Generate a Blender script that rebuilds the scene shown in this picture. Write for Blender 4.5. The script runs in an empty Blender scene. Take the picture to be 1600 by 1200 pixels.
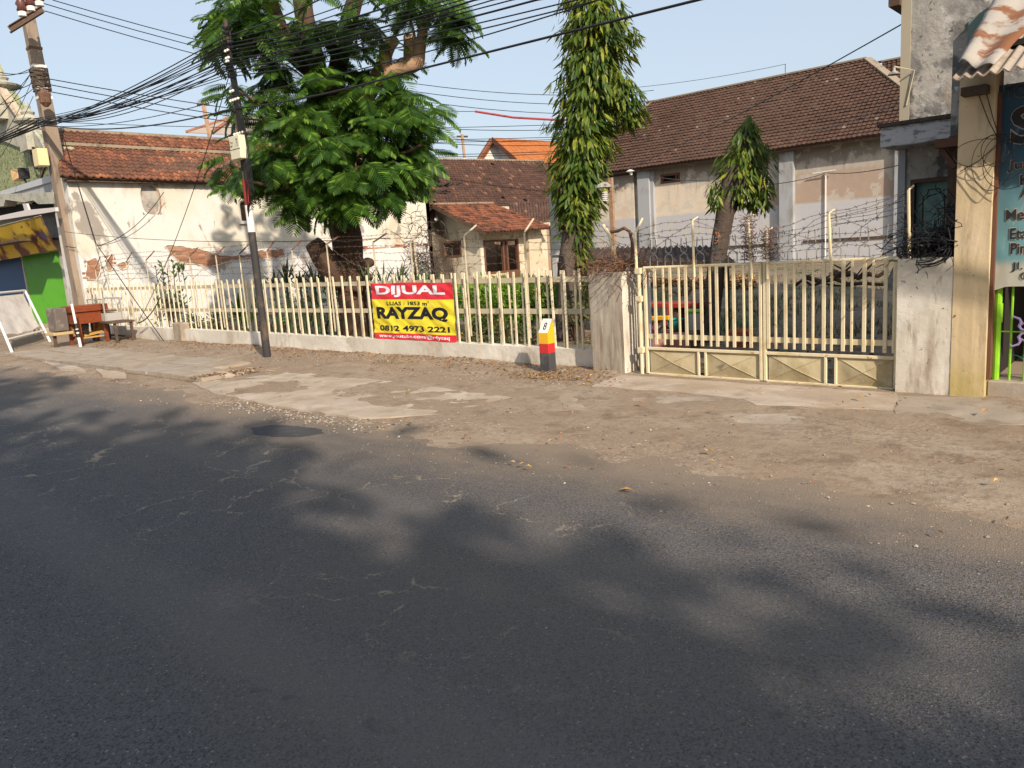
import bpy, bmesh, math, random
import numpy as np
from mathutils import Vector, Matrix, noise as mnoise

R = random.Random(7)
PI = math.pi
rad = math.radians

# ------------------------------------------------------------------ camera, sky, sun, exposure
scene = bpy.context.scene
COL = scene.collection
FOC, CXP, CYP, EYE = 1202.0, 800.0, 600.0, 1.7
ROLL = math.atan(0.066)
PITCH = math.atan(210 * math.cos(ROLL) / FOC)
AZ = rad(42)
f0 = Vector((-math.sin(AZ), math.cos(AZ), 0)); r0 = Vector((math.cos(AZ), math.sin(AZ), 0)); u0 = Vector((0, 0, 1))
CF = f0 * math.cos(PITCH) - u0 * math.sin(PITCH)
CU = u0 * math.cos(PITCH) + f0 * math.sin(PITCH)
CR = r0 * math.cos(ROLL) - CU * math.sin(ROLL)
CU = CU * math.cos(ROLL) + r0 * math.sin(ROLL)
CAM = Vector((0, 0, EYE))
cam_d = bpy.data.cameras.new('camera'); cam_d.sensor_width = 36; cam_d.lens = FOC / 1600 * 36
cam_d.clip_start = 0.05; cam_d.clip_end = 2000
cam = bpy.data.objects.new('camera', cam_d); COL.objects.link(cam)
m = Matrix((( CR.x, CU.x, -CF.x, 0), (CR.y, CU.y, -CF.y, 0), (CR.z, CU.z, -CF.z, EYE), (0, 0, 0, 1)))
cam.matrix_world = m
scene.camera = cam

SUN_EL, SUN_AZ = rad(32), rad(-25)      # azimuth counted from +X (along the street)
sd = Vector((math.cos(SUN_EL) * math.cos(SUN_AZ), math.cos(SUN_EL) * math.sin(SUN_AZ), math.sin(SUN_EL)))
world = bpy.data.worlds.new('World'); scene.world = world; world.use_nodes = True
wn = world.node_tree.nodes; wl = world.node_tree.links
sky = wn.new('ShaderNodeTexSky'); sky.sky_type = 'NISHITA'; sky.sun_disc = False
sky.sun_elevation = SUN_EL; sky.sun_rotation = PI / 2 - SUN_AZ
sky.air_density = 1.0; sky.dust_density = 3.0; sky.ozone_density = 1.0; sky.altitude = 0
bg = wn['Background']; bg.inputs['Strength'].default_value = 0.12
veil = wn.new('ShaderNodeMix'); veil.data_type = 'RGBA'; veil.inputs[0].default_value = 0.56      # even white haze veil over the whole sky
veil.inputs[7].default_value = (4.9, 5.5, 6.1, 1)
wl.new(sky.outputs[0], veil.inputs[6]); wl.new(veil.outputs[2], bg.inputs[0])
sun_d = bpy.data.lights.new('sun', 'SUN'); sun_d.energy = 4.8; sun_d.angle = rad(0.75); sun_d.color = (1.0, 0.86, 0.70)
sun = bpy.data.objects.new('sun', sun_d); COL.objects.link(sun)
sun.rotation_euler = sd.to_track_quat('Z', 'Y').to_euler()
scene.view_settings.view_transform = 'Standard'; scene.view_settings.look = 'None'
scene.view_settings.exposure = 0.42; scene.view_settings.gamma = 1.0
try: scene.view_settings.use_curve_mapping = False
except Exception: pass
scene.cycles.max_bounces = 6; scene.cycles.transparent_max_bounces = 8

# ------------------------------------------------------------------ survey helpers: a sight line of the photograph cut with a real plane
def sight(px, py): return CF + CR * ((px - CXP) / FOC) - CU * ((py - CYP) / FOC)
def on_y(px, py, Y):
    d = sight(px, py); return CAM + d * (Y / d.y)
def on_x(px, py, X):
    d = sight(px, py); return CAM + d * (X / d.x)
def on_z(px, py, z=0.0):
    d = sight(px, py); return CAM + d * ((z - EYE) / d.z)
def at_d(px, py, depth): return CAM + sight(px, py) * depth

# ------------------------------------------------------------------ materials
def _mixrgb(nt, fac, a, b, blend='MIX'):
    n = nt.nodes.new('ShaderNodeMix'); n.data_type = 'RGBA'; n.blend_type = blend
    for s, v in ((0, fac), (6, a), (7, b)):
        if isinstance(v, (int, float)): n.inputs[s].default_value = v
        elif isinstance(v, tuple): n.inputs[s].default_value = (*v, 1) if len(v) == 3 else v
        else: nt.links.new(v, n.inputs[s])
    return n.outputs[2]
def _math(nt, op, a, b=None, c=None, clamp=False):
    n = nt.nodes.new('ShaderNodeMath'); n.operation = op; n.use_clamp = clamp
    for i, v in enumerate((a, b, c)):
        if v is None: continue
        if isinstance(v, (int, float)): n.inputs[i].default_value = v
        else: nt.links.new(v, n.inputs[i])
    return n.outputs[0]
def _ramp(nt, v, lo, hi):
    n = nt.nodes.new('ShaderNodeMapRange'); n.interpolation_type = 'SMOOTHSTEP'; n.clamp = True
    nt.links.new(v, n.inputs[0]); n.inputs[1].default_value = lo; n.inputs[2].default_value = hi
    return n.outputs[0]
def _coord(nt, stretch=(1, 1, 1), off=0.0):
    g = nt.nodes.new('ShaderNodeNewGeometry')
    mp = nt.nodes.new('ShaderNodeMapping'); mp.inputs['Scale'].default_value = stretch
    mp.inputs['Location'].default_value = (off, off * 1.7, off * 0.6)
    nt.links.new(g.outputs['Position'], mp.inputs[0]); return mp.outputs[0]
def _noise(nt, scale, detail=5, rough=0.6, stretch=(1, 1, 1), off=0.0, dist=0.0):
    n = nt.nodes.new('ShaderNodeTexNoise'); n.inputs['Scale'].default_value = scale
    n.inputs['Detail'].default_value = detail; n.inputs['Roughness'].default_value = rough
    n.inputs['Distortion'].default_value = dist
    nt.links.new(_coord(nt, stretch, off), n.inputs['Vector']); return n.outputs[0]
def _zpos(nt, axis='Z'):
    g = nt.nodes.new('ShaderNodeNewGeometry'); s = nt.nodes.new('ShaderNodeSeparateXYZ')
    nt.links.new(g.outputs['Position'], s.inputs[0]); return s.outputs[axis]
def _bump(nt, h, strength, dist, prev=None):
    b = nt.nodes.new('ShaderNodeBump'); b.inputs['Strength'].default_value = strength; b.inputs['Distance'].default_value = dist
    nt.links.new(h, b.inputs['Height'])
    if prev is not None: nt.links.new(prev, b.inputs['Normal'])
    return b.outputs[0]
_off = [0.0]
# measured reflectance factors of the palette
TONE = {'roadside_dirt': .80, 'concrete_slab': .93, 'old_concrete': .92, 'cream_lime_wall': .66, 'whitewash': .68, 'bare_grey_render': .85, 'dirty_pillar_face': .76,
        'weathered_white_pillar': .78, 'cream_sheet_panel': .70, 'orange_brown_clay_tile': .66, 'weathered_orange_tile': .42, 'old_brown_tile': .48, 'dark_brown_tile': .34, 'new_orange_tile': .62,
        'ridge_tile_clay': .6, 'ridge_mortar': .7, 'patchy_house_wall': 1.0, 'pale_blue_render': .58, 'concrete_pole': .75, 'cream_gate_paint': .9, 'exposed_brick': .75, 'brick_mortar': .7, 'pebble': .8, 'hut_cream_wall': .95, 'hut_ochre_wall': .75, 'hut_column_wall': .8, 'dusty_grey_roof': .7,
        'ochre_render': .92, 'cream_mould_trim': .8, 'white_paint': .85, 'flaking_white_canopy': .7, 'flaking_painted_tin': .6, 'asbestos_sheet': .8, 'roadside': 1}
def mat(name, base, layers=(), rough=0.85, bump=(), island=0.0, metal=0.0, spec=0.3, island_cols=None, objrand=0.0, extra=None):
    """layers: (colour, scale, lo, hi[, stretch[, (zlo, zhi)]]) blended over base where noise runs lo..hi"""
    k_ = TONE.get(name, 1.0)
    if k_ != 1.0:
        sc_ = lambda c: tuple(x * k_ for x in c)
        base = sc_(base); layers = [(sc_(L[0]),) + tuple(L[1:]) for L in layers]
        if island_cols: island_cols = [(w, sc_(c)) for w, c in island_cols]
    mt = bpy.data.materials.new(name); mt.use_nodes = True; nt = mt.node_tree
    p = nt.nodes['Principled BSDF']; p.inputs['Roughness'].default_value = rough; p.inputs['Metallic'].default_value = metal
    p.inputs['Specular IOR Level'].default_value = spec
    rgb = nt.nodes.new('ShaderNodeRGB'); rgb.outputs[0].default_value = (*base, 1); col = rgb.outputs[0]
    if island_cols:
        g = nt.nodes.new('ShaderNodeNewGeometry'); cr = nt.nodes.new('ShaderNodeValToRGB'); cr.color_ramp.interpolation = 'CONSTANT'
        els = cr.color_ramp.elements
        acc = 0
        for i, (w, c) in enumerate(island_cols):
            if i < 2: e = els[i]; e.position = acc
            else: e = els.new(acc)
            e.color = (*c, 1); acc += w
        nt.links.new(g.outputs['Random Per Island'], cr.inputs[0]); col = cr.outputs[0]
    for L in layers:
        c, sc, lo, hi = L[:4]; st = L[4] if len(L) > 4 and L[4] else (1, 1, 1)
        _off[0] += 3.7
        fac = _ramp(nt, _noise(nt, sc, 6, 0.62, st, _off[0], 0.3), lo, hi)
        if len(L) > 5 and L[5]:
            fac = _math(nt, 'MULTIPLY', fac, _ramp(nt, _zpos(nt), L[5][0], L[5][1]))
        if len(L) > 6: fac = _math(nt, 'MULTIPLY', fac, L[6])
        col = _mixrgb(nt, fac, col, c)
    if island:
        g = nt.nodes.new('ShaderNodeNewGeometry')
        v = _math(nt, 'MULTIPLY_ADD', g.outputs['Random Per Island'], 2 * island, 1 - island)
        hs = nt.nodes.new('ShaderNodeHueSaturation'); nt.links.new(v, hs.inputs['Value']); nt.links.new(col, hs.inputs['Color']); col = hs.outputs[0]
    if objrand:
        g = nt.nodes.new('ShaderNodeObjectInfo')
        v = _math(nt, 'MULTIPLY_ADD', g.outputs['Random'], 2 * objrand, 1 - objrand)
        hs = nt.nodes.new('ShaderNodeHueSaturation'); nt.links.new(v, hs.inputs['Value']); nt.links.new(col, hs.inputs['Color']); col = hs.outputs[0]
    if extra: col = extra(nt, p, col)
    nt.links.new(col, p.inputs['Base Color'])
    prev = None
    for sc, strength, dist in bump:
        _off[0] += 2.3
        prev = _bump(nt, _noise(nt, sc, 6, 0.65, (1, 1, 1), _off[0]), strength, dist, prev)
    if prev is not None: nt.links.new(prev, p.inputs['Normal'])
    return mt
LEAFK = 0.85
def leafmat(name, c1, c2, c3, trans=0.35):
    mt = bpy.data.materials.new(name); mt.use_nodes = True; nt = mt.node_tree
    p = nt.nodes['Principled BSDF']; p.inputs['Roughness'].default_value = 0.45; p.inputs['Specular IOR Level'].default_value = 0.35
    g = nt.nodes.new('ShaderNodeNewGeometry'); oi = nt.nodes.new('ShaderNodeObjectInfo')
    k_ = LEAFK; c1, c2, c3 = [tuple(x * k_ for x in c) for c in (c1, c2, c3)]
    n1 = _ramp(nt, _noise(nt, 1.6, 3, 0.6), 0.35, 0.68)
    rr = _math(nt, 'FRACT', _math(nt, 'ADD', g.outputs['Random Per Island'], oi.outputs['Random']))
    col = _mixrgb(nt, n1, c1, c2)
    col = _mixrgb(nt, _ramp(nt, rr, 0.72, 1.0), col, c3)
    hs = nt.nodes.new('ShaderNodeHueSaturation'); nt.links.new(_math(nt, 'MULTIPLY_ADD', rr, 0.5, 0.75), hs.inputs['Value']); nt.links.new(col, hs.inputs['Color'])
    nt.links.new(hs.outputs[0], p.inputs['Base Color'])
    tr = nt.nodes.new('ShaderNodeBsdfTranslucent')
    nt.links.new(_mixrgb(nt, 0.5, hs.outputs[0], (c3[0] * 1.3, c3[1] * 1.3, c3[2]), 'MIX'), tr.inputs[0])
    mx = nt.nodes.new('ShaderNodeMixShader'); mx.inputs[0].default_value = trans
    nt.links.new(p.outputs[0], mx.inputs[1]); nt.links.new(tr.outputs[0], mx.inputs[2])
    nt.links.new(mx.outputs[0], nt.nodes['Material Output'].inputs[0])
    return mt

# ------------------------------------------------------------------ mesh helpers
class MB:
    def __init__(s): s.v = []; s.f = []; s.mi = []
    def add(s, vs, fs, mi=0):
        b = len(s.v); s.v += [Vector(v) for v in vs]
        for f in fs: s.f.append(tuple(b + i for i in f)); s.mi.append(mi)
        return s
    def box(s, x0, x1, y0, y1, z0, z1, mi=0):
        vs = [(x0, y0, z0), (x1, y0, z0), (x1, y1, z0), (x0, y1, z0), (x0, y0, z1), (x1, y0, z1), (x1, y1, z1), (x0, y1, z1)]
        return s.add(vs, [(0, 3, 2, 1), (4, 5, 6, 7), (0, 1, 5, 4), (1, 2, 6, 5), (2, 3, 7, 6), (3, 0, 4, 7)], mi)
    def bar(s, a, b, w, h, up=Vector((0, 0, 1)), mi=0):
        a = Vector(a); b = Vector(b); d = (b - a).normalized()
        sx = d.cross(up)
        if sx.length < 1e-3: sx = d.cross(Vector((1, 0, 0)))
        sx.normalize(); sz = sx.cross(d)
        vs = [p + sx * i * w / 2 + sz * j * h / 2 for p in (a, b) for i, j in ((-1, -1), (1, -1), (1, 1), (-1, 1))]
        return s.add(vs, [(0, 3, 2, 1), (4, 5, 6, 7), (0, 1, 5, 4), (1, 2, 6, 5), (2, 3, 7, 6), (3, 0, 4, 7)], mi)
    def tube(s, pts, r, n=6, mi=0, cap=True):
        pts = [Vector(p) for p in pts]; k = len(pts)
        rs = r if isinstance(r, (list, tuple)) else [r] * k
        rings = []; prev = None
        for i, p in enumerate(pts):
            d = (pts[min(i + 1, k - 1)] - pts[max(i - 1, 0)])
            if d.length < 1e-9: d = Vector((0, 0, 1))
            d.normalize()
            if prev is None:
                a = d.cross(Vector((0, 0, 1)))
                if a.length < 1e-2: a = d.cross(Vector((1, 0, 0)))
            else: a = prev - d * prev.dot(d)
            a.normalize(); prev = a; b = d.cross(a)
            rings.append([p + (a * math.cos(2 * PI * j / n) + b * math.sin(2 * PI * j / n)) * rs[i] for j in range(n)])
        vs = [v for rg in rings for v in rg]; fs = []
        for i in range(k - 1):
            for j in range(n):
                j2 = (j + 1) % n; fs.append((i * n + j, i * n + j2, (i + 1) * n + j2, (i + 1) * n + j))
        if cap: fs.append(tuple(range(n - 1, -1, -1))); fs.append(tuple((k - 1) * n + j for j in range(n)))
        return s.add(vs, fs, mi)
    def lathe(s, c, prof, n=12, mi=0, axis=None):
        c = Vector(c); vs = []; fs = []
        for r_, z in prof:
            for j in range(n): vs.append(c + Vector((r_ * math.cos(2 * PI * j / n), r_ * math.sin(2 * PI * j / n), z)))
        for i in range(len(prof) - 1):
            for j in range(n):
                j2 = (j + 1) % n; fs.append((i * n + j, i * n + j2, (i + 1) * n + j2, (i + 1) * n + j))
        fs.append(tuple(range(n - 1, -1, -1))); fs.append(tuple((len(prof) - 1) * n + j for j in range(n)))
        return s.add(vs, fs, mi)
    def poly_prism(s, poly, ext, mi=0):
        """poly: 3D points in order, ext: vector"""
        n = len(poly); ext = Vector(ext)
        vs = [Vector(p) for p in poly] + [Vector(p) + ext for p in poly]
        fs = [tuple(range(n - 1, -1, -1)), tuple(range(n, 2 * n))] + [(i, (i + 1) % n, n + (i + 1) % n, n + i) for i in range(n)]
        return s.add(vs, fs, mi)
    def grid(s, fn, nu, nv, mi=0):
        vs = [fn(i / nu, j / nv) for j in range(nv + 1) for i in range(nu + 1)]
        fs = [(j * (nu + 1) + i, j * (nu + 1) + i + 1, (j + 1) * (nu + 1) + i + 1, (j + 1) * (nu + 1) + i) for j in range(nv) for i in range(nu)]
        return s.add(vs, fs, mi)
ORG = {}
def org(o): return ORG.get(o.name, Vector((0, 0, 0))) if o else Vector((0, 0, 0))
def mesh_of(name, mb, mats, shift, smooth=False):
    me = bpy.data.meshes.new(name)
    if mb.v:
        co = np.array([tuple(v) for v in mb.v], dtype=float) - np.array(tuple(shift))
    else: co = np.zeros((0, 3))
    me.from_pydata(co.tolist(), [], mb.f)
    for mt in (mats if isinstance(mats, (list, tuple)) else [mats]): me.materials.append(mt)
    if any(mb.mi): me.polygons.foreach_set('material_index', mb.mi)
    if smooth: me.polygons.foreach_set('use_smooth', [True] * len(me.polygons))
    me.update(); return me
def fix_normals(me):
    bm = bmesh.new(); bm.from_mesh(me); bmesh.ops.recalc_face_normals(bm, faces=bm.faces); bm.to_mesh(me); bm.free()
def build(name, mb, mats, parent=None, base=None, smooth=False, bevel=0.0, recalc=True, stuff=False, label=None):
    """link a mesh; coordinates in mb are world coordinates"""
    if parent is not None: sh = org(parent)
    else: sh = Vector(base) if base is not None else Vector((0, 0, 0))
    me = mesh_of(name, mb, mats, sh, smooth)
    if recalc and len(me.polygons) < 60000: fix_normals(me)
    o = bpy.data.objects.new(name, me); COL.objects.link(o)
    if parent is not None:
        o.parent = parent; ORG[o.name] = sh
    else: o.location = sh; ORG[o.name] = sh
    if bevel:
        b = o.modifiers.new('bevel', 'BEVEL'); b.width = bevel; b.segments = 1; b.limit_method = 'ANGLE'; b.angle_limit = rad(40)
    if stuff: o['kind'] = 'stuff'
    if label: o['label'] = label
    return o
def put(name, me, parent, loc, rot=None, scale=None):
    """a copy that shares mesh data; loc in world coordinates"""
    o = bpy.data.objects.new(name, me); COL.objects.link(o)
    sh = org(parent); o.parent = parent; o.location = Vector(loc) - sh
    if rot is not None:
        if isinstance(rot, Matrix):
            o.rotation_mode = 'QUATERNION'; o.rotation_quaternion = rot.to_quaternion()
        else: o.rotation_euler = rot
    if scale is not None: o.scale = scale
    return o
def thing(name, label, cat, loc=(0, 0, 0), group=None):
    o = bpy.data.objects.new(name, None); COL.objects.link(o); o.location = loc; o.empty_display_size = 0.2
    o['label'] = label; o['category'] = cat
    if group: o['group'] = group
    ORG[o.name] = Vector(loc); return o
def tag(o, label, cat, group=None, kind=None):
    o['label'] = label; o['category'] = cat
    if group: o['group'] = group
    if kind: o['kind'] = kind
    return o
def structure(o, label=None):
    o['kind'] = 'structure'
    if label: o['label'] = label
    return o
def fbm(x, y, z=0.0, o=4):
    return mnoise.fractal(Vector((x, y, z)), 1.0, 2.0, o)
def wall_holes(mb, plane, c0, c1, u0, u1, z0, z1, holes, mi=0):
    """box wall with rectangular holes. plane 'x': thickness x c0..c1, u is y; plane 'y': thickness y c0..c1, u is x"""
    us = sorted({u0, u1, *[h[0] for h in holes], *[h[1] for h in holes]}); zs = sorted({z0, z1, *[h[2] for h in holes], *[h[3] for h in holes]})
    us = [u for u in us if u0 <= u <= u1]; zs = [z for z in zs if z0 <= z <= z1]
    for i in range(len(us) - 1):
        run = None
        for j in range(len(zs) - 1):
            um = (us[i] + us[i + 1]) / 2; zm = (zs[j] + zs[j + 1]) / 2
            hole = any(h[0] < um < h[1] and h[2] < zm < h[3] for h in holes)
            if not hole:
                if plane == 'x': mb.box(c0, c1, us[i], us[i + 1], zs[j], zs[j + 1], mi)
                else: mb.box(us[i], us[i + 1], c0, c1, zs[j], zs[j + 1], mi)
    return mb
def weld(o):
    bm = bmesh.new(); bm.from_mesh(o.data); bmesh.ops.remove_doubles(bm, verts=bm.verts, dist=1e-4)
    # drop faces shared by two boxes
    from collections import defaultdict
    d = defaultdict(list)
    for f in bm.faces: d[tuple(sorted(v.index for v in f.verts))].append(f)
    kill = [f for l in d.values() if len(l) > 1 for f in l]
    bmesh.ops.delete(bm, geom=kill, context='FACES'); bmesh.ops.recalc_face_normals(bm, faces=bm.faces)
    bm.to_mesh(o.data); bm.free()
_tcache = {}
def text_into(mb, body, fn, w, h, bold=0.0, mi=0, cell=0.06, x0=None, z0=None, slant=0):
    """lettering as geometry, stretched to w x h, cut on a grid and laid on a surface fn(u, v) (metres from its lower left)"""
    cu = bpy.data.curves.new('t', 'FONT'); cu.body = body; cu.size = 1; cu.offset = bold; cu.resolution_u = 4; cu.fill_mode = 'FRONT' if hasattr(cu, 'fill_mode') else cu.fill_mode
    o = bpy.data.objects.new('t', cu); COL.objects.link(o); bpy.context.view_layer.update()
    dg = bpy.context.evaluated_depsgraph_get(); me = bpy.data.meshes.new_from_object(o.evaluated_get(dg))
    bpy.data.objects.remove(o); bpy.data.curves.remove(cu)
    bm = bmesh.new(); bm.from_mesh(me); bpy.data.meshes.remove(me)
    xs = [v.co.x for v in bm.verts]; ys = [v.co.y for v in bm.verts]
    ax, bx, ay, by = min(xs), max(xs), min(ys), max(ys)
    if any(ch in body for ch in 'gjpqy,Q@(') : pass
    for v in bm.verts: v.co = Vector(((v.co.x - ax) / (bx - ax) * w + (slant * v.co.y), (v.co.y - ay) / (by - ay) * h, 0))
    bmesh.ops.triangulate(bm, faces=bm.faces)
    if cell:
        k = cell
        while k < w:
            bmesh.ops.bisect_plane(bm, geom=bm.verts[:] + bm.edges[:] + bm.faces[:], plane_co=(k, 0, 0), plane_no=(1, 0, 0)); k += cell
        k = cell
        while k < h:
            bmesh.ops.bisect_plane(bm, geom=bm.verts[:] + bm.edges[:] + bm.faces[:], plane_co=(0, k, 0), plane_no=(0, 1, 0)); k += cell
    bm.verts.index_update()
    mb.add([fn(x0 + v.co.x, z0 + v.co.y) for v in bm.verts], [tuple(v.index for v in f.verts) for f in bm.faces], mi)
    bm.free()

# ------------------------------------------------------------------ palette
def road_extra(nt, p, col):
    # stones in the asphalt
    vo = nt.nodes.new('ShaderNodeTexVoronoi'); vo.inputs['Scale'].default_value = 130
    nt.links.new(_coord(nt), vo.inputs['Vector'])
    sep = nt.nodes.new('ShaderNodeSeparateColor'); nt.links.new(vo.outputs['Color'], sep.inputs[0])
    col = _mixrgb(nt, _ramp(nt, sep.outputs[0], 0.5, 1.0), col, (0.115, 0.108, 0.105))
    col = _mixrgb(nt, _ramp(nt, sep.outputs[1], 0.5, 1.0), col, (0.026, 0.026, 0.028))
    col = _mixrgb(nt, _ramp(nt, sep.outputs[2], 0.985, 0.995), col, (0.22, 0.20, 0.18))
    # worn patches
    col = _mixrgb(nt, _math(nt, 'MULTIPLY', _ramp(nt, _noise(nt, 0.45, 5, 0.6, (0.4, 1, 1), 4), 0.42, 0.7), 0.5), col, (0.105, 0.092, 0.082))
    col = _mixrgb(nt, _math(nt, 'MULTIPLY', _ramp(nt, _noise(nt, 0.6, 5, 0.6, (0.35, 1, 1), 9), 0.50, 0.72), 0.5), col, (0.038, 0.040, 0.046))
    y = _zpos(nt, 'Y'); x = _zpos(nt, 'X')
    # wheel tracks polished a little paler along the lane, and dark drips between them
    trk = _math(nt, 'SINE', _math(nt, 'MULTIPLY_ADD', _math(nt, 'ADD', y, _math(nt, 'MULTIPLY_ADD', _noise(nt, 0.35, 3, 0.5, (0.3, 1, 1), 17), 0.9, -0.45)), 4.1, 0.6))
    col = _mixrgb(nt, _math(nt, 'MULTIPLY', _ramp(nt, trk, 0.2, 1.0), 0.28), col, (0.13, 0.122, 0.118))
    col = _mixrgb(nt, _math(nt, 'MULTIPLY', _ramp(nt, _noise(nt, 2.1, 6, 0.7, (0.6, 1, 1), 41), 0.66, 0.74), 0.5), col, (0.025, 0.026, 0.03))
    # dust drifting in from the verge
    dn = _noise(nt, 1.3, 7, 0.7, (0.5, 1, 1), 13)
    dd = _math(nt, 'ADD', y, _math(nt, 'MULTIPLY_ADD', dn, 2.6, -1.3))
    fac = _math(nt, 'MULTIPLY', _ramp(nt, dd, 1.7, 4.9), _ramp(nt, _noise(nt, 60, 3, 0.7, (1, 1, 1), 3), 0.42, 0.62))
    col = _mixrgb(nt, _math(nt, 'MULTIPLY', fac, 0.62), col, (0.21, 0.165, 0.12))
    col = _mixrgb(nt, _math(nt, 'MULTIPLY', _ramp(nt, dd, 3.6, 5.2), 0.85), col, (0.23, 0.178, 0.13))
    # cracks filled with sand, only in the broken band of the lane
    cv = nt.nodes.new('ShaderNodeTexVoronoi'); cv.feature = 'DISTANCE_TO_EDGE'; cv.inputs['Scale'].default_value = 1.5
    no = nt.nodes.new('ShaderNodeTexNoise'); no.inputs['Scale'].default_value = 3.2; no.inputs['Detail'].default_value = 4; no.inputs['Roughness'].default_value = 0.6
    g = nt.nodes.new('ShaderNodeNewGeometry'); nt.links.new(g.outputs['Position'], no.inputs['Vector'])
    vm = nt.nodes.new('ShaderNodeVectorMath'); vm.operation = 'MULTIPLY_ADD'; nt.links.new(no.outputs['Color'], vm.inputs[0]); vm.inputs[1].default_value = (0.55, 0.55, 0); nt.links.new(g.outputs['Position'], vm.inputs[2])
    nt.links.new(vm.outputs[0], cv.inputs['Vector'])
    wid = _noise(nt, 5, 4, 0.7, (1, 1, 1), 31)
    cr = _ramp(nt, _math(nt, 'DIVIDE', cv.outputs['Distance'], _math(nt, 'MULTIPLY_ADD', _ramp(nt, wid, 0.42, 0.66), 0.022, 0.0015)), 1.0, 0.4)
    band = _math(nt, 'MULTIPLY', _ramp(nt, _math(nt, 'ADD', y, _math(nt, 'MULTIPLY', x, -0.02)), 1.7, 2.4), _ramp(nt, y, 4.4, 3.8))
    band = _math(nt, 'MULTIPLY', band, _math(nt, 'MULTIPLY', _ramp(nt, x, -14.0, -10.0), _ramp(nt, x, -1.2, -3.0)))
    band = _math(nt, 'MULTIPLY', band, _ramp(nt, _noise(nt, 0.7, 3, 0.5, (1, 1, 1), 22), 0.40, 0.50))
    col = _mixrgb(nt, _math(nt, 'MULTIPLY', _math(nt, 'MULTIPLY', cr, band), 0.55), col, (0.34, 0.28, 0.20))
    b1 = _bump(nt, vo.outputs['Distance'], 0.7, 0.006)
    nn = _noise(nt, 240, 3, 0.6)
    b2 = _bump(nt, nn, 0.5, 0.002, b1); b3 = _bump(nt, _noise(nt, 6, 4, 0.6), 0.3, 0.02, b2)
    nt.links.new(b3, p.inputs['Normal'])
    return col
MT = {}
MT['asphalt'] = mat('asphalt', (0.074, 0.080, 0.095), rough=0.8, extra=road_extra, spec=0.25)
def dirt_extra(nt, p, col):
    vo = nt.nodes.new('ShaderNodeTexVoronoi'); vo.inputs['Scale'].default_value = 42
    nt.links.new(_coord(nt), vo.inputs['Vector'])
    sep = nt.nodes.new('ShaderNodeSeparateColor'); nt.links.new(vo.outputs['Color'], sep.inputs[0])
    msk = _ramp(nt, _noise(nt, 1.1, 5, 0.7, (0.6, 1, 1), 5), 0.42, 0.6)
    st = _math(nt, 'MULTIPLY', _ramp(nt, sep.outputs[0], 0.7, 0.8), msk)
    col = _mixrgb(nt, _math(nt, 'MULTIPLY', st, 0.40), col, (0.36, 0.30, 0.235))
    st2 = _math(nt, 'MULTIPLY', _ramp(nt, sep.outputs[1], 0.8, 0.85), msk)
    col = _mixrgb(nt, _math(nt, 'MULTIPLY', st2, 0.45), col, (0.15, 0.11, 0.08))
    b = _bump(nt, vo.outputs['Distance'], 0.3, 0.008); b = _bump(nt, _noise(nt, 9, 6, 0.7), 0.4, 0.025, b)
    nt.links.new(b, p.inputs['Normal']); return col
MT['dirt'] = mat('roadside_dirt', (0.30, 0.225, 0.16), [((0.37, 0.30, 0.225), 1.4, 0.42, 0.68, (0.5, 1, 1)), ((0.20, 0.14, 0.095), 3.5, 0.5, 0.7), ((0.25, 0.185, 0.13), 14, 0.45, 0.7)], extra=dirt_extra)
MT['earth'] = mat('yard_earth', (0.19, 0.14, 0.10), [((0.24, 0.18, 0.12), 0.8, 0.45, 0.65), ((0.07, 0.10, 0.035), 0.5, 0.5, 0.62), ((0.09, 0.065, 0.045), 5, 0.5, 0.7)], bump=[(8, 0.7, 0.05)])
MT['slab'] = mat('concrete_slab', (0.40, 0.335, 0.27), [((0.34, 0.265, 0.19), 0.9, 0.35, 0.72), ((0.33, 0.25, 0.175), 2.6, 0.48, 0.75),((0.47, 0.40, 0.33), 2, 0.45, 0.7), ((0.29, 0.235, 0.18), 3, 0.5, 0.72), ((0.22, 0.18, 0.14), 30, 0.6, 0.8)], bump=[(25, 0.45, 0.01), (120, 0.35, 0.003)], rough=0.9)
MT['slab_dark'] = mat('old_concrete', (0.31, 0.265, 0.215), [((0.31, 0.24, 0.17), 0.9, 0.38, 0.7),((0.39, 0.33, 0.27), 2.2, 0.45, 0.7), ((0.22, 0.18, 0.14), 3, 0.5, 0.72), ((0.16, 0.13, 0.1), 22, 0.62, 0.8)], bump=[(20, 0.45, 0.01), (120, 0.35, 0.003)], rough=0.9)
MT['stone'] = mat('pebble', (0.33, 0.28, 0.23), island_cols=[(0.3, (0.33, 0.27, 0.21)), (0.25, (0.22, 0.18, 0.15)), (0.25, (0.43, 0.37, 0.31)), (0.08, (0.48, 0.44, 0.38)), (0.06, (0.38, 0.16, 0.09)), (0.06, (0.12, 0.11, 0.1))])
MT['dry_leaf'] = mat('dry_leaf', (0.3, 0.17, 0.07), island_cols=[(0.35, (0.22, 0.12, 0.055)), (0.3, (0.33, 0.19, 0.08)), (0.2, (0.14, 0.08, 0.045)), (0.1, (0.48, 0.33, 0.13)), (0.05, (0.42, 0.14, 0.04))])
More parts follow.
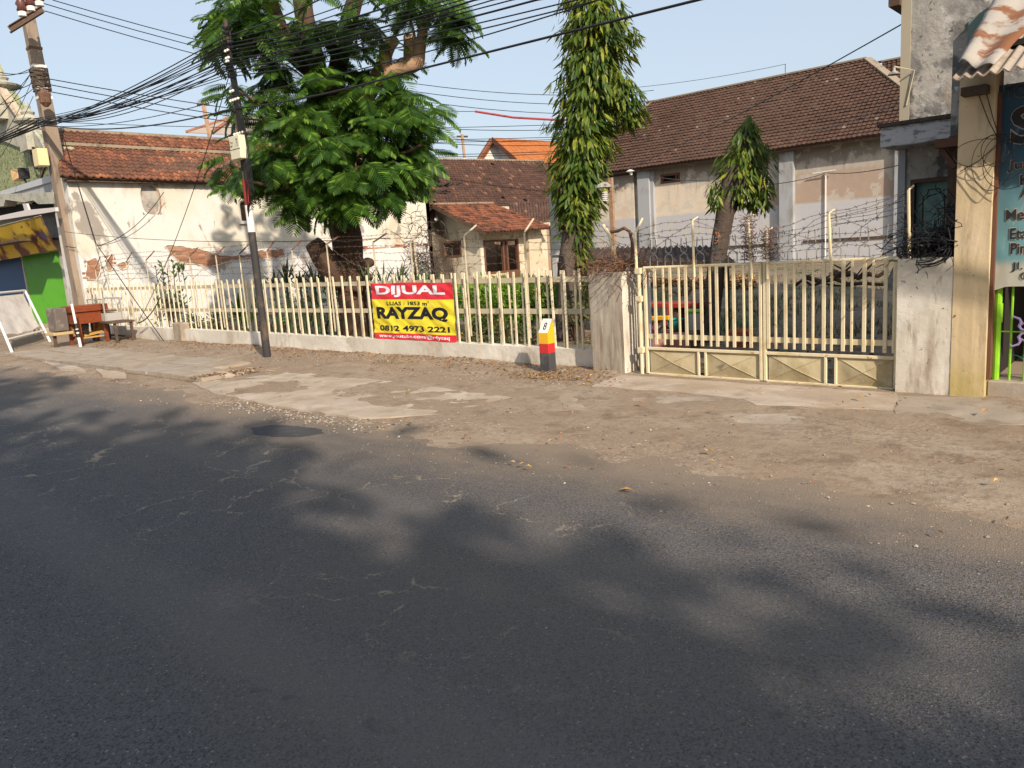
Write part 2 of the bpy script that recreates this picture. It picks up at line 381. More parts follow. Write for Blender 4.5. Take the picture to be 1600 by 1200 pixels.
MT['white_wall'] = mat('cream_lime_wall', (0.80, 0.75, 0.63), [((0.84, 0.82, 0.78), 0.35, 0.46, 0.60), ((0.82, 0.81, 0.79), 0.25, 0.2, 0.3, (1, 1, 1), (2.45, 2.25)), ((0.72, 0.60, 0.42), 0.9, 0.52, 0.72, (1, 1, 0.5)), ((0.52, 0.44, 0.35), 1.5, 0.54, 0.70, (1, 1, 0.4)), ((0.32, 0.28, 0.24), 6, 0.62, 0.74, (1, 1, 0.3)), ((0.40, 0.36, 0.32), 0.8, 0.60, 0.64, (1, 1, 0.7)), ((0.50, 0.45, 0.38), 3, 0.42, 0.6, (1, 1, 0.25), (4.0, 4.5))], bump=[(3, 0.3, 0.05), (25, 0.25, 0.01)])
MT['white_low'] = mat('whitewash', (0.82, 0.80, 0.77), [((0.6, 0.54, 0.45), 2, 0.58, 0.75), ((0.40, 0.34, 0.27), 5, 0.64, 0.75)], bump=[(5, 0.3, 0.04)])
MT['render_grey'] = mat('bare_grey_render', (0.36, 0.34, 0.31), [((0.46, 0.43, 0.39), 1.2, 0.45, 0.65), ((0.20, 0.195, 0.19), 1.9, 0.50, 0.62), ((0.54, 0.52, 0.49), 8, 0.57, 0.66), ((0.46, 0.37, 0.30), 0.8, 0.55, 0.7), ((0.10, 0.10, 0.10), 9, 0.58, 0.70), ((0.11, 0.11, 0.11), 2.4, 0.50, 0.60, (1, 1, 1), (4.3, 3.2))], bump=[(6, 0.5, 0.04), (40, 0.3, 0.008)])
MT['pillar'] = mat('weathered_white_pillar', (0.70, 0.64, 0.54), [((0.78, 0.74, 0.66), 3, 0.45, 0.65), ((0.42, 0.34, 0.26), 2.0, 0.46, 0.68, (3, 3, 0.6), (1.0, 0.3)), ((0.30, 0.24, 0.18), 4, 0.60, 0.74, (2, 2, 0.5)), ((0.10, 0.08, 0.06), 17, 0.655, 0.68)], bump=[(14, 0.4, 0.015), (60, 0.3, 0.005)])
MT['pillar_dirty'] = mat('dirty_pillar_face', (0.44, 0.39, 0.32), [((0.25, 0.18, 0.12), 3.0, 0.38, 0.66, (3, 3, 0.35), (1.15, 0.35)), ((0.52, 0.48, 0.41), 6, 0.5, 0.7, (4, 4, 0.3)), ((0.17, 0.13, 0.10), 12, 0.58, 0.75, (3, 3, 0.3))], bump=[(14, 0.4, 0.01), (60, 0.35, 0.004)])
MT['low_wall'] = mat('low_wall_render', (0.55, 0.51, 0.44), [((0.66, 0.62, 0.55), 1.2, 0.45, 0.65, (1, 1, 1)), ((0.42, 0.36, 0.29), 2.4, 0.5, 0.7, (1, 1, 0.5)), ((0.30, 0.23, 0.16), 3, 0.45, 0.66, (1, 1, 1), (0.12, 0.0)), ((0.09, 0.08, 0.07), 8, 0.69, 0.73, (0.5, 1, 1))], bump=[(8, 0.4, 0.03), (50, 0.3, 0.006)])
MT['yellow_wall'] = mat('ochre_render', (0.56, 0.44, 0.27), [((0.62, 0.50, 0.34), 1.5, 0.45, 0.65), ((0.42, 0.33, 0.21), 3, 0.55, 0.72, (2, 2, 0.5)), ((0.46, 0.36, 0.15), 2, 0.40, 0.6, (1, 1, 1), (0.5, 0.1)), ((0.14, 0.11, 0.08), 20, 0.665, 0.69)], bump=[(9, 0.3, 0.02), (60, 0.25, 0.004)])
MT['cream_paint'] = mat('cream_gate_paint', (0.67, 0.58, 0.39), [((0.56, 0.45, 0.25), 4, 0.5, 0.7), ((0.35, 0.19, 0.08), 12, 0.62, 0.72)], rough=0.55, bump=[(60, 0.2, 0.003)], objrand=0.07)
MT['cream_panel'] = mat('cream_sheet_panel', (0.64, 0.54, 0.34), [((0.47, 0.38, 0.21), 3, 0.42, 0.66), ((0.28, 0.22, 0.13), 5, 0.56, 0.74), ((0.42, 0.20, 0.07), 7, 0.66, 0.76, (2, 2, 0.4))], rough=0.6, bump=[(8, 0.35, 0.02)])
MT['slat'] = mat('bleached_slat_paint', (0.71, 0.63, 0.46), [((0.60, 0.49, 0.29), 5, 0.45, 0.7), ((0.42, 0.34, 0.22), 9, 0.56, 0.72), ((0.28, 0.15, 0.08), 17, 0.64, 0.72)], rough=0.65, objrand=0.1)
MT['rail'] = mat('fence_rail_paint', (0.45, 0.39, 0.28), [((0.28, 0.24, 0.17), 4, 0.5, 0.7)], rough=0.7)
MT['rust'] = mat('rusty_iron', (0.13, 0.07, 0.045), [((0.24, 0.11, 0.05), 9, 0.5, 0.7), ((0.05, 0.035, 0.03), 6, 0.5, 0.7)], rough=0.9)
MT['wire'] = mat('barbed_wire_steel', (0.10, 0.075, 0.06), [((0.2, 0.12, 0.08), 5, 0.5, 0.7)], rough=0.7)
MT['hoop'] = mat('grey_hoop_steel', (0.28, 0.27, 0.26), rough=0.5, metal=0.3)
MT['cable'] = mat('black_cable', (0.012, 0.012, 0.014), rough=0.5)
MT['tile_left'] = mat('orange_brown_clay_tile', (0.3, 0.12, 0.07), [((0.13, 0.065, 0.045), 1.2, 0.42, 0.66, (1, 1, 1)), ((0.20, 0.09, 0.055), 0.5, 0.48, 0.6)], island_cols=[(0.32, (0.42, 0.165, 0.085)), (0.3, (0.33, 0.13, 0.075)), (0.23, (0.24, 0.10, 0.06)), (0.15, (0.52, 0.21, 0.10))], bump=[(30, 0.3, 0.01)])
MT['tile_orange_low'] = mat('weathered_orange_tile', (0.4, 0.15, 0.07), [((0.22, 0.10, 0.06), 2.0, 0.5, 0.68)], island_cols=[(0.35, (0.50, 0.19, 0.10)), (0.3, (0.40, 0.145, 0.08)), (0.2, (0.30, 0.115, 0.07)), (0.15, (0.12, 0.065, 0.05))], bump=[(30, 0.3, 0.01)])
MT['tile_back'] = mat('old_brown_tile', (0.2, 0.1, 0.07), [((0.14, 0.075, 0.055), 0.7, 0.45, 0.65)], island_cols=[(0.45, (0.19, 0.10, 0.07)), (0.3, (0.24, 0.12, 0.08)), (0.2, (0.15, 0.08, 0.06)), (0.05, (0.48, 0.24, 0.15))], bump=[(30, 0.3, 0.01)])
MT['tile_big'] = mat('dark_brown_tile', (0.2, 0.1, 0.07), [((0.16, 0.085, 0.06), 0.35, 0.45, 0.65)], island_cols=[(0.5, (0.215, 0.115, 0.082)), (0.3, (0.25, 0.13, 0.09)), (0.19, (0.18, 0.095, 0.07)), (0.01, (0.45, 0.33, 0.25))], bump=[(30, 0.3, 0.01)])
MT['tile_new'] = mat('new_orange_tile', (0.62, 0.22, 0.07), island=0.12)
MT['ridge'] = mat('ridge_tile_clay', (0.40, 0.17, 0.10), [((0.2, 0.12, 0.09), 2, 0.5, 0.7)], objrand=0.25, island=0.2)
MT['mortar'] = mat('ridge_mortar', (0.36, 0.29, 0.21), [((0.2, 0.16, 0.12), 4, 0.5, 0.7)])
MT['brick'] = mat('exposed_brick', (0.4, 0.2, 0.12), island_cols=[(0.4, (0.42, 0.19, 0.11)), (0.3, (0.50, 0.27, 0.17)), (0.3, (0.33, 0.17, 0.11))], bump=[(40, 0.4, 0.01)])
MT['brick_mortar'] = mat('brick_mortar', (0.38, 0.27, 0.19), [((0.5, 0.42, 0.33), 3, 0.5, 0.7)])
MT['bark'] = mat('bark', (0.075, 0.042, 0.028), [((0.12, 0.068, 0.045), 5, 0.45, 0.7, (1, 1, 0.4)), ((0.06, 0.045, 0.035), 9, 0.5, 0.7, (1, 1, 0.4))], bump=[(14, 0.9, 0.04), (50, 0.5, 0.01)], rough=0.95)
MT['bark_pale'] = mat('pale_bark', (0.34, 0.22, 0.14), [((0.20, 0.12, 0.08), 6, 0.5, 0.7)], bump=[(14, 0.8, 0.03)], rough=0.95)
MT['bark_grey'] = mat('grey_bark', (0.07, 0.052, 0.042), [((0.11, 0.085, 0.07), 5, 0.45, 0.7, (1, 1, 0.4)), ((0.06, 0.045, 0.035), 9, 0.5, 0.7, (1, 1, 0.4))], bump=[(14, 0.9, 0.04)], rough=0.95)
MT['frond'] = leafmat('feathery_leaf', (0.032, 0.085, 0.016), (0.062, 0.145, 0.020), (0.15, 0.26, 0.03), 0.35)
MT['mango'] = leafmat('drooping_leaf', (0.055, 0.115, 0.016), (0.12, 0.18, 0.02), (0.27, 0.28, 0.03), 0.33)
MT['bush'] = leafmat('bush_leaf', (0.06, 0.14, 0.02), (0.11, 0.23, 0.03), (0.20, 0.30, 0.05), 0.35)
MT['hedge'] = leafmat('sunlit_hedge_leaf', (0.13, 0.26, 0.03), (0.20, 0.36, 0.04), (0.30, 0.42, 0.06), 0.4)  # lighter leaf greens, sunlight put into the colour
MT['blade'] = leafmat('palm_blade', (0.05, 0.08, 0.035), (0.09, 0.12, 0.05), (0.16, 0.17, 0.09), 0.2)
MT['weed'] = leafmat('weed_leaf', (0.06, 0.10, 0.025), (0.12, 0.13, 0.04), (0.22, 0.19, 0.08), 0.3)
MT['white'] = mat('white_paint', (0.78, 0.76, 0.72), rough=0.5)
MT['black'] = mat('black_paint', (0.02, 0.02, 0.022), [((0.06, 0.055, 0.05), 7, 0.5, 0.7)], rough=0.6)
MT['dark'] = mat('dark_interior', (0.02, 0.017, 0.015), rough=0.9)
MT['wood_dark'] = mat('dark_wood', (0.08, 0.05, 0.035), [((0.14, 0.09, 0.06), 6, 0.5, 0.7)], rough=0.8)
MT['wood_frame'] = mat('brown_window_wood', (0.12, 0.055, 0.035), [((0.11, 0.05, 0.03), 6, 0.5, 0.7)], rough=0.8)
MT['pole_conc'] = mat('concrete_pole', (0.29, 0.225, 0.17), [((0.36, 0.29, 0.22), 2, 0.5, 0.7, (1, 1, 0.3)), ((0.17, 0.13, 0.10), 5, 0.55, 0.72, (1, 1, 0.3))], bump=[(30, 0.4, 0.01)])

# ================================================================== SETTING
# ground far sheet
mb = MB(); mb.grid(lambda u, v: Vector((-260 + 520 * u, -260 + 520 * v, -0.09)), 4, 4)
structure(build('ground', mb, MT['earth'], base=(0, 0, 0), recalc=False))
# road sheet
mb = MB(); mb.grid(lambda u, v: Vector((-120 + 180 * u, -7.0 + 12.2 * v, 0.0)), 60, 8)
structure(build('road', mb, MT['asphalt'], recalc=False))
def verge_z(x, y):
    edge = 4.55 + 0.35 * fbm(x * 0.45, 3.1) + 0.10 * fbm(x * 2.3, 7.7)
    t = (y - edge)
    base = -0.012 + min(max(t, -0.5), 1.0) * 0.035
    n = 0.012 * fbm(x * 1.2, y * 1.2, 1.0) + 0.006 * fbm(x * 5, y * 5, 2.0)
    if y > 7.4: n += 0.05 * (y - 7.4) * (0.6 + 0.8 * fbm(x * 0.8, y * 0.8, 5.0)) if not (-5.6 < x < -0.5) else 0
    return base + n
mb = MB(); NX, NY = 620, 62
mb.grid(lambda u, v: (lambda x, y: Vector((x, y, verge_z(x, y))))(-46 + 56 * (1 - (1 - u) ** 1.0), 4.0 + 4.75 * v), NX, NY)
structure(build('verge', mb, MT['dirt'], smooth=True, recalc=False), None)
# yard behind the fence
def yard_z(x, y):
    z = 0.02 + 0.05 * fbm(x * 0.35, y * 0.35, 3.0)
    z += 0.42 * math.exp(-(((x + 12.5) / 6.0) ** 2 + ((y - 20.0) / 3.5) ** 2)) * (1 + 0.25 * fbm(x, y))
    if y < 9.4: z = min(z, 0.03)
    return z
mb = MB(); mb.grid(lambda u, v: (lambda x, y: Vector((x, y, yard_z(x, y) - (0.03 if y > 45 else 0))))(-60 + 75 * u, 8.62 + 50 * v), 220, 150)
structure(build('yard', mb, MT['earth'], smooth=True, recalc=False))

def slab(name, pix, z, thick, m_, jit=0.06, parent=None, seg=0.18):
    P = [on_z(a, b) for a, b in pix]; out = []
    rr = random.Random(len(pix) + int(pix[0][0]))
    for i in range(len(P)):
        a = P[i]; b = P[(i + 1) % len(P)]; n = max(1, int((b - a).length / seg)); nrm = Vector((-(b - a).y, (b - a).x, 0)).normalized()
        for k in range(n):
            p = a.lerp(b, k / n); j = jit * (fbm(p.x * 3, p.y * 3, 4.0) + 0.6 * fbm(p.x * 11, p.y * 11, 2.0)) if (k > 0) else 0
            q = p + nrm * j; out.append(Vector((q.x, q.y, z - thick + 0.012 * 0)))
    mb = MB(); mb.poly_prism(out, (0, 0, thick))
    o = build(name, mb, m_, parent=parent); 
    bm = bmesh.new(); bm.from_mesh(o.data); bmesh.ops.triangulate(bm, faces=[f for f in bm.faces if len(f.verts) > 4]); bm.to_mesh(o.data); bm.free()
    return o
structure(slab('ramp', [(300, 600), (415, 580), (560, 592), (680, 607), (800, 624), (690, 650), (560, 655), (440, 638), (330, 615)], 0.022, 0.10, MT['slab'], 0.07))
structure(slab('apron', [(972, 590), (1401, 619), (1396, 645), (1180, 637), (1160, 628), (1060, 617), (925, 607)], 0.034, 0.10, MT['slab'], 0.04))
structure(slab('old_pavement', [(870, 616), (1060, 618), (1165, 630), (1385, 647), (1345, 668), (1130, 664), (1050, 662), (880, 640)], 0.020, 0.08, MT['slab_dark'], 0.06))
structure(slab('shop_pavement', [(1403, 622), (1700, 630), (1760, 665), (1560, 668), (1400, 652)], 0.026, 0.08, MT['slab_dark'], 0.05))
# concrete slabs of the footpath on the left, one by one
pave = structure(build('footpath', MB().box(-21.0, -11.3, 5.42, 6.9, -0.06, 0.035), MT['dirt'], base=(-16, 6, 0)))
PS = MB(); PS.box(-0.47, 0.47, -0.34, 0.34, -0.03, 0.03)
psm = mesh_of('paving_slab', PS, MT['slab_dark'], (0, 0, 0)); fix_normals(psm)
for i in range(10):
    for j in range(2):
        x = -20.4 + i * 0.965 + R.uniform(-.012, .012); y = 5.80 + j * 0.705 + R.uniform(-.01, .01)
        if i == 9 and j == 1: continue
        put('paving_slab', psm, pave, (x, y, 0.047 + R.uniform(-.008, .010)), (R.uniform(-.012, .012), R.uniform(-.01, .01), R.uniform(-.012, .012)))
slab('kerb_piece', [(66, 568), (120, 576), (134, 582), (95, 580)], 0.055, 0.08, MT['slab'], 0.02, None)['kind'] = 'structure'
slab('kerb_piece', [(150, 580), (196, 586), (198, 592), (160, 590)], 0.05, 0.08, MT['slab'], 0.02, None)['kind'] = 'structure'

structure(slab('road_patch', [(392, 669), (430, 664), (490, 669), (507, 677), (470, 683), (425, 683), (395, 677)], 0.005, 0.004, mat('tar_patch', (0.05, 0.05, 0.055), [((0.08, 0.075, 0.07), 9, .5, .7)], bump=[(160, .4, .003)]), 0.05, seg=.08))
# pebbles
def scatter_pebbles():
    mb = MB(); rr = random.Random(11)
    spots = []
    for _ in range(8000):
        x = -rr.random() ** 1.2 * 20 + 1.5; y = rr.gauss(5.0, 0.5)
        if y < 4.0 or y > 8.2: continue
        spots.append((x, y, rr.uniform(0.002, 0.007) * (1 + 1.5 * (rr.random() < 0.05))))
    for _ in range(1700):
        x = rr.uniform(-19, -5.6); y = rr.uniform(7.1, 8.35)
        spots.append((x, y, rr.uniform(0.004, 0.014)))
    for _ in range(300):
        spots.append((rr.uniform(-8, 1), rr.uniform(1.5, 4.5), rr.uniform(0.002, 0.005)))
    for _ in range(900):
        t = rr.random(); spots.append((-9.5 + t * 3.5, 4.75 + rr.gauss(0, .13), rr.uniform(0.004, 0.017)))
    for x, y, s in spots:
        if fbm(x * 0.9, y * 1.3, 9.0) < -0.12 and s < 0.012: continue
        z = max(verge_z(x, y), 0.0) + s * 0.3
        a = rr.uniform(0, 6.28); sx, sy, sz = s * rr.uniform(.7, 1.4), s * rr.uniform(.7, 1.2), s * rr.uniform(.4, .9)
        ca, sa = math.cos(a), math.sin(a); vs = []
        for (i, j, k) in ((1, 0, 0), (0, 1, 0), (-1, 0, 0), (0, -1, 0), (.15, .2, 1), (0, 0, -1)):
            i *= sx * rr.uniform(.8, 1.2); j *= sy * rr.uniform(.8, 1.2); k *= sz
            vs.append((x + i * ca - j * sa, y + i * sa + j * ca, z + k))
        mb.add(vs, [(0, 1, 4), (1, 2, 4), (2, 3, 4), (3, 0, 4), (1, 0, 5), (2, 1, 5), (3, 2, 5), (0, 3, 5)])
    o = build('gravel', mb, MT['stone'], recalc=False); tag(o, 'loose gravel and pebbles spread over the dusty verge beside the road', 'gravel', kind='stuff')
scatter_pebbles()
def leaf_quad(mb, c, L, W, rot, tilt, curl):
    ca, sa = math.cos(rot), math.sin(rot); pts = []
    for (u, v, k) in ((-.5, 0, 0), (0, -.5, curl), (.5, 0, 0), (0, .5, curl)):
        a = u * L; b = v * W; pts.append(Vector(c) + Vector((a * ca - b * sa, a * sa + b * ca, k * L + tilt * a)))
    mb.add(pts, [(0, 1, 2), (0, 2, 3)])
mb = MB(); rr = random.Random(5)
for _ in range(2600):
    k = rr.random()
    if k < 0.55: x, y = rr.uniform(-18, -5.5), 8.45 - abs(rr.gauss(0, 0.32))
    elif k < 0.66:
        t = rr.random(); p = on_z(310 + t * 100, 598 - t * 14); x, y = p.x + rr.gauss(0, .08), p.y + rr.gauss(0, .06)
    elif k < 0.8: x, y = -6.3 + rr.gauss(0, .5), 7.7 + rr.gauss(0, .14)
    elif k < 0.88: p = on_z(rr.uniform(150, 200), rr.uniform(533, 545)); x, y = p.x, p.y
    else: x, y = rr.uniform(-16, 0.5), rr.uniform(4.2, 8.2)
    if y > 8.44: y = 8.40
    leaf_quad(mb, (x, y, max(verge_z(x, y), 0.0) + 0.012 + (0.06 if 0.55 <= k < 0.66 else (0.03 if k >= 0.88 else 0))), rr.uniform(.02, .07), rr.uniform(.012, .035), rr.uniform(0, 6.3), rr.uniform(-.3, .3), rr.uniform(-.1, .3))
for px, py in ((978, 770), (1538, 655), (1003, 640), (640, 665), (1345, 632)):
    p = on_z(px, py); leaf_quad(mb, (p.x, p.y, 0.075 if py < 660 else 0.02), .11, .05, rr.uniform(0, 3), .1, .15)
tag(build('leaf_litter', mb, MT['dry_leaf'], recalc=False), 'brown dry leaf litter gathered along the foot of the low wall', 'leaf litter', kind='stuff')

# stones heaped where the footpath meets the ramp
rr = random.Random(3)
def rock_mesh(seed, s=1.0):
    bm = bmesh.new(); bmesh.ops.create_icosphere(bm, subdivisions=2, radius=1)
    for v in bm.verts:
        k = 1 + 0.35 * fbm(v.co.x * 1.3 + seed, v.co.y * 1.3, v.co.z * 1.3); v.co = Vector((v.co.x * k, v.co.y * k * .8, v.co.z * k * .55))
    me = bpy.data.meshes.new('rock'); bm.to_mesh(me); bm.free(); me.materials.append(MT['slab']); return me
rk = [rock_mesh(i * 9.1) for i in range(3)]
for i, (px, py, s, lab) in enumerate([(352, 592, .13, 'largest rubble lump lying between footpath and concrete ramp'), (372, 588, .10, 'middle rubble lump lying between footpath and concrete ramp'), (392, 583, .08, 'small rubble lump nearest the leaf pile behind the concrete ramp')]):
    o = bpy.data.objects.new('rubble_stone', rk[i]); COL.objects.link(o); p = on_z(px, py); o.location = (p.x, p.y, 0.05); o.scale = (s * 1.5, s, s); o.rotation_euler = (0, 0, i * 1.3)
    tag(o, lab, 'stone', 'rubble stones by the ramp')

# ================================================================== FENCE
FY = 8.5
fence = thing('fence', 'long cream slat fence on a low plastered wall topped by barbed wire posts', 'fence', (-14.8, FY, 0))
mb = MB()
def lw(u, v):      # low wall outer skin with a slightly uneven face
    x = -23.95 + u * (23.95 - 5.99)
    ztop = 0.375 - 0.10 * u + 0.004 * fbm(x * 2, 0)
    prof = [(FY, -0.08), (FY, ztop), (FY + 0.21, ztop), (FY + 0.21, -0.08)]
    k = v * 3; i = min(int(k), 2); t = k - i
    y = prof[i][0] * (1 - t) + prof[i + 1][0] * t; z = prof[i][1] * (1 - t) + prof[i + 1][1] * t
    return Vector((x, y + (0.008 * fbm(x * 1.5, z * 3) if i == 0 else 0), z))
mb.grid(lw, 180, 6)
build('base_wall', mb, MT['low_wall'], fence, recalc=False)
p0 = on_y(280, 535, FY - 0.06)
mb = MB(); mb.box(p0.x - 0.2, p0.x + 0.24, FY - 0.09, FY + 0.15, -0.05, 0.50)
build('wall_stub', mb, MT['slab_dark'], fence, bevel=0.03)
def fz(x): return 1.375 + (x + 6) / (-18.0) * 0.13          # top of the slats
for zt, zb, nm in ((-0.135, 0.035, 'rail'), (-0.58, 0.035, 'rail')):
    mb = MB(); xs = [-23.95, -18, -12, -5.99]
    for a, b in zip(xs[:-1], xs[1:]):
        za = fz(a) + zt * (1 if nm else 1) - (0.14 * (a + 6) / -18 if zt < -.3 else 0); zb_ = fz(b) + zt - (0.14 * (b + 6) / -18 if zt < -.3 else 0)
        mb.bar((a, FY + 0.115, za), (b, FY + 0.115, zb_), 0.022, 0.075)
    build('rail', mb, MT['rail'], fence)
def slat_mesh(w, h, d=0.028):
    mb = MB(); mb.box(-w / 2, w / 2, -d / 2, d / 2, 0, h); me = mesh_of('slat', mb, MT['slat'], (0, 0, 0)); fix_normals(me); return me
sl_f = slat_mesh(0.031, 1.0, .019); sl_b = slat_mesh(0.026, 1.0, 0.015)
rr = random.Random(2)
x = -6.12; k = 0
while x > -23.85:
    zb = 0.375 - 0.10 * (x + 23.95) / 17.96 - 0.01
    zt = fz(x) + rr.uniform(-.016, .016)
    front = (k % 2 == 0)
    yy = FY + (0.085 if front else 0.142)
    put('slat', sl_f if front else sl_b, fence, (x + rr.uniform(-.012, .012), yy, zb), (rr.uniform(-.015, .015), rr.uniform(-.014, .014) + (rr.uniform(-.03, .03) if rr.random() < .1 else 0), rr.uniform(-.12, .12)), (rr.uniform(.92, 1.08), 1, zt - zb))
    x -= 0.122; k += 1
# barbed wire posts with arms that lean in over the yard
fposts = []   # (x, z of post top, tip y, tip z)
for px, py, tx, ty in ((149, 421, 156, 401), (166, 412, 175, 397), (197, 410, 206, 394), (228, 407, 241, 392), (262, 404, 272, 392), (296, 401, 309, 387), (337, 399, 351, 385), (374, 397, 389, 381), (417, 393, 428, 377), (456, 391, 470, 376), (510, 382, 528, 370), (583, 379, 603, 365), (641, 378, 656, 364), (725, 369, 744, 352), (819, 364, 833, 342)):
    p = on_y(px, py, FY + 0.10); q = on_y(tx, ty, FY + 0.10)
    # tip on the line running inwards from the post
    best = min((abs(0), 0),) ; Y = FY + 0.10
    for kk in range(60):
        Y2 = FY + 0.10 + kk * 0.01; qq = on_y(tx, ty, Y2)
        if qq.x <= p.x: Y = Y2; break
        Y = Y2
    qq = on_y(tx, ty, Y); fposts.append((p.x, p.z, Y, qq.z))
    mb = MB(); mb.tube([(p.x, FY + 0.10, 0.40), (p.x, FY + 0.10, p.z)], 0.016, 6)
    o = build('wire_post', mb, MT['rail'] if px != 374 else MT['slat'], fence)
    mb = MB(); mb.tube([(p.x, FY + 0.10, p.z + 0.004), (p.x, Y, qq.z)], 0.015, 6); build('post_arm', mb, MT['rust'] if px < 640 else MT['rail'], o)
def strand(mb, a, b, sag, rr, r=0.0028, barb=0.13, wob=0.02):
    a = Vector(a); b = Vector(b); L = (b - a).length; n = max(3, int(L / 0.18)); pts = []
    for i in range(n + 1):
        t = i / n; p = a.lerp(b, t); p.z -= sag * 4 * t * (1 - t); p += Vector((0, rr.uniform(-wob, wob), rr.uniform(-wob, wob) * .6)) * (0 if i in (0, n) else 1); pts.append(p)
    mb.tube(pts, r, 3, cap=False)
    d = 0.06
    while d < L and barb:
        t = d / L * n; i = min(int(t), n - 1); p = pts[i].lerp(pts[i + 1], t - i)
        for s in (0, 1):
            v = Vector((rr.uniform(-.4, .4), rr.uniform(-1, 1), rr.uniform(-1, 1))).normalized() * 0.021
            mb.tube([p - v, p + v], 0.0026, 3, cap=False)
        d += barb * rr.uniform(.85, 1.15)
rr = random.Random(8)
for lev in range(6):
    mb = MB()
    for (a, b) in zip(fposts[:-1], fposts[1:]):
        def pt(q):
            x, z, Y, tz = q; base = fz(x) + 0.06
            if lev < 4: return Vector((x, FY + 0.10, base + (z - base) * (lev + 0.6) / 4.0))
            t = 0.45 if lev == 4 else 0.97
            return Vector((x, FY + .10 + (Y - FY - .10) * t, z + (tz - z) * t))
        strand(mb, pt(a), pt(b), rr.uniform(0.0, 0.03), rr)
    build('barbed_wire', mb, MT['wire'], fence, recalc=False)
mb = MB()     # loose diagonals
for i in range(len(fposts) - 1):
    a, b = fposts[i], fposts[i + 1]
    if rr.random() < 0.75:
        strand(mb, (a[0], FY + .1, fz(a[0]) + .05), (b[0], FY + .1, b[1] - .02), rr.uniform(-.06, .08), rr)
    if rr.random() < 0.6:
        strand(mb, (a[0], FY + .1, a[1]), (b[0], FY + .1, fz(b[0]) + .08), rr.uniform(-.06, .08), rr)
build('barbed_wire', mb, MT['wire'], fence, recalc=False)

# ------------------------------------------------------------------ gate pillars
pl = thing('gate_pillar', 'left gate pillar with a dirty brown front and a bright side', 'pillar', (-5.73, 8.45, 0))
mb = MB(); xL, xR, yF, yB, zT = -5.985, -5.485, 8.29, 8.88, 1.33
def pill(mb, x0, x1, y0, y1, z0, z1, n=10, amp=0.006, mi_fn=None):
    for (p, q) in (((x0, y0), (x1, y0)), ((x1, y0), (x1, y1)), ((x1, y1), (x0, y1)), ((x0, y1), (x0, y0))):
        mi = mi_fn(p, q) if mi_fn else 0
        mb.grid(lambda u, v: Vector((p[0] + (q[0] - p[0]) * u, p[1] + (q[1] - p[1]) * u, z0 + (z1 - z0) * v)) + (Vector((0, -1, 0)) if p[1] == q[1] == y0 else Vector((1 if p[0] == x1 else 0, 0, 0))) * (amp * fbm(u * 3 + p[0] * 7, v * 5, 1.0) if 0 < u < 1 else amp * fbm(v * 9, p[0]) * .4), n, n * 2, mi)
    mb.grid(lambda u, v: Vector((x0 + (x1 - x0) * u, y0 + (y1 - y0) * v, z1 + 0.012 * fbm(u * 4, v * 4, 3.0) * (1 if 0 < u < 1 and 0 < v < 1 else 0))), 5, 5, 0)
pill(mb, xL, xR, yF, yB, -0.05, zT, mi_fn=lambda p, q: 1 if p[1] == q[1] == yF else 0)
build('pillar_shaft', mb, [MT['pillar'], MT['pillar_dirty']], pl, recalc=False)
prt = thing('gate_pillar', 'right gate pillar of pitted off-white render next to the ochre wall', 'pillar', (-1.95, 8.45, 0))
mb = MB(); pill(mb, -2.235, -1.745, 8.29, 8.80, -0.05, 1.36)
build('pillar_shaft', mb, MT['pillar'], prt, recalc=False)

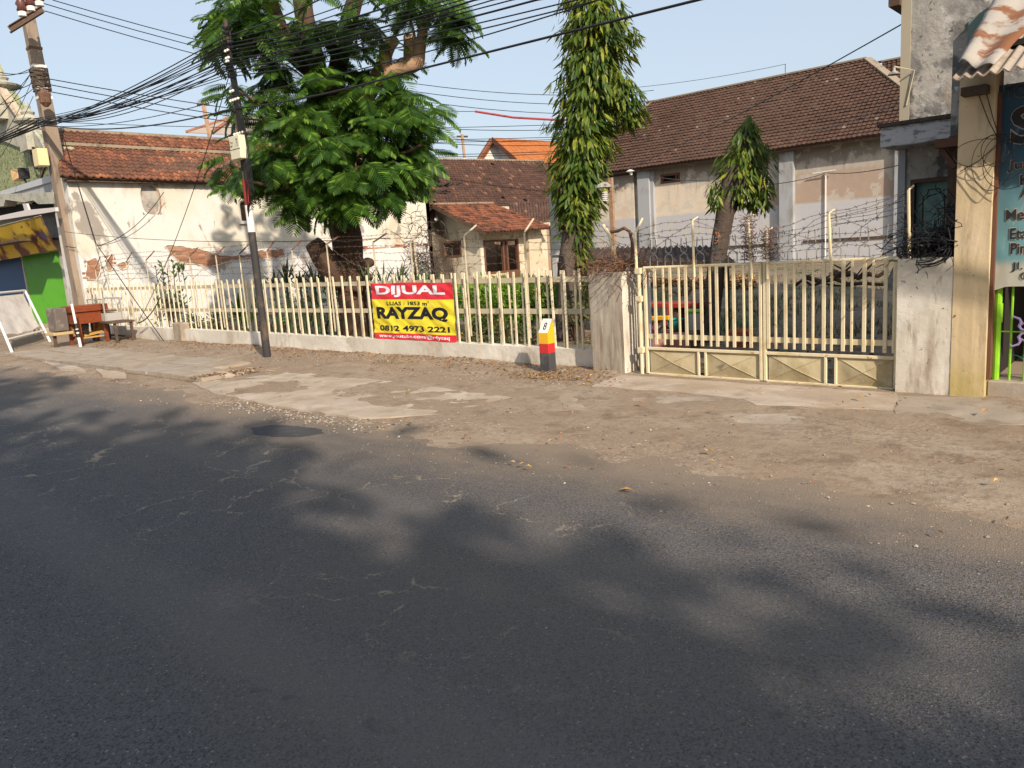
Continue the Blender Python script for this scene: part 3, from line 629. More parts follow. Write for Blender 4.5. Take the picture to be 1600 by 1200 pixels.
# ------------------------------------------------------------------ gate, two leaves
GY = 8.40
def gx(px, py=480): return on_y(px, py, GY).x
def gate_leaf(label, x0, x1, panels, slats, hooppx, posts):
    root = thing('gate_leaf', label, 'gate', ((x0 + x1) / 2, GY, 0), 'gate leaves')
    mb = MB()
    w = 0.036
    mb.box(x0, x0 + w, GY - .018, GY + .018, 0.03, 1.355); mb.box(x1 - w, x1, GY - .018, GY + .018, 0.03, 1.355)
    mb.tube([(x0, GY, 1.365), (x1, GY, 1.365)], 0.021, 8)
    mb.box(x0 + w, x1 - w, GY - .0165, GY + .0165, 0.335, 0.37); mb.box(x0 + w, x1 - w, GY - .0165, GY + .0165, 0.012, 0.042)
    for (a, b) in panels:
        for xx in (a, b):
            if x0 + 0.05 < xx < x1 - 0.05: mb.box(xx - .014, xx + .014, GY - .015, GY + .015, 0.042, 0.335)
    build('frame', mb, MT['cream_paint'], root, bevel=0.004)
    for (a, b) in panels:
        a += .016; b -= .016; z0, z1 = 0.044, 0.333; cx, cz = (a + b) / 2, (z0 + z1) / 2
        mb = MB(); y = GY + 0.012; d = 0.042
        mb.add([(a, y, z0), (b, y, z0), (b, y, z1), (a, y, z1), (cx, y - d, cz)], [(0, 1, 4), (1, 2, 4), (2, 3, 4), (3, 0, 4)])
        mb.tube([(a, y - .001, z0), (cx, y - d - .001, cz), (b, y - .001, z1)], 0.0045, 4); mb.tube([(a, y - .001, z1), (cx, y - d - .001, cz), (b, y - .001, z0)], 0.0045, 4)
        build('sheet_panel', mb, MT['cream_panel'], root)
    mb = MB(); mb.box(x0 + w + .001, x1 - w - .001, GY + .000, GY + .016, 0.475, 0.535); build('rail', mb, MT['cream_paint'], root)
    for i, px in enumerate(slats):
        x = gx(px); wd = 0.038 if (i % 2 == 0) else 0.025
        mb = MB(); mb.box(x - wd / 2, x + wd / 2, GY - .022, GY - .002, 0.405, 1.375)
        build('slat', mb, MT['cream_paint'], root, bevel=0.003)
    for px in hooppx:
        x = on_y(px, 410, GY).x; r = 0.052
        pts = [(x - r, GY, 1.37)] + [(x + r * math.cos(PI - t * PI / 8), GY, 1.47 + r * math.sin(t * PI / 8)) for t in range(9)] + [(x + r, GY, 1.37)]
        mb = MB(); mb.tube(pts, 0.006, 5)
        zc = 1.47 + r + 0.012 + 0.042; r2 = 0.042
        pts = [(x - r2 * .75, GY, zc + 0.13)] + [(x - r2 * math.cos(t * PI / 8), GY, zc - r2 * math.sin(t * PI / 8)) for t in range(9)] + [(x + r2 * .75, GY, zc + 0.13)]
        mb.tube(pts, 0.006, 5)
        build('hoop', mb, MT['hoop'], root)
    return root
xa, xm1, xm2, xb = on_y(1008, 560, GY).x + .02, on_y(1192, 480, GY).x - .006, on_y(1192, 480, GY).x + .006, -2.245
gp = [on_y(p, 575, GY).x for p in (1010, 1092, 1103, 1186, 1196, 1290, 1306, 1403)]
gate_leaf('left cream iron gate leaf beside the dirty pillar', xa, xm1, [(xa + .036, gp[1]), (gp[2], xm1 - .036)], (1025, 1038, 1048.7, 1062.5, 1073, 1085.6, 1097, 1110.6, 1121, 1136, 1147.5, 1163, 1173.7), (1021.5, 1045, 1069, 1094, 1119, 1145, 1170), ())
gate_leaf('right cream iron gate leaf beside the pitted pillar', xm2, xb, [(xm2 + .036, gp[5]), (gp[6], xb - .036)], (1201, 1212.7, 1228, 1241.5, 1257, 1271, 1287.7, 1300, 1318, 1331.5, 1351, 1364.5, 1384, 1397.5), (1210, 1238, 1268, 1306, 1350, 1392), ())
# hinge pipe on the left pillar
hp = MB(); hx = xa - 0.045
hp.tube([(hx, 8.36, -0.02), (hx, 8.36, 1.34), (hx - 0.03, 8.36, 1.36), (hx - .03, 8.36, 1.80), (hx + .03, 8.45, 1.98)], [.024, .024, .020, .018, .014], 8)
for z in (0.30, 0.95, 1.30): hp.box(hx - .04, hx + .035, 8.33, 8.41, z, z + .07)
tag(build('hinge_post', hp, MT['cream_paint'], base=(hx, 8.36, 0)), 'cream pipe hinge post running up beside the left gate pillar', 'post')
# pipe posts over the gate carrying barbed wire
gposts = []
labs = ['barbed wire pipe post above the left third of the gate', 'pipe post wrapped in coiled rusty wire left of the gate meeting line', 'pipe post wrapped in coiled rusty wire right of the gate meeting line', 'cream barbed wire pipe post above the right gate leaf', 'barbed wire pipe post with an insulator by the right pillar']
for i, (px0, py0, px1, py1) in enumerate(((1085, 433, 1081, 345), (1175, 436, 1167, 342), (1199, 436, 1198, 362), (1299, 425, 1293, 334), (1421, 403, 1418, 297))):
    a = on_y(px0, py0, GY - .045); b = on_y(px1, py1, GY - .045); b.x = a.x + (b.x - a.x) * 0.7
    mb = MB(); mb.tube([a, b], 0.015, 7); mb.tube([b, b + Vector((0.02, 0.10, 0.04))], 0.010, 6); gposts.append(b)
    o = build('pipe_post', mb, [MT['cream_paint']], base=(a.x, a.y, a.z)); tag(o, labs[i], 'post', 'pipe posts over the gate')
mbw = MB(); rr = random.Random(21)
ends = [Vector((hx - .03, 8.4, 1.80))] + gposts
for i in range(len(ends) - 1):
    a, b = ends[i], ends[i + 1]
    if i == 2: 
        continue
    for lev in range(7):
        t = lev / 6; za = 1.42 + (a.z - 1.40) * t; zb = 1.42 + (b.z - 1.40) * (t * 1.0)
        strand(mbw, (a.x, GY, za), (b.x, GY, zb), rr.uniform(-.02, .05), rr, wob=0.03, barb=0.10)
    strand(mbw, (a.x, GY, 1.42), (b.x, GY, b.z), rr.uniform(-.06, .06), rr, wob=.03); strand(mbw, (a.x, GY, a.z), (b.x, GY, 1.45), rr.uniform(-.1, .0), rr, wob=.03)
# high strands on the right swept up to the last post
for k in range(4): strand(mbw, (gposts[3].x, GY, gposts[3].z - .02 - .03 * k), (gposts[4].x, GY, gposts[4].z - .02 - .06 * k), 0.02, rr, wob=.02)
tag(build('barbed_wire', mbw, MT['wire'], recalc=False), 'barbed wire strung between the pipe posts above the gate', 'barbed wire')
def coil(cx, cy, z0, z1, r, turns, rr, mb, jit=0.35, rad_=0.003):
    pts = []; n = turns * 9
    for i in range(n + 1):
        t = i / n; a = t * turns * 2 * PI; q = r * (1 + jit * rr.uniform(-1, 1)); pts.append(Vector((cx + q * math.cos(a), cy + q * math.sin(a) * .7, z0 + (z1 - z0) * t + rr.uniform(-.02, .02))))
    mb.tube(pts, rad_, 3, cap=False)
for gi, lab in ((1, 'rusty barbed wire coil round the post left of the gate meeting line'), (2, 'rusty barbed wire coil round the post right of the gate meeting line')):
    p = gposts[gi]; mb = MB()
    for q in range(3): coil(p.x + rr.uniform(-.01, .01), p.y + .03, 1.40, p.z + .02, 0.035 + .025 * q, 12, rr, mb)
    for q in range(46):
        c = Vector((p.x + rr.gauss(0, .07), p.y + rr.gauss(0, .05), rr.uniform(1.42, p.z + .05))); v = Vector((rr.uniform(-1, 1), rr.uniform(-1, 1), rr.uniform(-1, 1))).normalized() * rr.uniform(.03, .09)
        mb.tube([c - v, c + Vector((rr.uniform(-.03, .03), 0, rr.uniform(-.03, .03))), c + v], 0.003, 3, cap=False)
    tag(build('wire_coil', mb, MT['rust'], recalc=False), lab, 'wire coil', 'wire coils on the gate posts')
def tangle(name, c, rx, ry, rz, n, label, cat, m_, rad_=0.004, seed=1, L=(.15, .4)):
    rr = random.Random(seed); mb = MB()
    for i in range(n):
        p = Vector(c) + Vector((rr.gauss(0, rx * .5), rr.gauss(0, ry * .5), abs(rr.gauss(0, rz * .5)))); d = Vector((rr.uniform(-1, 1), rr.uniform(-1, 1), rr.uniform(-.5, .6))).normalized(); pts = [p]
        for k in range(5): d = (d + Vector((rr.uniform(-.8, .8), rr.uniform(-.8, .8), rr.uniform(-.7, .5)))).normalized(); p = p + d * rr.uniform(*L) / 5; pts.append(p)
        mb.tube(pts, rad_ * rr.uniform(.6, 1.3), 3, cap=False)
    o = build(name, mb, m_, recalc=False); tag(o, label, cat); return o
tangle('wire_tangle', (-5.72, 8.42, 1.33), .44, .16, .17, 230, 'dark rusty tangle of wire and dead vine on top of the left gate pillar', 'wire tangle', MT['rust'], 0.004, 4, (.2, .6))
tangle('wire_tangle', (-1.97, 8.50, 1.37), .26, .2, .26, 300, 'black tangle of cables on top of the right gate pillar', 'wire tangle', MT['cable'], 0.005, 5, (.2, .55))
tangle('wire_tangle', (-1.86, 8.9, 1.42), .2, .15, .42, 260, 'black cable tangle hanging before the green door', 'wire tangle', MT['cable'], 0.004, 6, (.15, .4))
mb = MB(); rr = random.Random(9)
for k in range(7):
    c = Vector((-1.99 + rr.uniform(-.04, .04), 8.36 + rr.uniform(-.03, .02), 1.42 + rr.uniform(-.03, .04))); r = rr.uniform(.15, .24)
    mb.tube([c + Vector((r * math.cos(t * PI / 9), 0.05 * math.sin(t * PI / 9 * 2) - .07, r * .55 * math.sin(t * PI / 9))) for t in range(19)], 0.0045, 4, cap=False)
tag(build('cable_loop', mb, MT['cable'], recalc=False), 'coiled cable loops slumped over the edge of the right gate pillar', 'cable coil')
# rusty bent pipe frame and a leaning cream post above the left pillar
def ypipe(name, pix, Y, r, m_, label, cat):
    mb = MB(); mb.tube([on_y(a, b, Y) for a, b in pix], r, 7); p = on_y(pix[-1][0], pix[-1][1], Y); return tag(build(name, mb, m_, base=p), label, cat)
ypipe('bent_pipe', [(951, 363), (965, 361), (975, 356), (984, 362), (988, 378), (988, 423)], 8.52, 0.022, MT['rust'], 'rusty pipe bent over above the left gate pillar', 'pipe')
ypipe('leaning_post', [(942, 352), (952, 366), (961, 402), (962, 425)], 8.50, 0.024, MT['cream_paint'], 'cream post with crooked arm leaning over the wire tangle', 'post')
rr = random.Random(33); mb = MB()
A = on_y(942, 353, 8.5); B = Vector((fposts[-1][0], fposts[-1][2], fposts[-1][3]))
for k in range(5):
    strand(mb, A + Vector((0.02 * k, 0, -.07 * k)), B + Vector((0, -.05 * k, -.11 * k)), rr.uniform(.0, .06), rr)
A2 = on_y(984, 360, 8.5)
for k in range(4): strand(mb, A + Vector((0.02 * k, 0, -.06 * k)), A2 + Vector((0.03 * k, 0, -.09 * k)), rr.uniform(-.04, .06), rr)
for k in range(4): strand(mb, A2 + Vector((0, 0, -.08 * k)), (hx - .03, 8.4, 1.80 - .1 * k), rr.uniform(-.04, .06), rr)
tag(build('barbed_wire', mb, MT['wire'], recalc=False), 'barbed wire running from the fence to the crooked post over the left pillar', 'barbed wire')
# loose sheet leaning behind the gate
mb = MB(); a0 = on_y(1003, 540, 8.75); 
mb.grid(lambda u, v: Vector((a0.x - .10 + 0.24 * u, 8.78 + 0.012 * math.sin(u * 40), 0.02 + 1.29 * v)), 24, 2)
o = tag(build('corrugated_sheet', mb, mat('pale_blue_sheet', (0.50, 0.53, 0.58), [((0.36, 0.37, 0.38), 6, .5, .7, (1, 1, .3))], rough=.6)), 'narrow pale corrugated sheet upright behind the left gate leaf', 'metal sheet'); sm_ = o.modifiers.new('s', 'SOLIDIFY'); sm_.thickness = .004

# ------------------------------------------------------------------ banner on the fence
MT['ban_red'] = mat('banner_red_vinyl', (0.62, 0.022, 0.035), rough=0.38, spec=.5, bump=[(5, .25, .02)])
MT['ban_yel'] = mat('banner_yellow_vinyl', (0.75, 0.62, 0.03), rough=0.38, spec=.5, bump=[(5, .25, .02)])
MT['ban_black'] = mat('banner_black_print', (0.012, 0.010, 0.02), rough=0.45)
MT['ban_white'] = mat('banner_white_print', (0.78, 0.78, 0.84), rough=0.4)
bn = thing('banner', 'red and yellow for-sale banner with black phone number tied to the fence', 'banner', (-9.6, FY, 0.3))
c00 = on_y(587, 529, FY + .05); c10 = on_y(715, 534.5, FY + .05); c01 = on_y(580.5, 442.5, FY + .05); c11 = on_y(706.5, 441, FY + .05)
BW = (c10 - c00).length; BH = ((c01 - c00).length + (c11 - c10).length) / 2
def bsurf(x, z, lift=0.0):
    u = x / BW; v = z / BH
    p = (c00 * (1 - u) + c10 * u) * (1 - v) + (c01 * (1 - u) + c11 * u) * v
    p = p.copy(); p.z += -0.006 * math.sin(u * PI * 3) * (1 if v > .97 or v < .03 else .4)
    a = (x * 0.9 + z * 1.1)
    w = 0.006 * math.sin(a * 9 + 2.0 * math.sin(z * 5)) + 0.012 * fbm(x * 1.9, z * 3.6, 1.7) + 0.022 * abs(fbm(x * 1.5 + z * 2.4, (z * 0.9 - x * .6) * .6, 8.0)) + .006 * abs(math.sin(x * 7 + z * 11 + 2 * fbm(x, z))) + 0.012 * math.sin(u * PI) * math.sin(v * PI)
    p.y = FY + 0.047 - abs(w) * 1.3 - lift; return p
nx, nz = 84, 44
for nm, v0, v1, m_ in (('red_band', 0.0, 0.115, 'ban_red'), ('yellow_field', 0.115, 0.715, 'ban_yel'), ('red_band', 0.715, 1.0, 'ban_red')):
    mb = MB(); mb.grid(lambda u, v: bsurf(u * BW, (v0 + (v1 - v0) * v) * BH), nx, max(4, int(nz * (v1 - v0))))
    build(nm, mb, MT[m_], bn, smooth=True, recalc=False)
def lay(lift): return lambda x, z: bsurf(x, z, lift)
def bt(body, u0, u1, v0, v1, bold, m_, nm):
    mb = MB(); text_into(mb, body, lay(0.0035), (u1 - u0) * BW, (v1 - v0) * BH, bold, 0, 0.05, u0 * BW, v0 * BH); build(nm, mb, MT[m_], bn, recalc=False)
bt('DIJUAL', .065, .915, .755, .955, .035, 'ban_white', 'lettering')
bt('LUAS : 1853 m', .20, .70, .612, .678, .026, 'ban_black', 'lettering')
bt('2', .705, .722, .660, .69, .015, 'ban_black', 'lettering')
bt('RAYZAQ', .06, .93, .335, .585, .05, 'ban_black', 'lettering')
bt('0812 4973 2221', .075, .935, .155, .255, .032, 'ban_black', 'lettering')
bt('www.youtube.com/@r4yzaq', .065, .93, .020, .100, .014, 'ban_white', 'lettering')

# ------------------------------------------------------------------ roadside kilometre marker
MT['m_yel'] = mat('marker_yellow', (0.72, 0.40, 0.02), [((.6, .32, .02), 9, .5, .7)], rough=.5)
MT['m_red'] = mat('marker_red', (0.50, 0.03, 0.03), rough=.5)
MT['m_grey'] = mat('marker_dark_grey', (0.055, 0.055, 0.06), [((.09, .085, .08), 8, .5, .7)], rough=.6)
mk = thing('kilometre_marker', 'yellow, red and black roadside marker post with a slanted white number plate', 'marker post', (-6.6, 8.09, 0))
ax, bx, ay, by = -6.675, -6.51, 8.01, 8.16
def taper(z): return 1 - 0.06 * z
def mq(x, y, z):
    cx, cy = (ax + bx) / 2, (ay + by) / 2; k = taper(z); return Vector((cx + (x - cx) * k, cy + (y - cy) * k, z))
def band(nm, z0, z1, m_):
    mb = MB(); vs = [mq(x, y, z) for z in (z0, z1) for x, y in ((ax, ay), (bx, ay), (bx, by), (ax, by))]
    mb.add(vs, [(0, 3, 2, 1), (4, 5, 6, 7), (0, 1, 5, 4), (1, 2, 6, 5), (2, 3, 7, 6), (3, 0, 4, 7)]); build(nm, mb, MT[m_], mk, bevel=.003)
band('dark_base', -0.1, 0.285, 'm_grey'); band('red_band', 0.286, 0.415, 'm_red')
mb = MB(); z0, z1, z2 = 0.416, 0.560, 0.745; ym = by - 0.03
vs = [mq(ax, ay, z0), mq(bx, ay, z0), mq(bx, by, z0), mq(ax, by, z0), mq(ax, ay, z1), mq(bx, ay, z1), mq(bx, by, z1 - .0), mq(ax, by, z1), mq(ax, ym, z2), mq(bx, ym, z2)]
mb.add(vs, [(0, 1, 5, 4), (1, 2, 6, 9, 5), (0, 4, 8, 7, 3), (3, 7, 6, 2), (7, 8, 9, 6), (4, 5, 9, 8), (0, 3, 2, 1)])
build('yellow_head', mb, MT['m_yel'], mk)
nrm = (vs[5] - vs[4]).cross(vs[8] - vs[4]).normalized()
mb = MB(); mb.add([v + nrm * .002 for v in (vs[4].lerp(vs[8], .02), vs[5].lerp(vs[9], .02), vs[9], vs[8])], [(0, 1, 2, 3)]); build('number_plate', mb, MT['white'], mk, recalc=False)
ex = (vs[5] - vs[4]).normalized(); ez = (vs[8] - vs[4]).normalized()
mb = MB(); text_into(mb, '8', lambda x, z: vs[4] + ex * x + ez * z + nrm * .0035, .055, .11, .01, 0, 0, .055, .05); build('number', mb, MT['black'], mk, recalc=False)
mb = MB()
text_into(mb, 'SBY', lambda x, z: Vector((ax + x, ay - .002 + .012 * z, z)), .09, .035, .01, 0, 0, .035, .500)
text_into(mb, '47', lambda x, z: Vector((ax + x, ay - .002 + .012 * z, z)), .05, .035, .01, 0, 0, .055, .448)
build('lettering', mb, mat('marker_brown_print', (0.16, 0.04, 0.01)), mk, recalc=False)

# ------------------------------------------------------------------ utility pole on the verge
up = thing('utility_pole', 'black and white banded steel utility pole with a red stripe and pale junction box', 'utility pole', (-12.91, 7.58, 0))
bx0 = on_z(418, 560)
def pp(py, pxhint=None):      # point of the pole axis seen at image height py
    a = on_y(418, py, bx0.y); return a.z
topz = on_y(357, 30, bx0.y).z
tx_ = -12.96
def pxz(z): return Vector((bx0.x + (tx_ - bx0.x) * z / topz, bx0.y, z))
z_w0 = on_y(400, 362, bx0.y).z; z_w1 = on_y(392, 320, bx0.y).z; z_r1 = on_y(387, 280, bx0.y).z; z_g = on_y(378, 205, bx0.y).z
def seg(nm, z0, z1, r0, r1, m_): 
    mb = MB(); mb.tube([pxz(z0), pxz(z1)], [r0, r1], 12); build(nm, mb, m_, up, smooth=False)
MT['pole_black'] = mat('black_pole_paint', (0.035, 0.033, 0.034), [((0.20, 0.18, 0.16), 6, .64, .74, (1, 1, .5)), ((0.10, 0.07, 0.05), 3, .5, .7)], rough=.5)
seg('lower_tube', -.1, z_w0, 0.074, 0.066, MT['pole_black']); seg('white_band', z_w0 + .001, z_w1, 0.066, 0.064, MT['white'])
seg('red_band', z_w1 + .001, z_r1, 0.062, 0.060, mat('pole_red', (0.22, 0.03, 0.025), [((.12, .03, .02), 5, .5, .7)])); seg('upper_tube', z_r1 + .001, topz, 0.045, 0.035, MT['bark_grey'])
bp = on_y(375, 231, bx0.y - .10)
mb = MB(); mb.box(bp.x - .17, bp.x + .17, bx0.y - .20, bx0.y - .06, bp.z - .20, bp.z + .20); jb = build('junction_box', mb, mat('cream_box', (0.62, 0.58, 0.42), [((.5, .42, .28), 7, .6, .75)], rough=.5), up, bevel=.012)
mb = MB(); mb.box(bp.x - .172, bp.x + .172, bx0.y - .203, bx0.y - .198, bp.z - .035, bp.z - .025)
for tx, ux, uz, w_ in (('TKI', -.14, .07, .09), ('MT', -.14, .01, .08), ('BL', .06, .11, .07), ('SL', .06, .06, .06), ('I', .02, .01, .008), ('R', .08, .01, .03)):
    text_into(mb, tx, lambda x, z: Vector((bp.x + x, bx0.y - .202, bp.z + z)), w_, .035, .01, 0, 0, ux, uz)
build('marking', mb, MT['black'], up, recalc=False)
MT['porcelain'] = mat('insulator_porcelain', (0.70, 0.66, 0.58), rough=.3, spec=.6)
for py, hw in ((207, .21), (152, .19), (137, .09), (78, .09), (90, .08), (95, .07)):
    zc = on_y(365 if py < 100 else 385, py, bx0.y).z; mb = MB(); c = pxz(zc)
    mb.tube([c + Vector((-hw * .4, -.07, 0)), c + Vector((hw * 1.4, -.07, 0))], .012, 6)
    n = max(2, int(hw / .045))
    for k in range(n): mb.lathe(c + Vector((-hw * .4 + (k + .5) * hw * 1.8 / n, -.07, -.025)), [(.012, 0), (.026, .01), (.026, .04), (.012, .05)], 7)
    build('insulator_rack', mb, MT['porcelain'], up)
mb = MB(); rr = random.Random(12)
for k in range(6):
    a = pxz(z_w1 - .1 + rr.uniform(-.1, .1)) + Vector((.06, -.06, 0)); b = pxz(topz - .4 - .1 * k) + Vector((.05 + .03 * k, -.05, 0)); mm = a.lerp(b, .5) + Vector((.10 + .03 * k, -.03, -.1)); m2 = a.lerp(b, .2) + Vector((.14 + .04 * k, -.05, -.3 * rr.random()))
    mb.tube([a, m2, mm, b], .008, 5, cap=False)
for k in range(9):
    z = topz - rr.uniform(.05, 1.0); c = pxz(z); mb.tube([c + Vector((.08 * math.cos(t), .08 * math.sin(t), .03 * math.sin(2 * t))) for t in [i * PI / 4 for i in range(9)]], .012, 5, cap=False)
build('cable_run', mb, MT['cable'], up, recalc=False)
mb = MB(); c = pxz(topz - .25)
for s in (-1, 1): mb.tube([c + Vector((.05 * s, 0, 0)), c + Vector((.14 * s, -.02, .03)), c + Vector((.12 * s, -.02, -.12)), c + Vector((.05 * s, 0, -.16))], .014, 6)
build('cable_clamp', mb, MT['black'], up)

# ================================================================== ROOF TILES
def bilin(A, B, C, D, u, v): return (A * (1 - u) + B * u) * (1 - v) + (D * (1 - u) + C * u) * v
def tile_field(A, B, C, D, nu, nv, rise=0.035, lip=0.022, clip=None, seed=0, skip=0.0, over=0.12, sag=0.0):
    """A eave-left, B eave-right, C ridge-right, D ridge-left. one S-shaped clay tile per cell"""
    rr = random.Random(seed); mb = MB(); A, B, C, D = map(Vector, (A, B, C, D))
    N = (B - A).cross(D - A).normalized()
    if N.z < 0: N = -N
    for j in range(nv):
        for i in range(nu):
            u0, u1 = i / nu, (i + 1) / nu; v0, v1 = j / nv, (j + 1) / nv
            if clip and not clip((u0 + u1) / 2, (v0 + v1) / 2): continue
            if rr.random() < skip: continue
            jit = rr.uniform(-.25, .25) * lip
            vs = []
            for (v, up) in ((v0 - over * (v1 - v0), lip), (v1, 0.0)):
                for t, h in ((0, .15), (.3, 1.0), (.6, .35), (1.0, .0)):
                    uu = u0 + (u1 - u0) * (t + rr.uniform(-.02, .02)); p = bilin(A, B, C, D, uu, v)
                    s = -sag * 4 * uu * (1 - uu) if sag else 0
                    vs.append(p + N * (h * rise + up + jit) + Vector((0, 0, s)))
            lo = [vs[k] - N * (lip + .004) for k in range(4)]
            mb.add(vs + lo, [(0, 1, 5, 4), (1, 2, 6, 5), (2, 3, 7, 6), (8, 9, 1, 0), (9, 10, 2, 1), (10, 11, 3, 2)])
    return mb
def ridge_run(root, A, B, n, r=0.11, m_='ridge', name='ridge_tile', mortar=True, drop=Vector((0, 0, 0)), base_r=None):
    A = Vector(A); B = Vector(B); d = (B - A).normalized(); L = (B - A).length / n; side = d.cross(Vector((0, 0, 1))).normalized(); up = side.cross(d)
    def half(L_):
        mb = MB(); vs = []
        for e, rad_ in ((-.03, r * .86), (L_, r * 1.06)):
            for k in range(7):
                a = PI * k / 6; vs.append(Vector((e, rad_ * math.cos(a), rad_ * .8 * math.sin(a))))
        mb.add(vs, [(k, k + 1, 8 + k, 7 + k) for k in range(6)] + [tuple(range(6, -1, -1)), tuple(range(7, 14))]); return mb
    me = mesh_of(name, half(L), MT[m_], (0, 0, 0))
    rot = Matrix((d, side, up)).transposed(); rr = random.Random(int(abs(A.x) * 10))
    for i in range(n):
        p = A + d * (L * i) + up * (.02 + rr.uniform(-.008, .008)); put(name, me, root, p, rot)
    if mortar:
        mb = MB(); mb.bar(A + up * -.02, B + up * -.02, r * 2.5, .09, up=up); build('ridge_mortar', mb, MT['mortar'], root)
def sheet(mb, pts, th=0.03):
    pts = [Vector(p) for p in pts]; n = (pts[1] - pts[0]).cross(pts[2] - pts[0]).normalized()
    if n.z < 0: n = -n
    return mb.poly_prism([p - n * th for p in pts], n * (th * .9))
def bricks_in(poly, plane_x, seed, parent, name='exposed_brick'):
    """bricks laid in courses inside an outline of (y, z); they stand a little back in the broken plaster edge"""
    rr = random.Random(seed)
    def inside(y, z):
        c = False; n = len(poly); j = n - 1
        for i in range(n):
            if ((poly[i][1] > z) != (poly[j][1] > z)) and (y < (poly[j][0] - poly[i][0]) * (z - poly[i][1]) / (poly[j][1] - poly[i][1]) + poly[i][0]): c = not c
            j = i
        return c
    mb = MB(); z0, z1 = min(p[1] for p in poly), max(p[1] for p in poly); y0, y1 = min(p[0] for p in poly), max(p[0] for p in poly)
    z = z0; r = 0
    while z < z1:
        y = y0 - (0.1 if r % 2 else 0)
        while y < y1:
            if inside(y + .1 + rr.uniform(-.06, .06), z + .03): 
                d = rr.uniform(-.004, .012); mb.box(plane_x - .05, plane_x + .012 + d, y + .006, y + .198, z + .005, z + .056)
            y += .21
        z += .065; r += 1
    build(name, mb, MT['brick'], parent, stuff=True)
    mb = MB(); pts = []
    n = len(poly)
    for i in range(n):
        a, b = poly[i], poly[(i + 1) % n]; k = max(2, int(math.hypot(b[0] - a[0], b[1] - a[1]) / .08))
        for q in range(k): t = q / k; pts.append(Vector((plane_x + .0, a[0] + (b[0] - a[0]) * t + rr.uniform(-.03, .03), a[1] + (b[1] - a[1]) * t + rr.uniform(-.03, .03))))
    mb.poly_prism([p + Vector((.003, 0, 0)) for p in pts], (.004, 0, 0)); o = build('brick_mortar', mb, MT['brick_mortar'], parent)
    # lip of broken plaster round the patch
    mb = MB(); mb.tube([p + Vector((.012, 0, 0)) for p in pts] + [pts[0] + Vector((.012, 0, 0))], .016, 4, cap=False); build('plaster_edge', mb, MT['white_low'], parent)

# ================================================================== LEFT HOUSE (long cream wall seen at a slant)
WX = -24.0
lh = thing('house', 'long cream lime-washed house with orange brown tile roof behind the left of the fence', 'house', (-26, 8.4, 0))
yb0, yb1 = on_x(140, 430, WX).y - 0.1, on_x(669, 300, WX).y
o1 = on_x(235, 288, WX); o2 = on_x(235, 334, WX); oc = (o1 + o2) / 2; orz = (o1.z - o2.z) / 2 + .03
ory = abs(on_x(249, 311, WX).y - on_x(220, 311, WX).y) / 2
n1 = on_x(376, 330, WX); n2 = on_x(388, 330, WX); nt_ = on_x(381, 315, WX).z; nb_ = on_x(381, 345, WX).z
yb0 = 8.55
mb = MB()
wall_holes(mb, 'x', WX - .25, WX, yb0, yb1, -.1, 4.38, [(oc.y - ory, oc.y + ory, oc.z - orz, oc.z + orz), (n1.y, n2.y, nb_, nt_)])
o = build('wall', mb, MT['white_wall'], lh); weld(o)
# round the corners of the oval recess, plus a recessed panel behind
mb = MB(); N = 28
def oval(k, s=1.0, p=2.6):
    a = 2 * PI * k / N; c, s_ = math.cos(a), math.sin(a)
    return (oc.y + math.copysign(abs(c) ** (2 / p), c) * ory * s, oc.z + math.copysign(abs(s_) ** (2 / p), s_) * orz * s)
vs = []; fs = []
for k in range(N):
    a = 2 * PI * k / N; q = oval(k, .985); c, s_ = math.cos(a), math.sin(a); m_ = max(abs(c), abs(s_)); vs += [Vector((WX - .004, *q)), Vector((WX - .004, oc.y + c / m_ * ory * 1.001, oc.z + s_ / m_ * orz * 1.001)), Vector((WX - .12, *q))]
for k in range(N):
    j = (k + 1) % N; fs += [(3 * k, 3 * k + 1, 3 * j + 1, 3 * j), (3 * k, 3 * j, 3 * j + 2, 3 * k + 2)]
mb.add(vs, fs); build('oval_reveal', mb, MT['white_wall'], lh, recalc=False)
mb = MB(); mb.box(WX - .2, WX - .10, oc.y - ory - .05, oc.y + ory + .05, oc.z - orz - .05, oc.z + orz + .05); build('oval_panel', mb, MT['render_grey'], lh)
mb = MB(); mb.tube([Vector((WX + .012, *oval(k, 1.04))) for k in range(-5, 8)], .02, 5); build('oval_frame', mb, MT['bark_pale'], lh)
mb = MB(); mb.box(WX - .3, WX - .15, n1.y - .1, n2.y + .1, nb_ - .05, nt_ + .1); build('niche_shutter', mb, MT['wood_dark'], lh)
mb = MB(); ymid = (n1.y + n2.y) / 2; hw = (n2.y - n1.y) / 2
vs = []; 
for k in range(9):
    a = PI * k / 8; vs += [Vector((WX - .003, ymid + hw * math.cos(a), nt_ - hw + hw * math.sin(a))), Vector((WX - .003, ymid + hw * math.cos(a), nt_ + .002))]
mb.add(vs, [(2 * k, 2 * k + 1, 2 * k + 3, 2 * k + 2) for k in range(8)]); build('niche_arch', mb, MT['white_wall'], lh, recalc=False)
mb = MB(); mb.box(WX, WX + .1, n1.y - .12, n2.y + .12, nb_ - .10, nb_ - .02); build('niche_sill', mb, MT['white'], lh)
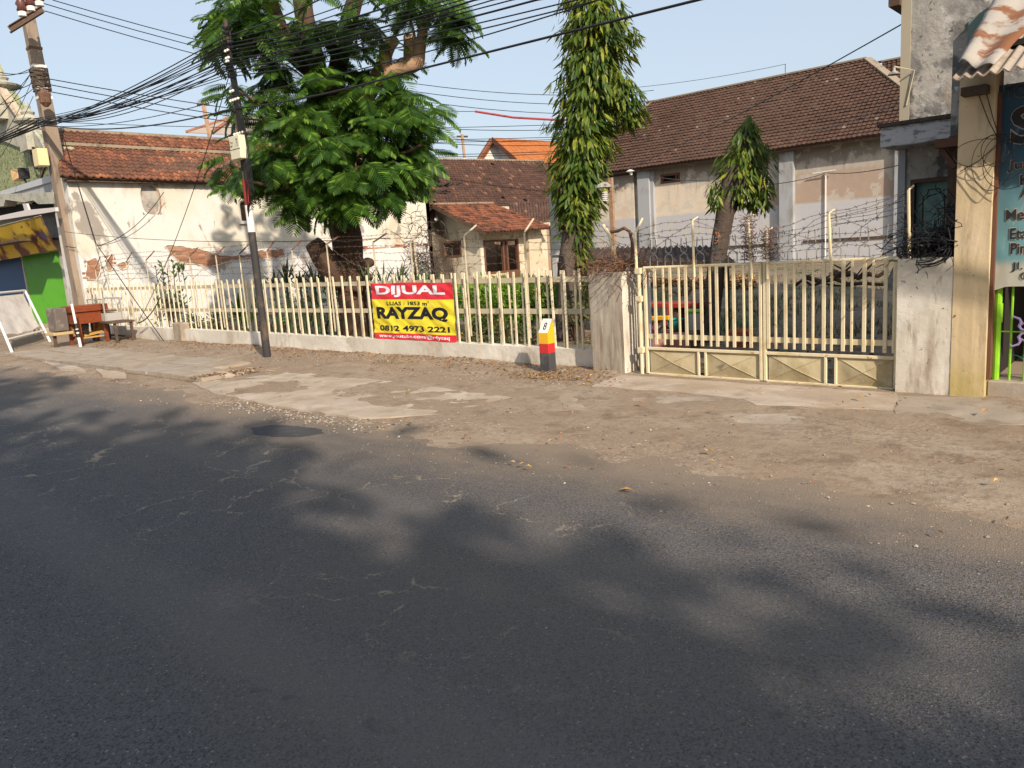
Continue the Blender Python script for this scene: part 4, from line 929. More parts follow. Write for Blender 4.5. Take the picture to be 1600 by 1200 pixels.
# eave board and roof
A = Vector((WX + .28, 8.30, 4.50)); B = Vector((WX + .28, yb1 + .25, 4.30)); Dp = on_x(86, 203, -26.5)
Cp = on_x(590, 232, -26.5); Cp.y = yb1 + .2
D_, C_ = Dp, Cp
def bl(u, v): return bilin(A, B, C_, D_, u, v)
mb = MB(); sheet(mb, [A, B, C_, D_], .05); build('roof_deck', mb, MT['wood_dark'], lh)
ncol = 70
vb = 0.66
A2, B2 = bl(0, 0), bl(1, 0); A3, B3 = bl(0, vb), bl(1, vb)
tl = tile_field(A2, B2, B3, A3, ncol, 9, rise=.05, lip=.035, seed=3); build('roof_tiles', tl, MT['tile_left'], lh, recalc=False, stuff=True)
N_ = (B - A).cross(D_ - A).normalized(); N_ = N_ if N_.z > 0 else -N_
A4, B4 = bl(0, vb + .03) + N_ * .05, bl(1, vb + .03) + N_ * .05
tl = tile_field(A4, B4, C_, D_, ncol, 4, rise=.05, lip=.04, seed=4); build('roof_tiles', tl, MT['tile_left'], lh, recalc=False, stuff=True)
ridge_run(lh, bl(0, vb) + N_ * .05, bl(1, vb) + N_ * .05, 42, .10)
ridge_run(lh, D_ + N_ * .02, C_ + N_ * .02, 42, .12)
# far slope
mb = MB(); sheet(mb, [D_, C_, C_ + Vector((-3.2, 0, -2.0)), D_ + Vector((-3.2, 0, -2.0))], .05); build('rear_slope', mb, MT['tile_back'], lh)
yg = yb0 + .012
mb = MB(); mb.poly_prism([(WX - .252, yg, 0), (WX - .252, yg, 4.38), (-25.3, yg, 5.3), (-25.3, yg, 0)], (0, .2, 0)); build('gable_wall', mb, MT['white_wall'], lh)
mb = MB(); mb.poly_prism([(WX, yb1 - .2, 0), (WX, yb1 - .2, 4.2), (C_.x, yb1 - .2, C_.z - .1), (-29.5, yb1 - .2, 4.2), (-29.5, yb1 - .2, 0)], (0, .2, 0)); build('gable_wall', mb, MT['white_wall'], lh)
mb = MB(); mb.box(WX + .002, WX + .2, 8.5, yb1 + .2, 4.375, 4.44); build('eave_board', mb, MT['wood_dark'], lh)
def yz(pts): return [(lambda p: (p.y, p.z))(on_x(a, b, WX)) for a, b in pts]
bricks_in(yz([(257, 384), (275, 384), (300, 388), (320, 391), (340, 398), (362, 400), (385, 397), (405, 392), (443, 388), (444, 400), (430, 404), (410, 403), (385, 404), (360, 407), (345, 413), (325, 418), (300, 413), (280, 410), (272, 404), (266, 396)]), WX, 1, lh)
bricks_in(yz([(134, 408), (150, 404), (157, 415), (156, 428), (148, 438), (140, 438), (134, 430)]), WX, 2, lh)
bricks_in(yz([(164, 412), (170, 400), (178, 400), (177, 412), (174, 423), (167, 423)]), WX, 3, lh)
bricks_in(yz([(183, 412), (202, 408), (201, 416), (192, 422), (184, 419)]), WX, 4, lh)
# thin conduit drop on the wall corner
# lower boundary wall right of the big tree
bw = thing('boundary_wall', 'low whitewashed wall with a broken brick top right of the big tree trunk', 'wall', (-22.6, 17, 0))
ya, yb_ = on_x(560, 385, -22.6).y, on_x(668, 385, -22.6).y; zt_ = on_x(620, 387, -22.6).z
mb = MB(); mb.box(-22.85, -22.6, ya - 2, yb_, -.1, zt_); build('wall_face', mb, MT['white_low'], bw)
mb = MB(); rr = random.Random(6); y = ya - 2
while y < yb_:
    if rr.random() < .8: mb.box(-22.84, -22.62 + rr.uniform(-.02, .02), y, y + .19, zt_ + .002, zt_ + .05 + (.06 if rr.random() < .4 else 0))
    y += .205
build('exposed_brick', mb, MT['brick'], bw, stuff=True)
mb = MB(); pz = on_x(648, 388, -22.45); mb.tube([(-22.45, pz.y, 0), (-22.45, pz.y, zt_ + .3)], .05, 7); build('drain_pipe', mb, MT['rail'], bw)
# dry vines and a satellite dish hanging by the gatehouse
tangle('dry_vine', (-22.5, yb_ - .3, .9), .8, 1.0, 2.0, 260, 'dry brown vine hanging on the white wall left of the gatehouse', 'vine', MT['bark_grey'], .012, 14, (.4, 1.0))
dsh = thing('satellite_dish', 'grey satellite dish seen edge on above the gatehouse eave', 'satellite dish', tuple(on_y(656, 370, 22.0)))
c = on_y(655, 352, 22.0); mb = MB(); ring = []
ax1 = Vector((.75, .2, .1)).normalized(); e1 = ax1.cross(Vector((0, 0, 1))).normalized(); e2 = e1.cross(ax1)
vs = []; fs = []
for i in range(5):
    r = .55 * i / 4
    for k in range(16): a = 2 * PI * k / 16; vs.append(c + e1 * r * math.cos(a) + e2 * r * math.sin(a) - ax1 * (.18 * (1 - (i / 4) ** 2)))
for i in range(4):
    for k in range(16): j = (k + 1) % 16; fs.append((i * 16 + k, i * 16 + j, (i + 1) * 16 + j, (i + 1) * 16 + k))
mb.add(vs, fs); o = build('dish', mb, MT['render_grey'], dsh, recalc=False)
mb = MB(); mb.tube([c + Vector((-.2, 0, -.1)), c + Vector((-.2, 0, -1.2))], .03, 6); mb.tube([c - e2 * .5, c + ax1 * .4], .015, 5); mb.tube([c + ax1 * .4, c + ax1 * .45], .05, 7); build('mast', mb, MT['black'], dsh)

# ================================================================== GATEHOUSE HUT
MT['hutcol'] = mat('hut_column_wall', (0.60, 0.52, 0.38), [((0.34, 0.26, 0.17), 2.2, .52, .62), ((.45, .36, .22), 1, .5, .7)])
hut = thing('gatehouse', 'small derelict gatehouse with red tile roof and empty windows', 'gatehouse', (-23.8, 25, 0))
hx0, hx1, hy0, hy1 = -25.5, -22.15, 23.2, 27.6
w0 = on_y(691, 378, hy0); w1 = on_y(722, 401, hy0); ZT = 2.75
zeL = 2.95; zap = 3.78; xap = -24.3
mb = MB(); wall_holes(mb, 'y', hy0, hy0 + .2, hx0, hx1, -.1, ZT, [(w0.x, w1.x, w1.z, w0.z)]); o = build('front_wall', mb, mat('hut_cream_wall', (0.50, 0.44, 0.33), [((0.60, 0.55, 0.45), 1.0, .45, .65), ((0.13, 0.10, 0.07), .6, .50, .62, (1, 1, .4)), ((0.30, 0.24, 0.17), 2.5, .5, .7, (1, 1, .4))], bump=[(6, .4, .03)]), hut); weld(o)
hutm = o.data.materials[0]
mb = MB(); mb.poly_prism([(hx0, hy0, ZT), (hx0, hy0, zeL), (xap, hy0, zap - .1), (hx1, hy0, 2.84), (hx1, hy0, ZT)], (0, .18, 0)); build('gable', mb, hutm, hut)
s0 = on_x(752, 375, hx1); s1 = on_x(812, 415, hx1)
mb = MB(); wall_holes(mb, 'x', hx1 - .2, hx1, hy0 + .2, hy1, -.1, ZT, [(s0.y + .1, s1.y, .75, 2.15)]); 
o = build('side_wall', mb, mat('hut_ochre_wall', (0.62, 0.50, 0.32), [((0.72, 0.64, 0.50), 1.2, .45, .65), ((0.34, 0.20, 0.12), 2.0, .58, .7), ((0.25, 0.2, 0.15), 5, .6, .75)], bump=[(6, .4, .03)]), hut); weld(o)
mb = MB(); mb.box(hx0, hx0 + .2, hy0 + .2, hy1, 0, ZT); mb.box(hx0, hx1, hy1, hy1 + .2, 0, ZT); build('rear_wall', mb, MT['brick_mortar'], hut)
mb = MB(); mb.box(hx0 + .2, hx1 - .2, hy0 + .2, hy1, 0, .03); build('floor', mb, MT['slab_dark'], hut)
def frame(plane, c, u0, u1, z0, z1, w, d, mull, name, parent, m_):
    mb = MB(); e = 0.002
    def bx(a, b, p, q):
        if plane == 'x': mb.box(c - d, c + .02, a, b, p, q)
        else: mb.box(a, b, c - .02, c + d, p, q)
    bx(u0 + e, u0 + w, z0 + e, z1 - e); bx(u1 - w, u1 - e, z0 + e, z1 - e); bx(u0 + w, u1 - w, z1 - w, z1 - e); bx(u0 + w, u1 - w, z0 + e, z0 + w)
    for k in mull: bx(u0 + (u1 - u0) * k - w / 2, u0 + (u1 - u0) * k + w / 2, z0 + w, z1 - w)
    return build(name, mb, m_, parent)
frame('y', hy0, w0.x, w1.x, w1.z, w0.z, .08, .1, (), 'window_frame', hut, MT['wood_frame'])
frame('x', hx1, s0.y + .1, s1.y, .75, 2.15, .09, .1, (.55, .66), 'window_frame', hut, MT['wood_frame'])
mb = MB(); mb.box(hx1 + .004, hx1 + .05, s1.y - .9, s1.y + .02, .02, .76); build('timber_panel', mb, MT['wood_frame'], hut)
p = on_x(832, 400, hx1 + .05); mb = MB(); mb.box(hx1 + .003, hx1 + .25, p.y - .45, p.y + .45, 0, 2.7); build('column', mb, MT['hutcol'], hut)
eR = -21.35; zeR = 2.62; yF_, yB_ = 22.75, 27.3
A = Vector((eR, yF_, zeR - .18)); B = Vector((eR, yB_ - .2, zeR - .1)); Cc = Vector((xap, yB_ - .9, zap + .05)); Dd = Vector((xap, yF_, zap))
mb = MB(); sheet(mb, [A, B, Cc, Dd], .05); build('roof_deck', mb, MT['wood_dark'], hut)
build('roof_tiles', tile_field(A, B, Cc, Dd, 22, 13, rise=.05, lip=.04, seed=9), MT['tile_orange_low'], hut, recalc=False, stuff=True)
AL = Vector((-25.9, yF_, 2.72)); BL_ = Vector((-25.9, yB_, 2.72))
mb = MB(); sheet(mb, [BL_, AL, Dd, Cc], .05); build('roof_deck', mb, MT['wood_dark'], hut)
build('roof_tiles', tile_field(BL_, AL, Dd, Cc, 22, 9, rise=.05, lip=.04, seed=10), MT['tile_orange_low'], hut, recalc=False, stuff=True)
ridge_run(hut, Dd + Vector((0, 0, .03)), Cc + Vector((0, 0, .03)), 13, .11)
mb = MB(); mb.bar(Dd + Vector((0, -.03, -.08)), A + Vector((0, -.03, -.06)), .04, .14); mb.bar(Dd + Vector((0, -.03, -.08)), AL + Vector((0, -.03, -.06)), .04, .14); mb.bar(Dd + Vector((0, .25, -.16)), AL + Vector((0, .25, -.16)), .06, .08); build('barge_board', mb, MT['wood_dark'], hut)
mb = MB(); mb.lathe(Vector((xap - .05, yF_ + .2, 3.15)), [(.03, .12), (.06, .1), (.1, 0), (.05, -.06)], 8); mb.tube([(xap - .05, yF_ + .2, 3.25), (xap - .05, yF_ + .25, 3.6)], .01, 4); build('lamp', mb, MT['white'], hut)

# ================================================================== BACK HOUSE (brown tile roof behind the gatehouse)
bh = thing('house', 'rear house with a wide old brown tile roof patched with orange tiles behind the gatehouse', 'house', (-30, 42, 0))
A = at_d(560, 322, 40); B = at_d(893, 322, 44); Cc = at_d(845, 251, 49.5); Dd = at_d(560, 246, 45.5)
mb = MB(); sheet(mb, [p - Vector((0, 0, .12)) for p in (A, B, Cc, Dd)], .06); build('roof_deck', mb, MT['wood_dark'], bh)
build('roof_tiles', tile_field(A, B, Cc, Dd, 66, 22, rise=.05, lip=.04, seed=12, skip=.004), MT['tile_back'], bh, recalc=False, stuff=True)
ridge_run(bh, Dd, Cc, 44, .14)
dn = Vector((0, 0, 1))
mb = MB()
for P, Q in ((A, B),):
    inw = (Dd - A).normalized() * .8; P2, Q2 = P + inw, Q + inw
    mb.poly_prism([P2 + dn * -.35, Q2 + dn * -.35, Vector((Q2.x, Q2.y, -.1)), Vector((P2.x, P2.y, -.1))], Vector(inw.x * 0.25 * Vector((1, 0, 0)) + inw.y * .25 * Vector((0, 1, 0))))
build('wall', mb, MT['render_grey'], bh)
mb = MB(); mb.bar(A + dn * -.09, B + dn * -.09, .05, .16); build('fascia', mb, MT['rail'], bh)
rk_ = (Cc - B); mb = MB(); mb.bar(B + dn * .02, Cc + dn * .02, .2, .1); build('verge_board', mb, MT['wood_dark'], bh)
# ragged hole in the tiles
hc = at_d(697, 290, 42.3); mb = MB(); rr = random.Random(4)
for k in range(9): q = hc + Vector((rr.uniform(-.7, .7), rr.uniform(-.3, .3), 0)); mb.bar(q, q + Vector((rr.uniform(-.5, .5), rr.uniform(-.3, .3), rr.uniform(.05, .2))), .16, .05)
build('broken_tile', mb, MT['black'], bh)
# lower lean-to strip with rusty sheets
lt = thing('lean_to', 'low grey lean-to with sagging tin edge between gatehouse and right house', 'shed', (-22, 38, 0))
A = at_d(800, 352, 36); B = at_d(875, 345, 37); Cc = at_d(875, 313, 40); Dd = at_d(795, 318, 39.5)
build('roof_tiles', tile_field(A, B, Cc, Dd, 18, 8, rise=.05, lip=.04, seed=13), MT['tile_back'], lt, recalc=False, stuff=True)
mb = MB(); sheet(mb, [A, B, Cc, Dd], .06); build('roof_deck', mb, MT['wood_dark'], lt)
mb = MB(); mb.bar(A + dn * -.1, B + dn * -.1, .05, .3); build('tin_edge', mb, MT['rail'], lt)
mb = MB(); a, b = A + (Dd - A) * .2, B + (Cc - B) * .2; mb.poly_prism([a - dn * .3, b - dn * .3, Vector((b.x, b.y, 0)), Vector((a.x, a.y, 0))], (.05, .2, 0)); build('wall', mb, MT['bark_grey'], lt)
# far orange-roofed house
oh = thing('house', 'far house with a bright orange tile roof and pale gable', 'house', tuple(at_d(800, 300, 62) * Vector((1, 1, 0)) if False else (at_d(800, 300, 62).x, at_d(800, 300, 62).y, 0)))
ap = at_d(768, 215, 60); el = at_d(741, 258, 60); er = at_d(812, 254, 58); ap2 = at_d(872, 222, 70); er2 = er + (ap2 - ap)
mb = MB(); sheet(mb, [er, er2, ap2, ap], .08); build('roof_deck', mb, MT['wood_dark'], oh)
build('roof_tiles', tile_field(er, er2, ap2, ap, 36, 15, rise=.04, lip=.03, seed=15), MT['tile_new'], oh, recalc=False, stuff=True)
bkv = (ap2 - ap).normalized() * 9
mb = MB(); sheet(mb, [el, ap, ap2, el + (ap2 - ap)], .08); build('rear_slope', mb, MT['tile_new'], oh)
gi = (ap2 - ap).normalized() * .7
mb = MB(); bl_ = Vector((el.x, el.y, 0)) + gi; br_ = Vector((er.x, er.y, 0)) + gi
mb.poly_prism([el + gi - dn * .15, ap + gi - dn * .2, er + gi - dn * .15, br_, bl_], gi * .3); build('gable_wall', mb, MT['white_low'], oh)
mb = MB(); mb.bar(ap - dn * .12, el - dn * .12, .06, .35); mb.bar(ap - dn * .12, er - dn * .12, .06, .35); build('barge_board', mb, MT['wood_frame'], oh)
a, b = er - dn * .1, er2 - dn * .1; ow = (el - er).normalized() * .8
mb = MB(); mb.poly_prism([a + ow, b + ow, Vector((b.x, b.y, 0)) + ow, Vector((a.x, a.y, 0)) + ow], ow * .3); build('side_wall', mb, MT['white_low'], oh)
mb = MB(); mb.bar(er - dn * .16, er2 - dn * .16, .08, .22); build('fascia', mb, MT['wood_frame'], oh)
# small far gable left, over the left roof
fg = thing('house', 'distant grey roof peeping over the left house behind the utility pole', 'house', (at_d(370, 230, 55).x, at_d(370, 230, 55).y, 0))
a, b, c_, d_ = at_d(290, 206, 55), at_d(368, 181, 56), at_d(470, 178, 62), at_d(470, 215, 54)
mb = MB(); sheet(mb, [a, b, c_, d_], .1); build('roof_sheet', mb, mat('dusty_grey_roof', (0.42, 0.36, 0.31), [((.3, .24, .2), .5, .5, .7)]), fg)
mb = MB(); mb.bar(a, b, .25, .14); mb.bar(at_d(330, 206, 54.5), b, .25, .14); build('ridge_cap', mb, MT['ridge'], fg)
mb = MB(); q = at_d(380, 215, 58); mb.box(q.x - 4, q.x + 4, q.y - 2, q.y + 4, 0, q.z - 1); build('wall', mb, MT['render_grey'], fg)

# ================================================================== BIG RIGHT HOUSE
BY = 40.0
rh = thing('house', 'large right-hand house with dark brown tile roof and stained pink and white wall', 'house', (-18, BY, 0))
eL = on_y(868, 278, BY - .7); eR_ = on_y(1440, 202, BY - .7); ze = (on_y(960, 265, BY - .7).z + on_y(1400, 207, BY - .7).z) / 2
eL.z = ze; eR_.z = ze
RY = BY + 5.2
rL = on_y(1017, 158, RY); rM = on_y(1355, 91, RY); rz = (rL.z + rM.z) / 2; rL.z = rz; rM.z = rz
hipR = Vector((rM.x + (eR_.x - rM.x) * 1.0, BY - .7, ze)); hipR = Vector((rM.x + 5.4, BY - .7, ze))
A = eL; B = hipR; 
def clipR(A, B, top_y, Lx, Rx):
    return None
W = B.x - A.x
fL = (rL.x - A.x) / W; fR = (B.x - rM.x) / W
Cc = Vector((B.x, RY, rz)); Dd = Vector((A.x, RY, rz))
def cl(u, v): return (u > fL * v) and (u < 1 - fR * v)
mb = MB(); sheet(mb, [A, B, rM, rL], .06); build('roof_deck', mb, MT['wood_dark'], rh)
build('roof_tiles', tile_field(A, B, Cc, Dd, int(W / .235), 25, rise=.05, lip=.065, clip=cl, seed=20, sag=.06), MT['tile_big'], rh, recalc=False, stuff=True)
ridge_run(rh, rL, rM, 44, .15); ridge_run(rh, A + (rL - A) * .02, rL, 18, .13); ridge_run(rh, hipR, rM, 22, .17)
# second wing roof behind the hip
A = Vector((rM.x + .3, RY + 1.0, ze + 1.0)); B = A + Vector((8, 0, 0)); Dd = Vector((rM.x - .4, RY + 4.0, rz + .42)); Cc = Dd + Vector((9, 0, 0))
mb = MB(); sheet(mb, [A, B, Cc, Dd], .06); build('roof_deck', mb, MT['wood_dark'], rh)
build('roof_tiles', tile_field(A, B, Cc, Dd, 36, 17, rise=.06, lip=.05, seed=21), MT['tile_big'], rh, recalc=False, stuff=True)
ridge_run(rh, Dd, Cc, 20, .15)
def big_extra(nt, p, col):
    z = _zpos(nt); n = _noise(nt, .7, 6, .65); n2 = _noise(nt, 3, 5, .65)
    zz = _math(nt, 'ADD', z, _math(nt, 'MULTIPLY_ADD', n2, .9, -.45)); x = _zpos(nt, 'X')
    xx = _math(nt, 'ADD', x, _math(nt, 'MULTIPLY_ADD', n, 5, -2.5))
    col = _mixrgb(nt, _ramp(nt, xx, -18.6, -17.2), col, (0.36, 0.27, 0.21))
    col = _mixrgb(nt, _math(nt, 'MULTIPLY', _ramp(nt, zz, 4.3, 4.7), _ramp(nt, xx, -22.0, -21.0)), col, (0.38, 0.34, 0.29))
    lowf = _ramp(nt, _math(nt, 'ADD', z, _math(nt, 'MULTIPLY_ADD', _noise(nt, 7, 5, .7), .35, -.17)), 3.12, 2.98)
    col = _mixrgb(nt, lowf, col, (0.42, 0.42, 0.44))
    strk = _math(nt, 'MULTIPLY', _ramp(nt, _noise(nt, 3.5, 5, .7, (1, 1, .12)), .5, .66), _ramp(nt, zz, 3.2, 5.2))
    col = _mixrgb(nt, _math(nt, 'MULTIPLY', strk, .7), col, (0.22, 0.19, 0.16))
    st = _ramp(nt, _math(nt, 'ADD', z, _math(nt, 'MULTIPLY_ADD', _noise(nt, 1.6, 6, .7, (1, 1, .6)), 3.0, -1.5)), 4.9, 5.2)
    col = _mixrgb(nt, _math(nt, 'MULTIPLY', st, .8), col, (0.17, 0.15, 0.125))  # upper wall darkening: stain plus eave shade put into the colour
    pt = _ramp(nt, _noise(nt, .9, 6, .6, (1, 1, 1), 3.3), .54, .58)
    col = _mixrgb(nt, _math(nt, 'MULTIPLY', pt, .6), col, (0.46, 0.43, 0.38))
    nt.links.new(_bump(nt, _noise(nt, 3, 5, .6), .3, .05), p.inputs['Normal'])
    return col
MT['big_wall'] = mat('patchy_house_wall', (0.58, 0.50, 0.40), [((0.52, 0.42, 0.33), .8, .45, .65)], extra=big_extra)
s0 = on_y(1032, 273, BY); s1 = on_y(1063, 284, BY)
x0, x1 = on_y(872, 300, BY).x, on_y(1440, 300, BY).x
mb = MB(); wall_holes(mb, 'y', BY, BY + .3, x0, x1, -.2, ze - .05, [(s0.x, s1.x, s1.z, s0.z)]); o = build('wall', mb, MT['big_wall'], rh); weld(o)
mb = MB(); mb.box(s0.x - .1, s1.x + .1, BY + .31, BY + .35, s1.z - .1, s0.z + .1); build('vent_back', mb, MT['dark'], rh)
frame('y', BY, s0.x, s1.x, s1.z, s0.z, .12, .15, (.8,), 'vent_frame', rh, MT['wood_frame'])
MT['pale_blue'] = mat('pale_blue_render', (0.55, 0.57, 0.60), [((.40, .38, .35), 1.2, .5, .7, (1, 1, .4)), ((.25, .23, .21), 2, .5, .62, (1, 1, .4), (4.2, 5.2))])
for px, w_, dp in ((1006, .8, .35), (1228, .75, .3), (1019, .25, .22), (1410, .8, .25)):
    q = on_y(px, 330, BY - dp); mb = MB(); mb.box(q.x - w_ / 2, q.x + w_ / 2, BY - dp, BY - .002, -.2, ze - .2); build('pilaster', mb, MT['pale_blue'], rh, bevel=.02)
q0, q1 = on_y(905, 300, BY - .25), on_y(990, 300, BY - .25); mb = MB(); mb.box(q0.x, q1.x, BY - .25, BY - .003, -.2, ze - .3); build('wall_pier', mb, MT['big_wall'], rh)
q0, q1 = on_y(1255, 377, BY - .05), on_y(1400, 373, BY - .05); mb = MB(); mb.box(q0.x, q1.x + 1, BY - .06, BY - .002, q0.z - .07, q0.z + .05); mb.box(on_y(1130, 378, BY).x, on_y(1215, 376, BY).x, BY - .06, BY - .002, q0.z - .12, q0.z - .02); build('wall_ledge', mb, MT['bark_grey'], rh)
q = on_y(1290, 300, BY - .08); q2 = on_y(1286, 270, BY - .08); mb = MB(); mb.tube([(q.x, BY - .08, 0.3), (q.x, BY - .08, q2.z)], .035, 6); mb.tube([(q.x - .6, BY - .2, q2.z), (q.x + .5, BY - .2, q2.z + .05)], .03, 5); build('conduit', mb, MT['white'], rh)
mb = MB(); mb.box(A.x * 0 + eL.x, hipR.x, BY - .62, BY - .58, ze - .22, ze - .04); build('fascia', mb, MT['wood_dark'], rh)
mb = MB(); q = on_y(986, 268, BY - .6); mb.lathe(q, [(.02, .2), (.16, .1), (.3, 0), (.1, -.05)], 10); mb.lathe(q - dn * .2, [(.06, 0), (.1, .1), (.06, .2)], 8); build('eave_lamp', mb, MT['white'], rh)
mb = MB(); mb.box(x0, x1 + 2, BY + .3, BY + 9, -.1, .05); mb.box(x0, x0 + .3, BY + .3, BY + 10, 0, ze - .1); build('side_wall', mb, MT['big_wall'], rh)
mb = MB(); q = on_y(1226, 120, RY); mb.tube([on_y(1227, 122, RY), on_y(1227, 100, RY)], .02, 4); build('aerial', mb, MT['black'], rh)

# ================================================================== TALL GREY BUILDING ON THE RIGHT
TY = 11.0
tb = thing('building', 'tall bare grey building with a small white canopy over a green door', 'building', (-1.5, TY, 0))
tx0 = on_y(1409, 90, TY).x
d0, d1 = on_y(1423, 281, TY), on_y(1482, 274, TY)
mb = MB(); wall_holes(mb, 'y', TY, TY + .25, tx0, 1.5, -.1, 6.7, [(d0.x, d1.x, 0.0, d0.z)]); o = build('front_wall', mb, MT['render_grey'], tb); weld(o)
mb = MB(); mb.box(tx0 + .002, tx0 + .25, TY + .25, TY + 6, -.1, 6.7); mb.box(1.25, 1.5, TY + .25, TY + 6, 0, 6.7); mb.box(tx0 + .25, 1.25, TY + 5.75, TY + 6, 0, 6.7); mb.box(tx0 + .25, 1.25, TY + .25, TY + 5.75, 6.4, 6.6); build('side_wall', mb, MT['render_grey'], tb)
mb = MB(); mb.box(tx0 - .012, tx0 + .10, TY - .012, TY + .3, 2.93, 6.7); build('corner_band', mb, mat('ochre_grey_corner', (.36, .32, .24), [((.26, .24, .2), 2, .5, .7)]), tb)
c0, c1 = on_y(1375, 236, TY - .55), on_y(1482, 213, TY - .55); ct = on_y(1375, 200, TY - .55).z
zc0 = (c0.z + c1.z) / 2
mb = MB(); mb.box(c0.x, -1.85, TY - .55, TY + .3, zc0, ct); build('canopy', mb, mat('flaking_white_canopy', (0.62, 0.62, 0.64), [((.30, .29, .28), 7, .5, .62, (1, 1, 3))], bump=[(12, .4, .02)]), tb, bevel=.01)
mb = MB(); mb.box(c0.x - .03, -1.83, TY - .58, TY + .3, ct + .001, ct + .045); build('canopy_cap', mb, MT['bark_grey'], tb)
mb = MB(); mb.box(tx0 - .01, d0.x - .06, TY - .03, TY - .001, 0, zc0 - .002); build('door_pier', mb, MT['pale_blue'], tb)
MT['door_green'] = mat('faded_green_door', (0.10, 0.19, 0.17), [((.22, .30, .26), 5, .5, .7), ((.05, .08, .08), 3, .55, .7)], rough=.6)
dr = build('door', MB().box(d0.x + .05, d1.x + .3, TY + .08, TY + .12, 0.0, d0.z - .05), MT['door_green'], tb)
mb = MB(); mb.box(d0.x, d0.x + .05, TY - .02, TY + .14, 0, d0.z); mb.box(d0.x + .05, d1.x + .3, TY - .02, TY + .14, d0.z - .05, d0.z); build('door_frame', mb, MT['wood_dark'], tb)
mb = MB(); dx0, dx1, dz0, dz1 = d0.x + .13, d1.x - .05, 1.25, d0.z - .14
mb.tube([(dx0, TY + .075, dz0), (dx0, TY + .075, dz1 - .08), (dx0 + .05, TY + .075, dz1 - .06), (dx0 + .06, TY + .075, dz1), (dx1 - .06, TY + .075, dz1), (dx1 - .05, TY + .075, dz1 - .06), (dx1, TY + .075, dz1 - .08), (dx1, TY + .075, dz0)], .008, 4); build('door_moulding', mb, MT['bark_grey'], dr)
# eave at the top left
q = on_y(1392, 10, TY - .1); mb = MB(); mb.box(q.x - .03, tx0 - .013, TY - .1, TY + 6.2, q.z, q.z + .12); build('roof_edge', mb, MT['wood_dark'], tb)
# wall lamp
l0, l1, l2 = on_y(1428, 110, TY - .05), on_y(1397, 104, TY - .35), on_y(1397, 112, TY - .35)
mb = MB(); mb.tube([on_y(1416, 165, TY - .02), l0 + Vector((0, .02, 0)), l1], .010, 5); build('lamp_arm', mb, MT['rail'], tb)
mb = MB(); mb.lathe(l2 - Vector((0, 0, .035)), [(.075, 0), (.05, .025), (.02, .045), (.012, .09)], 12); build('lamp_shade', mb, MT['render_grey'], tb)
# narrow weathered wall end between grey building and ochre pilaster
we = thing('wall_stub', 'narrow mouldy wall end rising beside the ochre pilaster', 'wall', (-1.85, 9.6, 0))
q0, q1 = on_y(1485, 200, 9.6), on_y(1512, 200, 9.6); qt = on_y(1497, 32, 9.6).z
mb = MB(); pill(mb, q0.x, q1.x + .25, 9.6, 9.9, -.05, qt, 8, .02); build('wall_face', mb, MT['render_grey'], we, recalc=False)
mb = MB(); mb.box(q0.x + .02, q1.x, 9.45, 9.598, zc0 - 1.4, zc0 - .06); build('timber_post', mb, MT['wood_dark'], we)
mb = MB(); q = on_y(1480, 226, 9.4); mb.box(q.x - .07, q.x + .16, 9.2, 9.44, q.z - .04, q.z + .05); mb.bar(on_y(1472, 234, 9.3), on_y(1492, 262, 9.3), .05, .05); build('timber_bracket', mb, MT['wood_frame'], we)

# ================================================================== SHOP ON THE RIGHT EDGE
sp = thing('ochre_pilaster', 'ochre rendered pilaster between the right gate pillar and the stall sign', 'pilaster', (-1.58, 8.4, 0))
zpt = on_y(1520, 128, 8.29).z
mb = MB(); pill(mb, -1.742, -1.455, 8.285, 8.62, -.05, zpt + .1, 10, .004); build('pilaster_shaft', mb, MT['yellow_wall'], sp, recalc=False)
mb = MB(); mb.box(-1.452, -1.425, 8.36, 8.60, .19, 2.8); build('door_jamb', mb, MT['wood_frame'], sp)
shop = thing('shop', 'roadside stall on the right edge with corrugated asbestos eave and dark open front', 'shop', (0, 9, 0))
mb = MB(); mb.box(-1.45, 3.0, 8.40, 11.0, -.05, .17); build('plinth', mb, MT['slab_dark'], shop, bevel=.01)
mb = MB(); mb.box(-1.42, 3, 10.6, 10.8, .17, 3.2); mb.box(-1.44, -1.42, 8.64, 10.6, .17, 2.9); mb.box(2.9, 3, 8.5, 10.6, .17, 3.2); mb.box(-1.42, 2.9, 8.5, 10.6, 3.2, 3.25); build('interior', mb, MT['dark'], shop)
e0 = on_y(1503, 122, 7.85); 
mb = MB()
def corr(u, v):
    x = e0.x - .06 + 4.6 * u; y = 7.80 + 2.4 * v; z = e0.z + 0.0 + 0.95 * v + .016 * math.sin((x - e0.x) * 2 * PI / .095); return Vector((x, y, z))
mb.grid(corr, 420, 3); o = build('corrugated_roof', mb, mat('asbestos_sheet', (0.40, 0.34, 0.28), [((.28, .22, .17), 3, .45, .65), ((.5, .44, .37), 6, .55, .7)], bump=[(40, .3, .01)]), shop, recalc=False); s = o.modifiers.new('s', 'SOLIDIFY'); s.thickness = .012
mb = MB()
fl = [on_y(1497, 108, 7.9), on_y(1553, 114, 7.78), on_y(1568, 50, 8.9), on_y(1590, -12, 9.8), on_y(1560, -10, 9.9), on_y(1530, 60, 9.0)]
for p in fl: p.z += .03
mb.grid(lambda u, v: (fl[0] * (1 - u) + fl[1] * u) * (1 - v) + (on_y(1556, -4, 9.7) * (1 - u) + on_y(1660, -8, 9.7) * u) * v + Vector((0, 0, .03 + .02 * math.sin(u * 9) + .03 * fbm(u * 3, v * 4))), 10, 12)
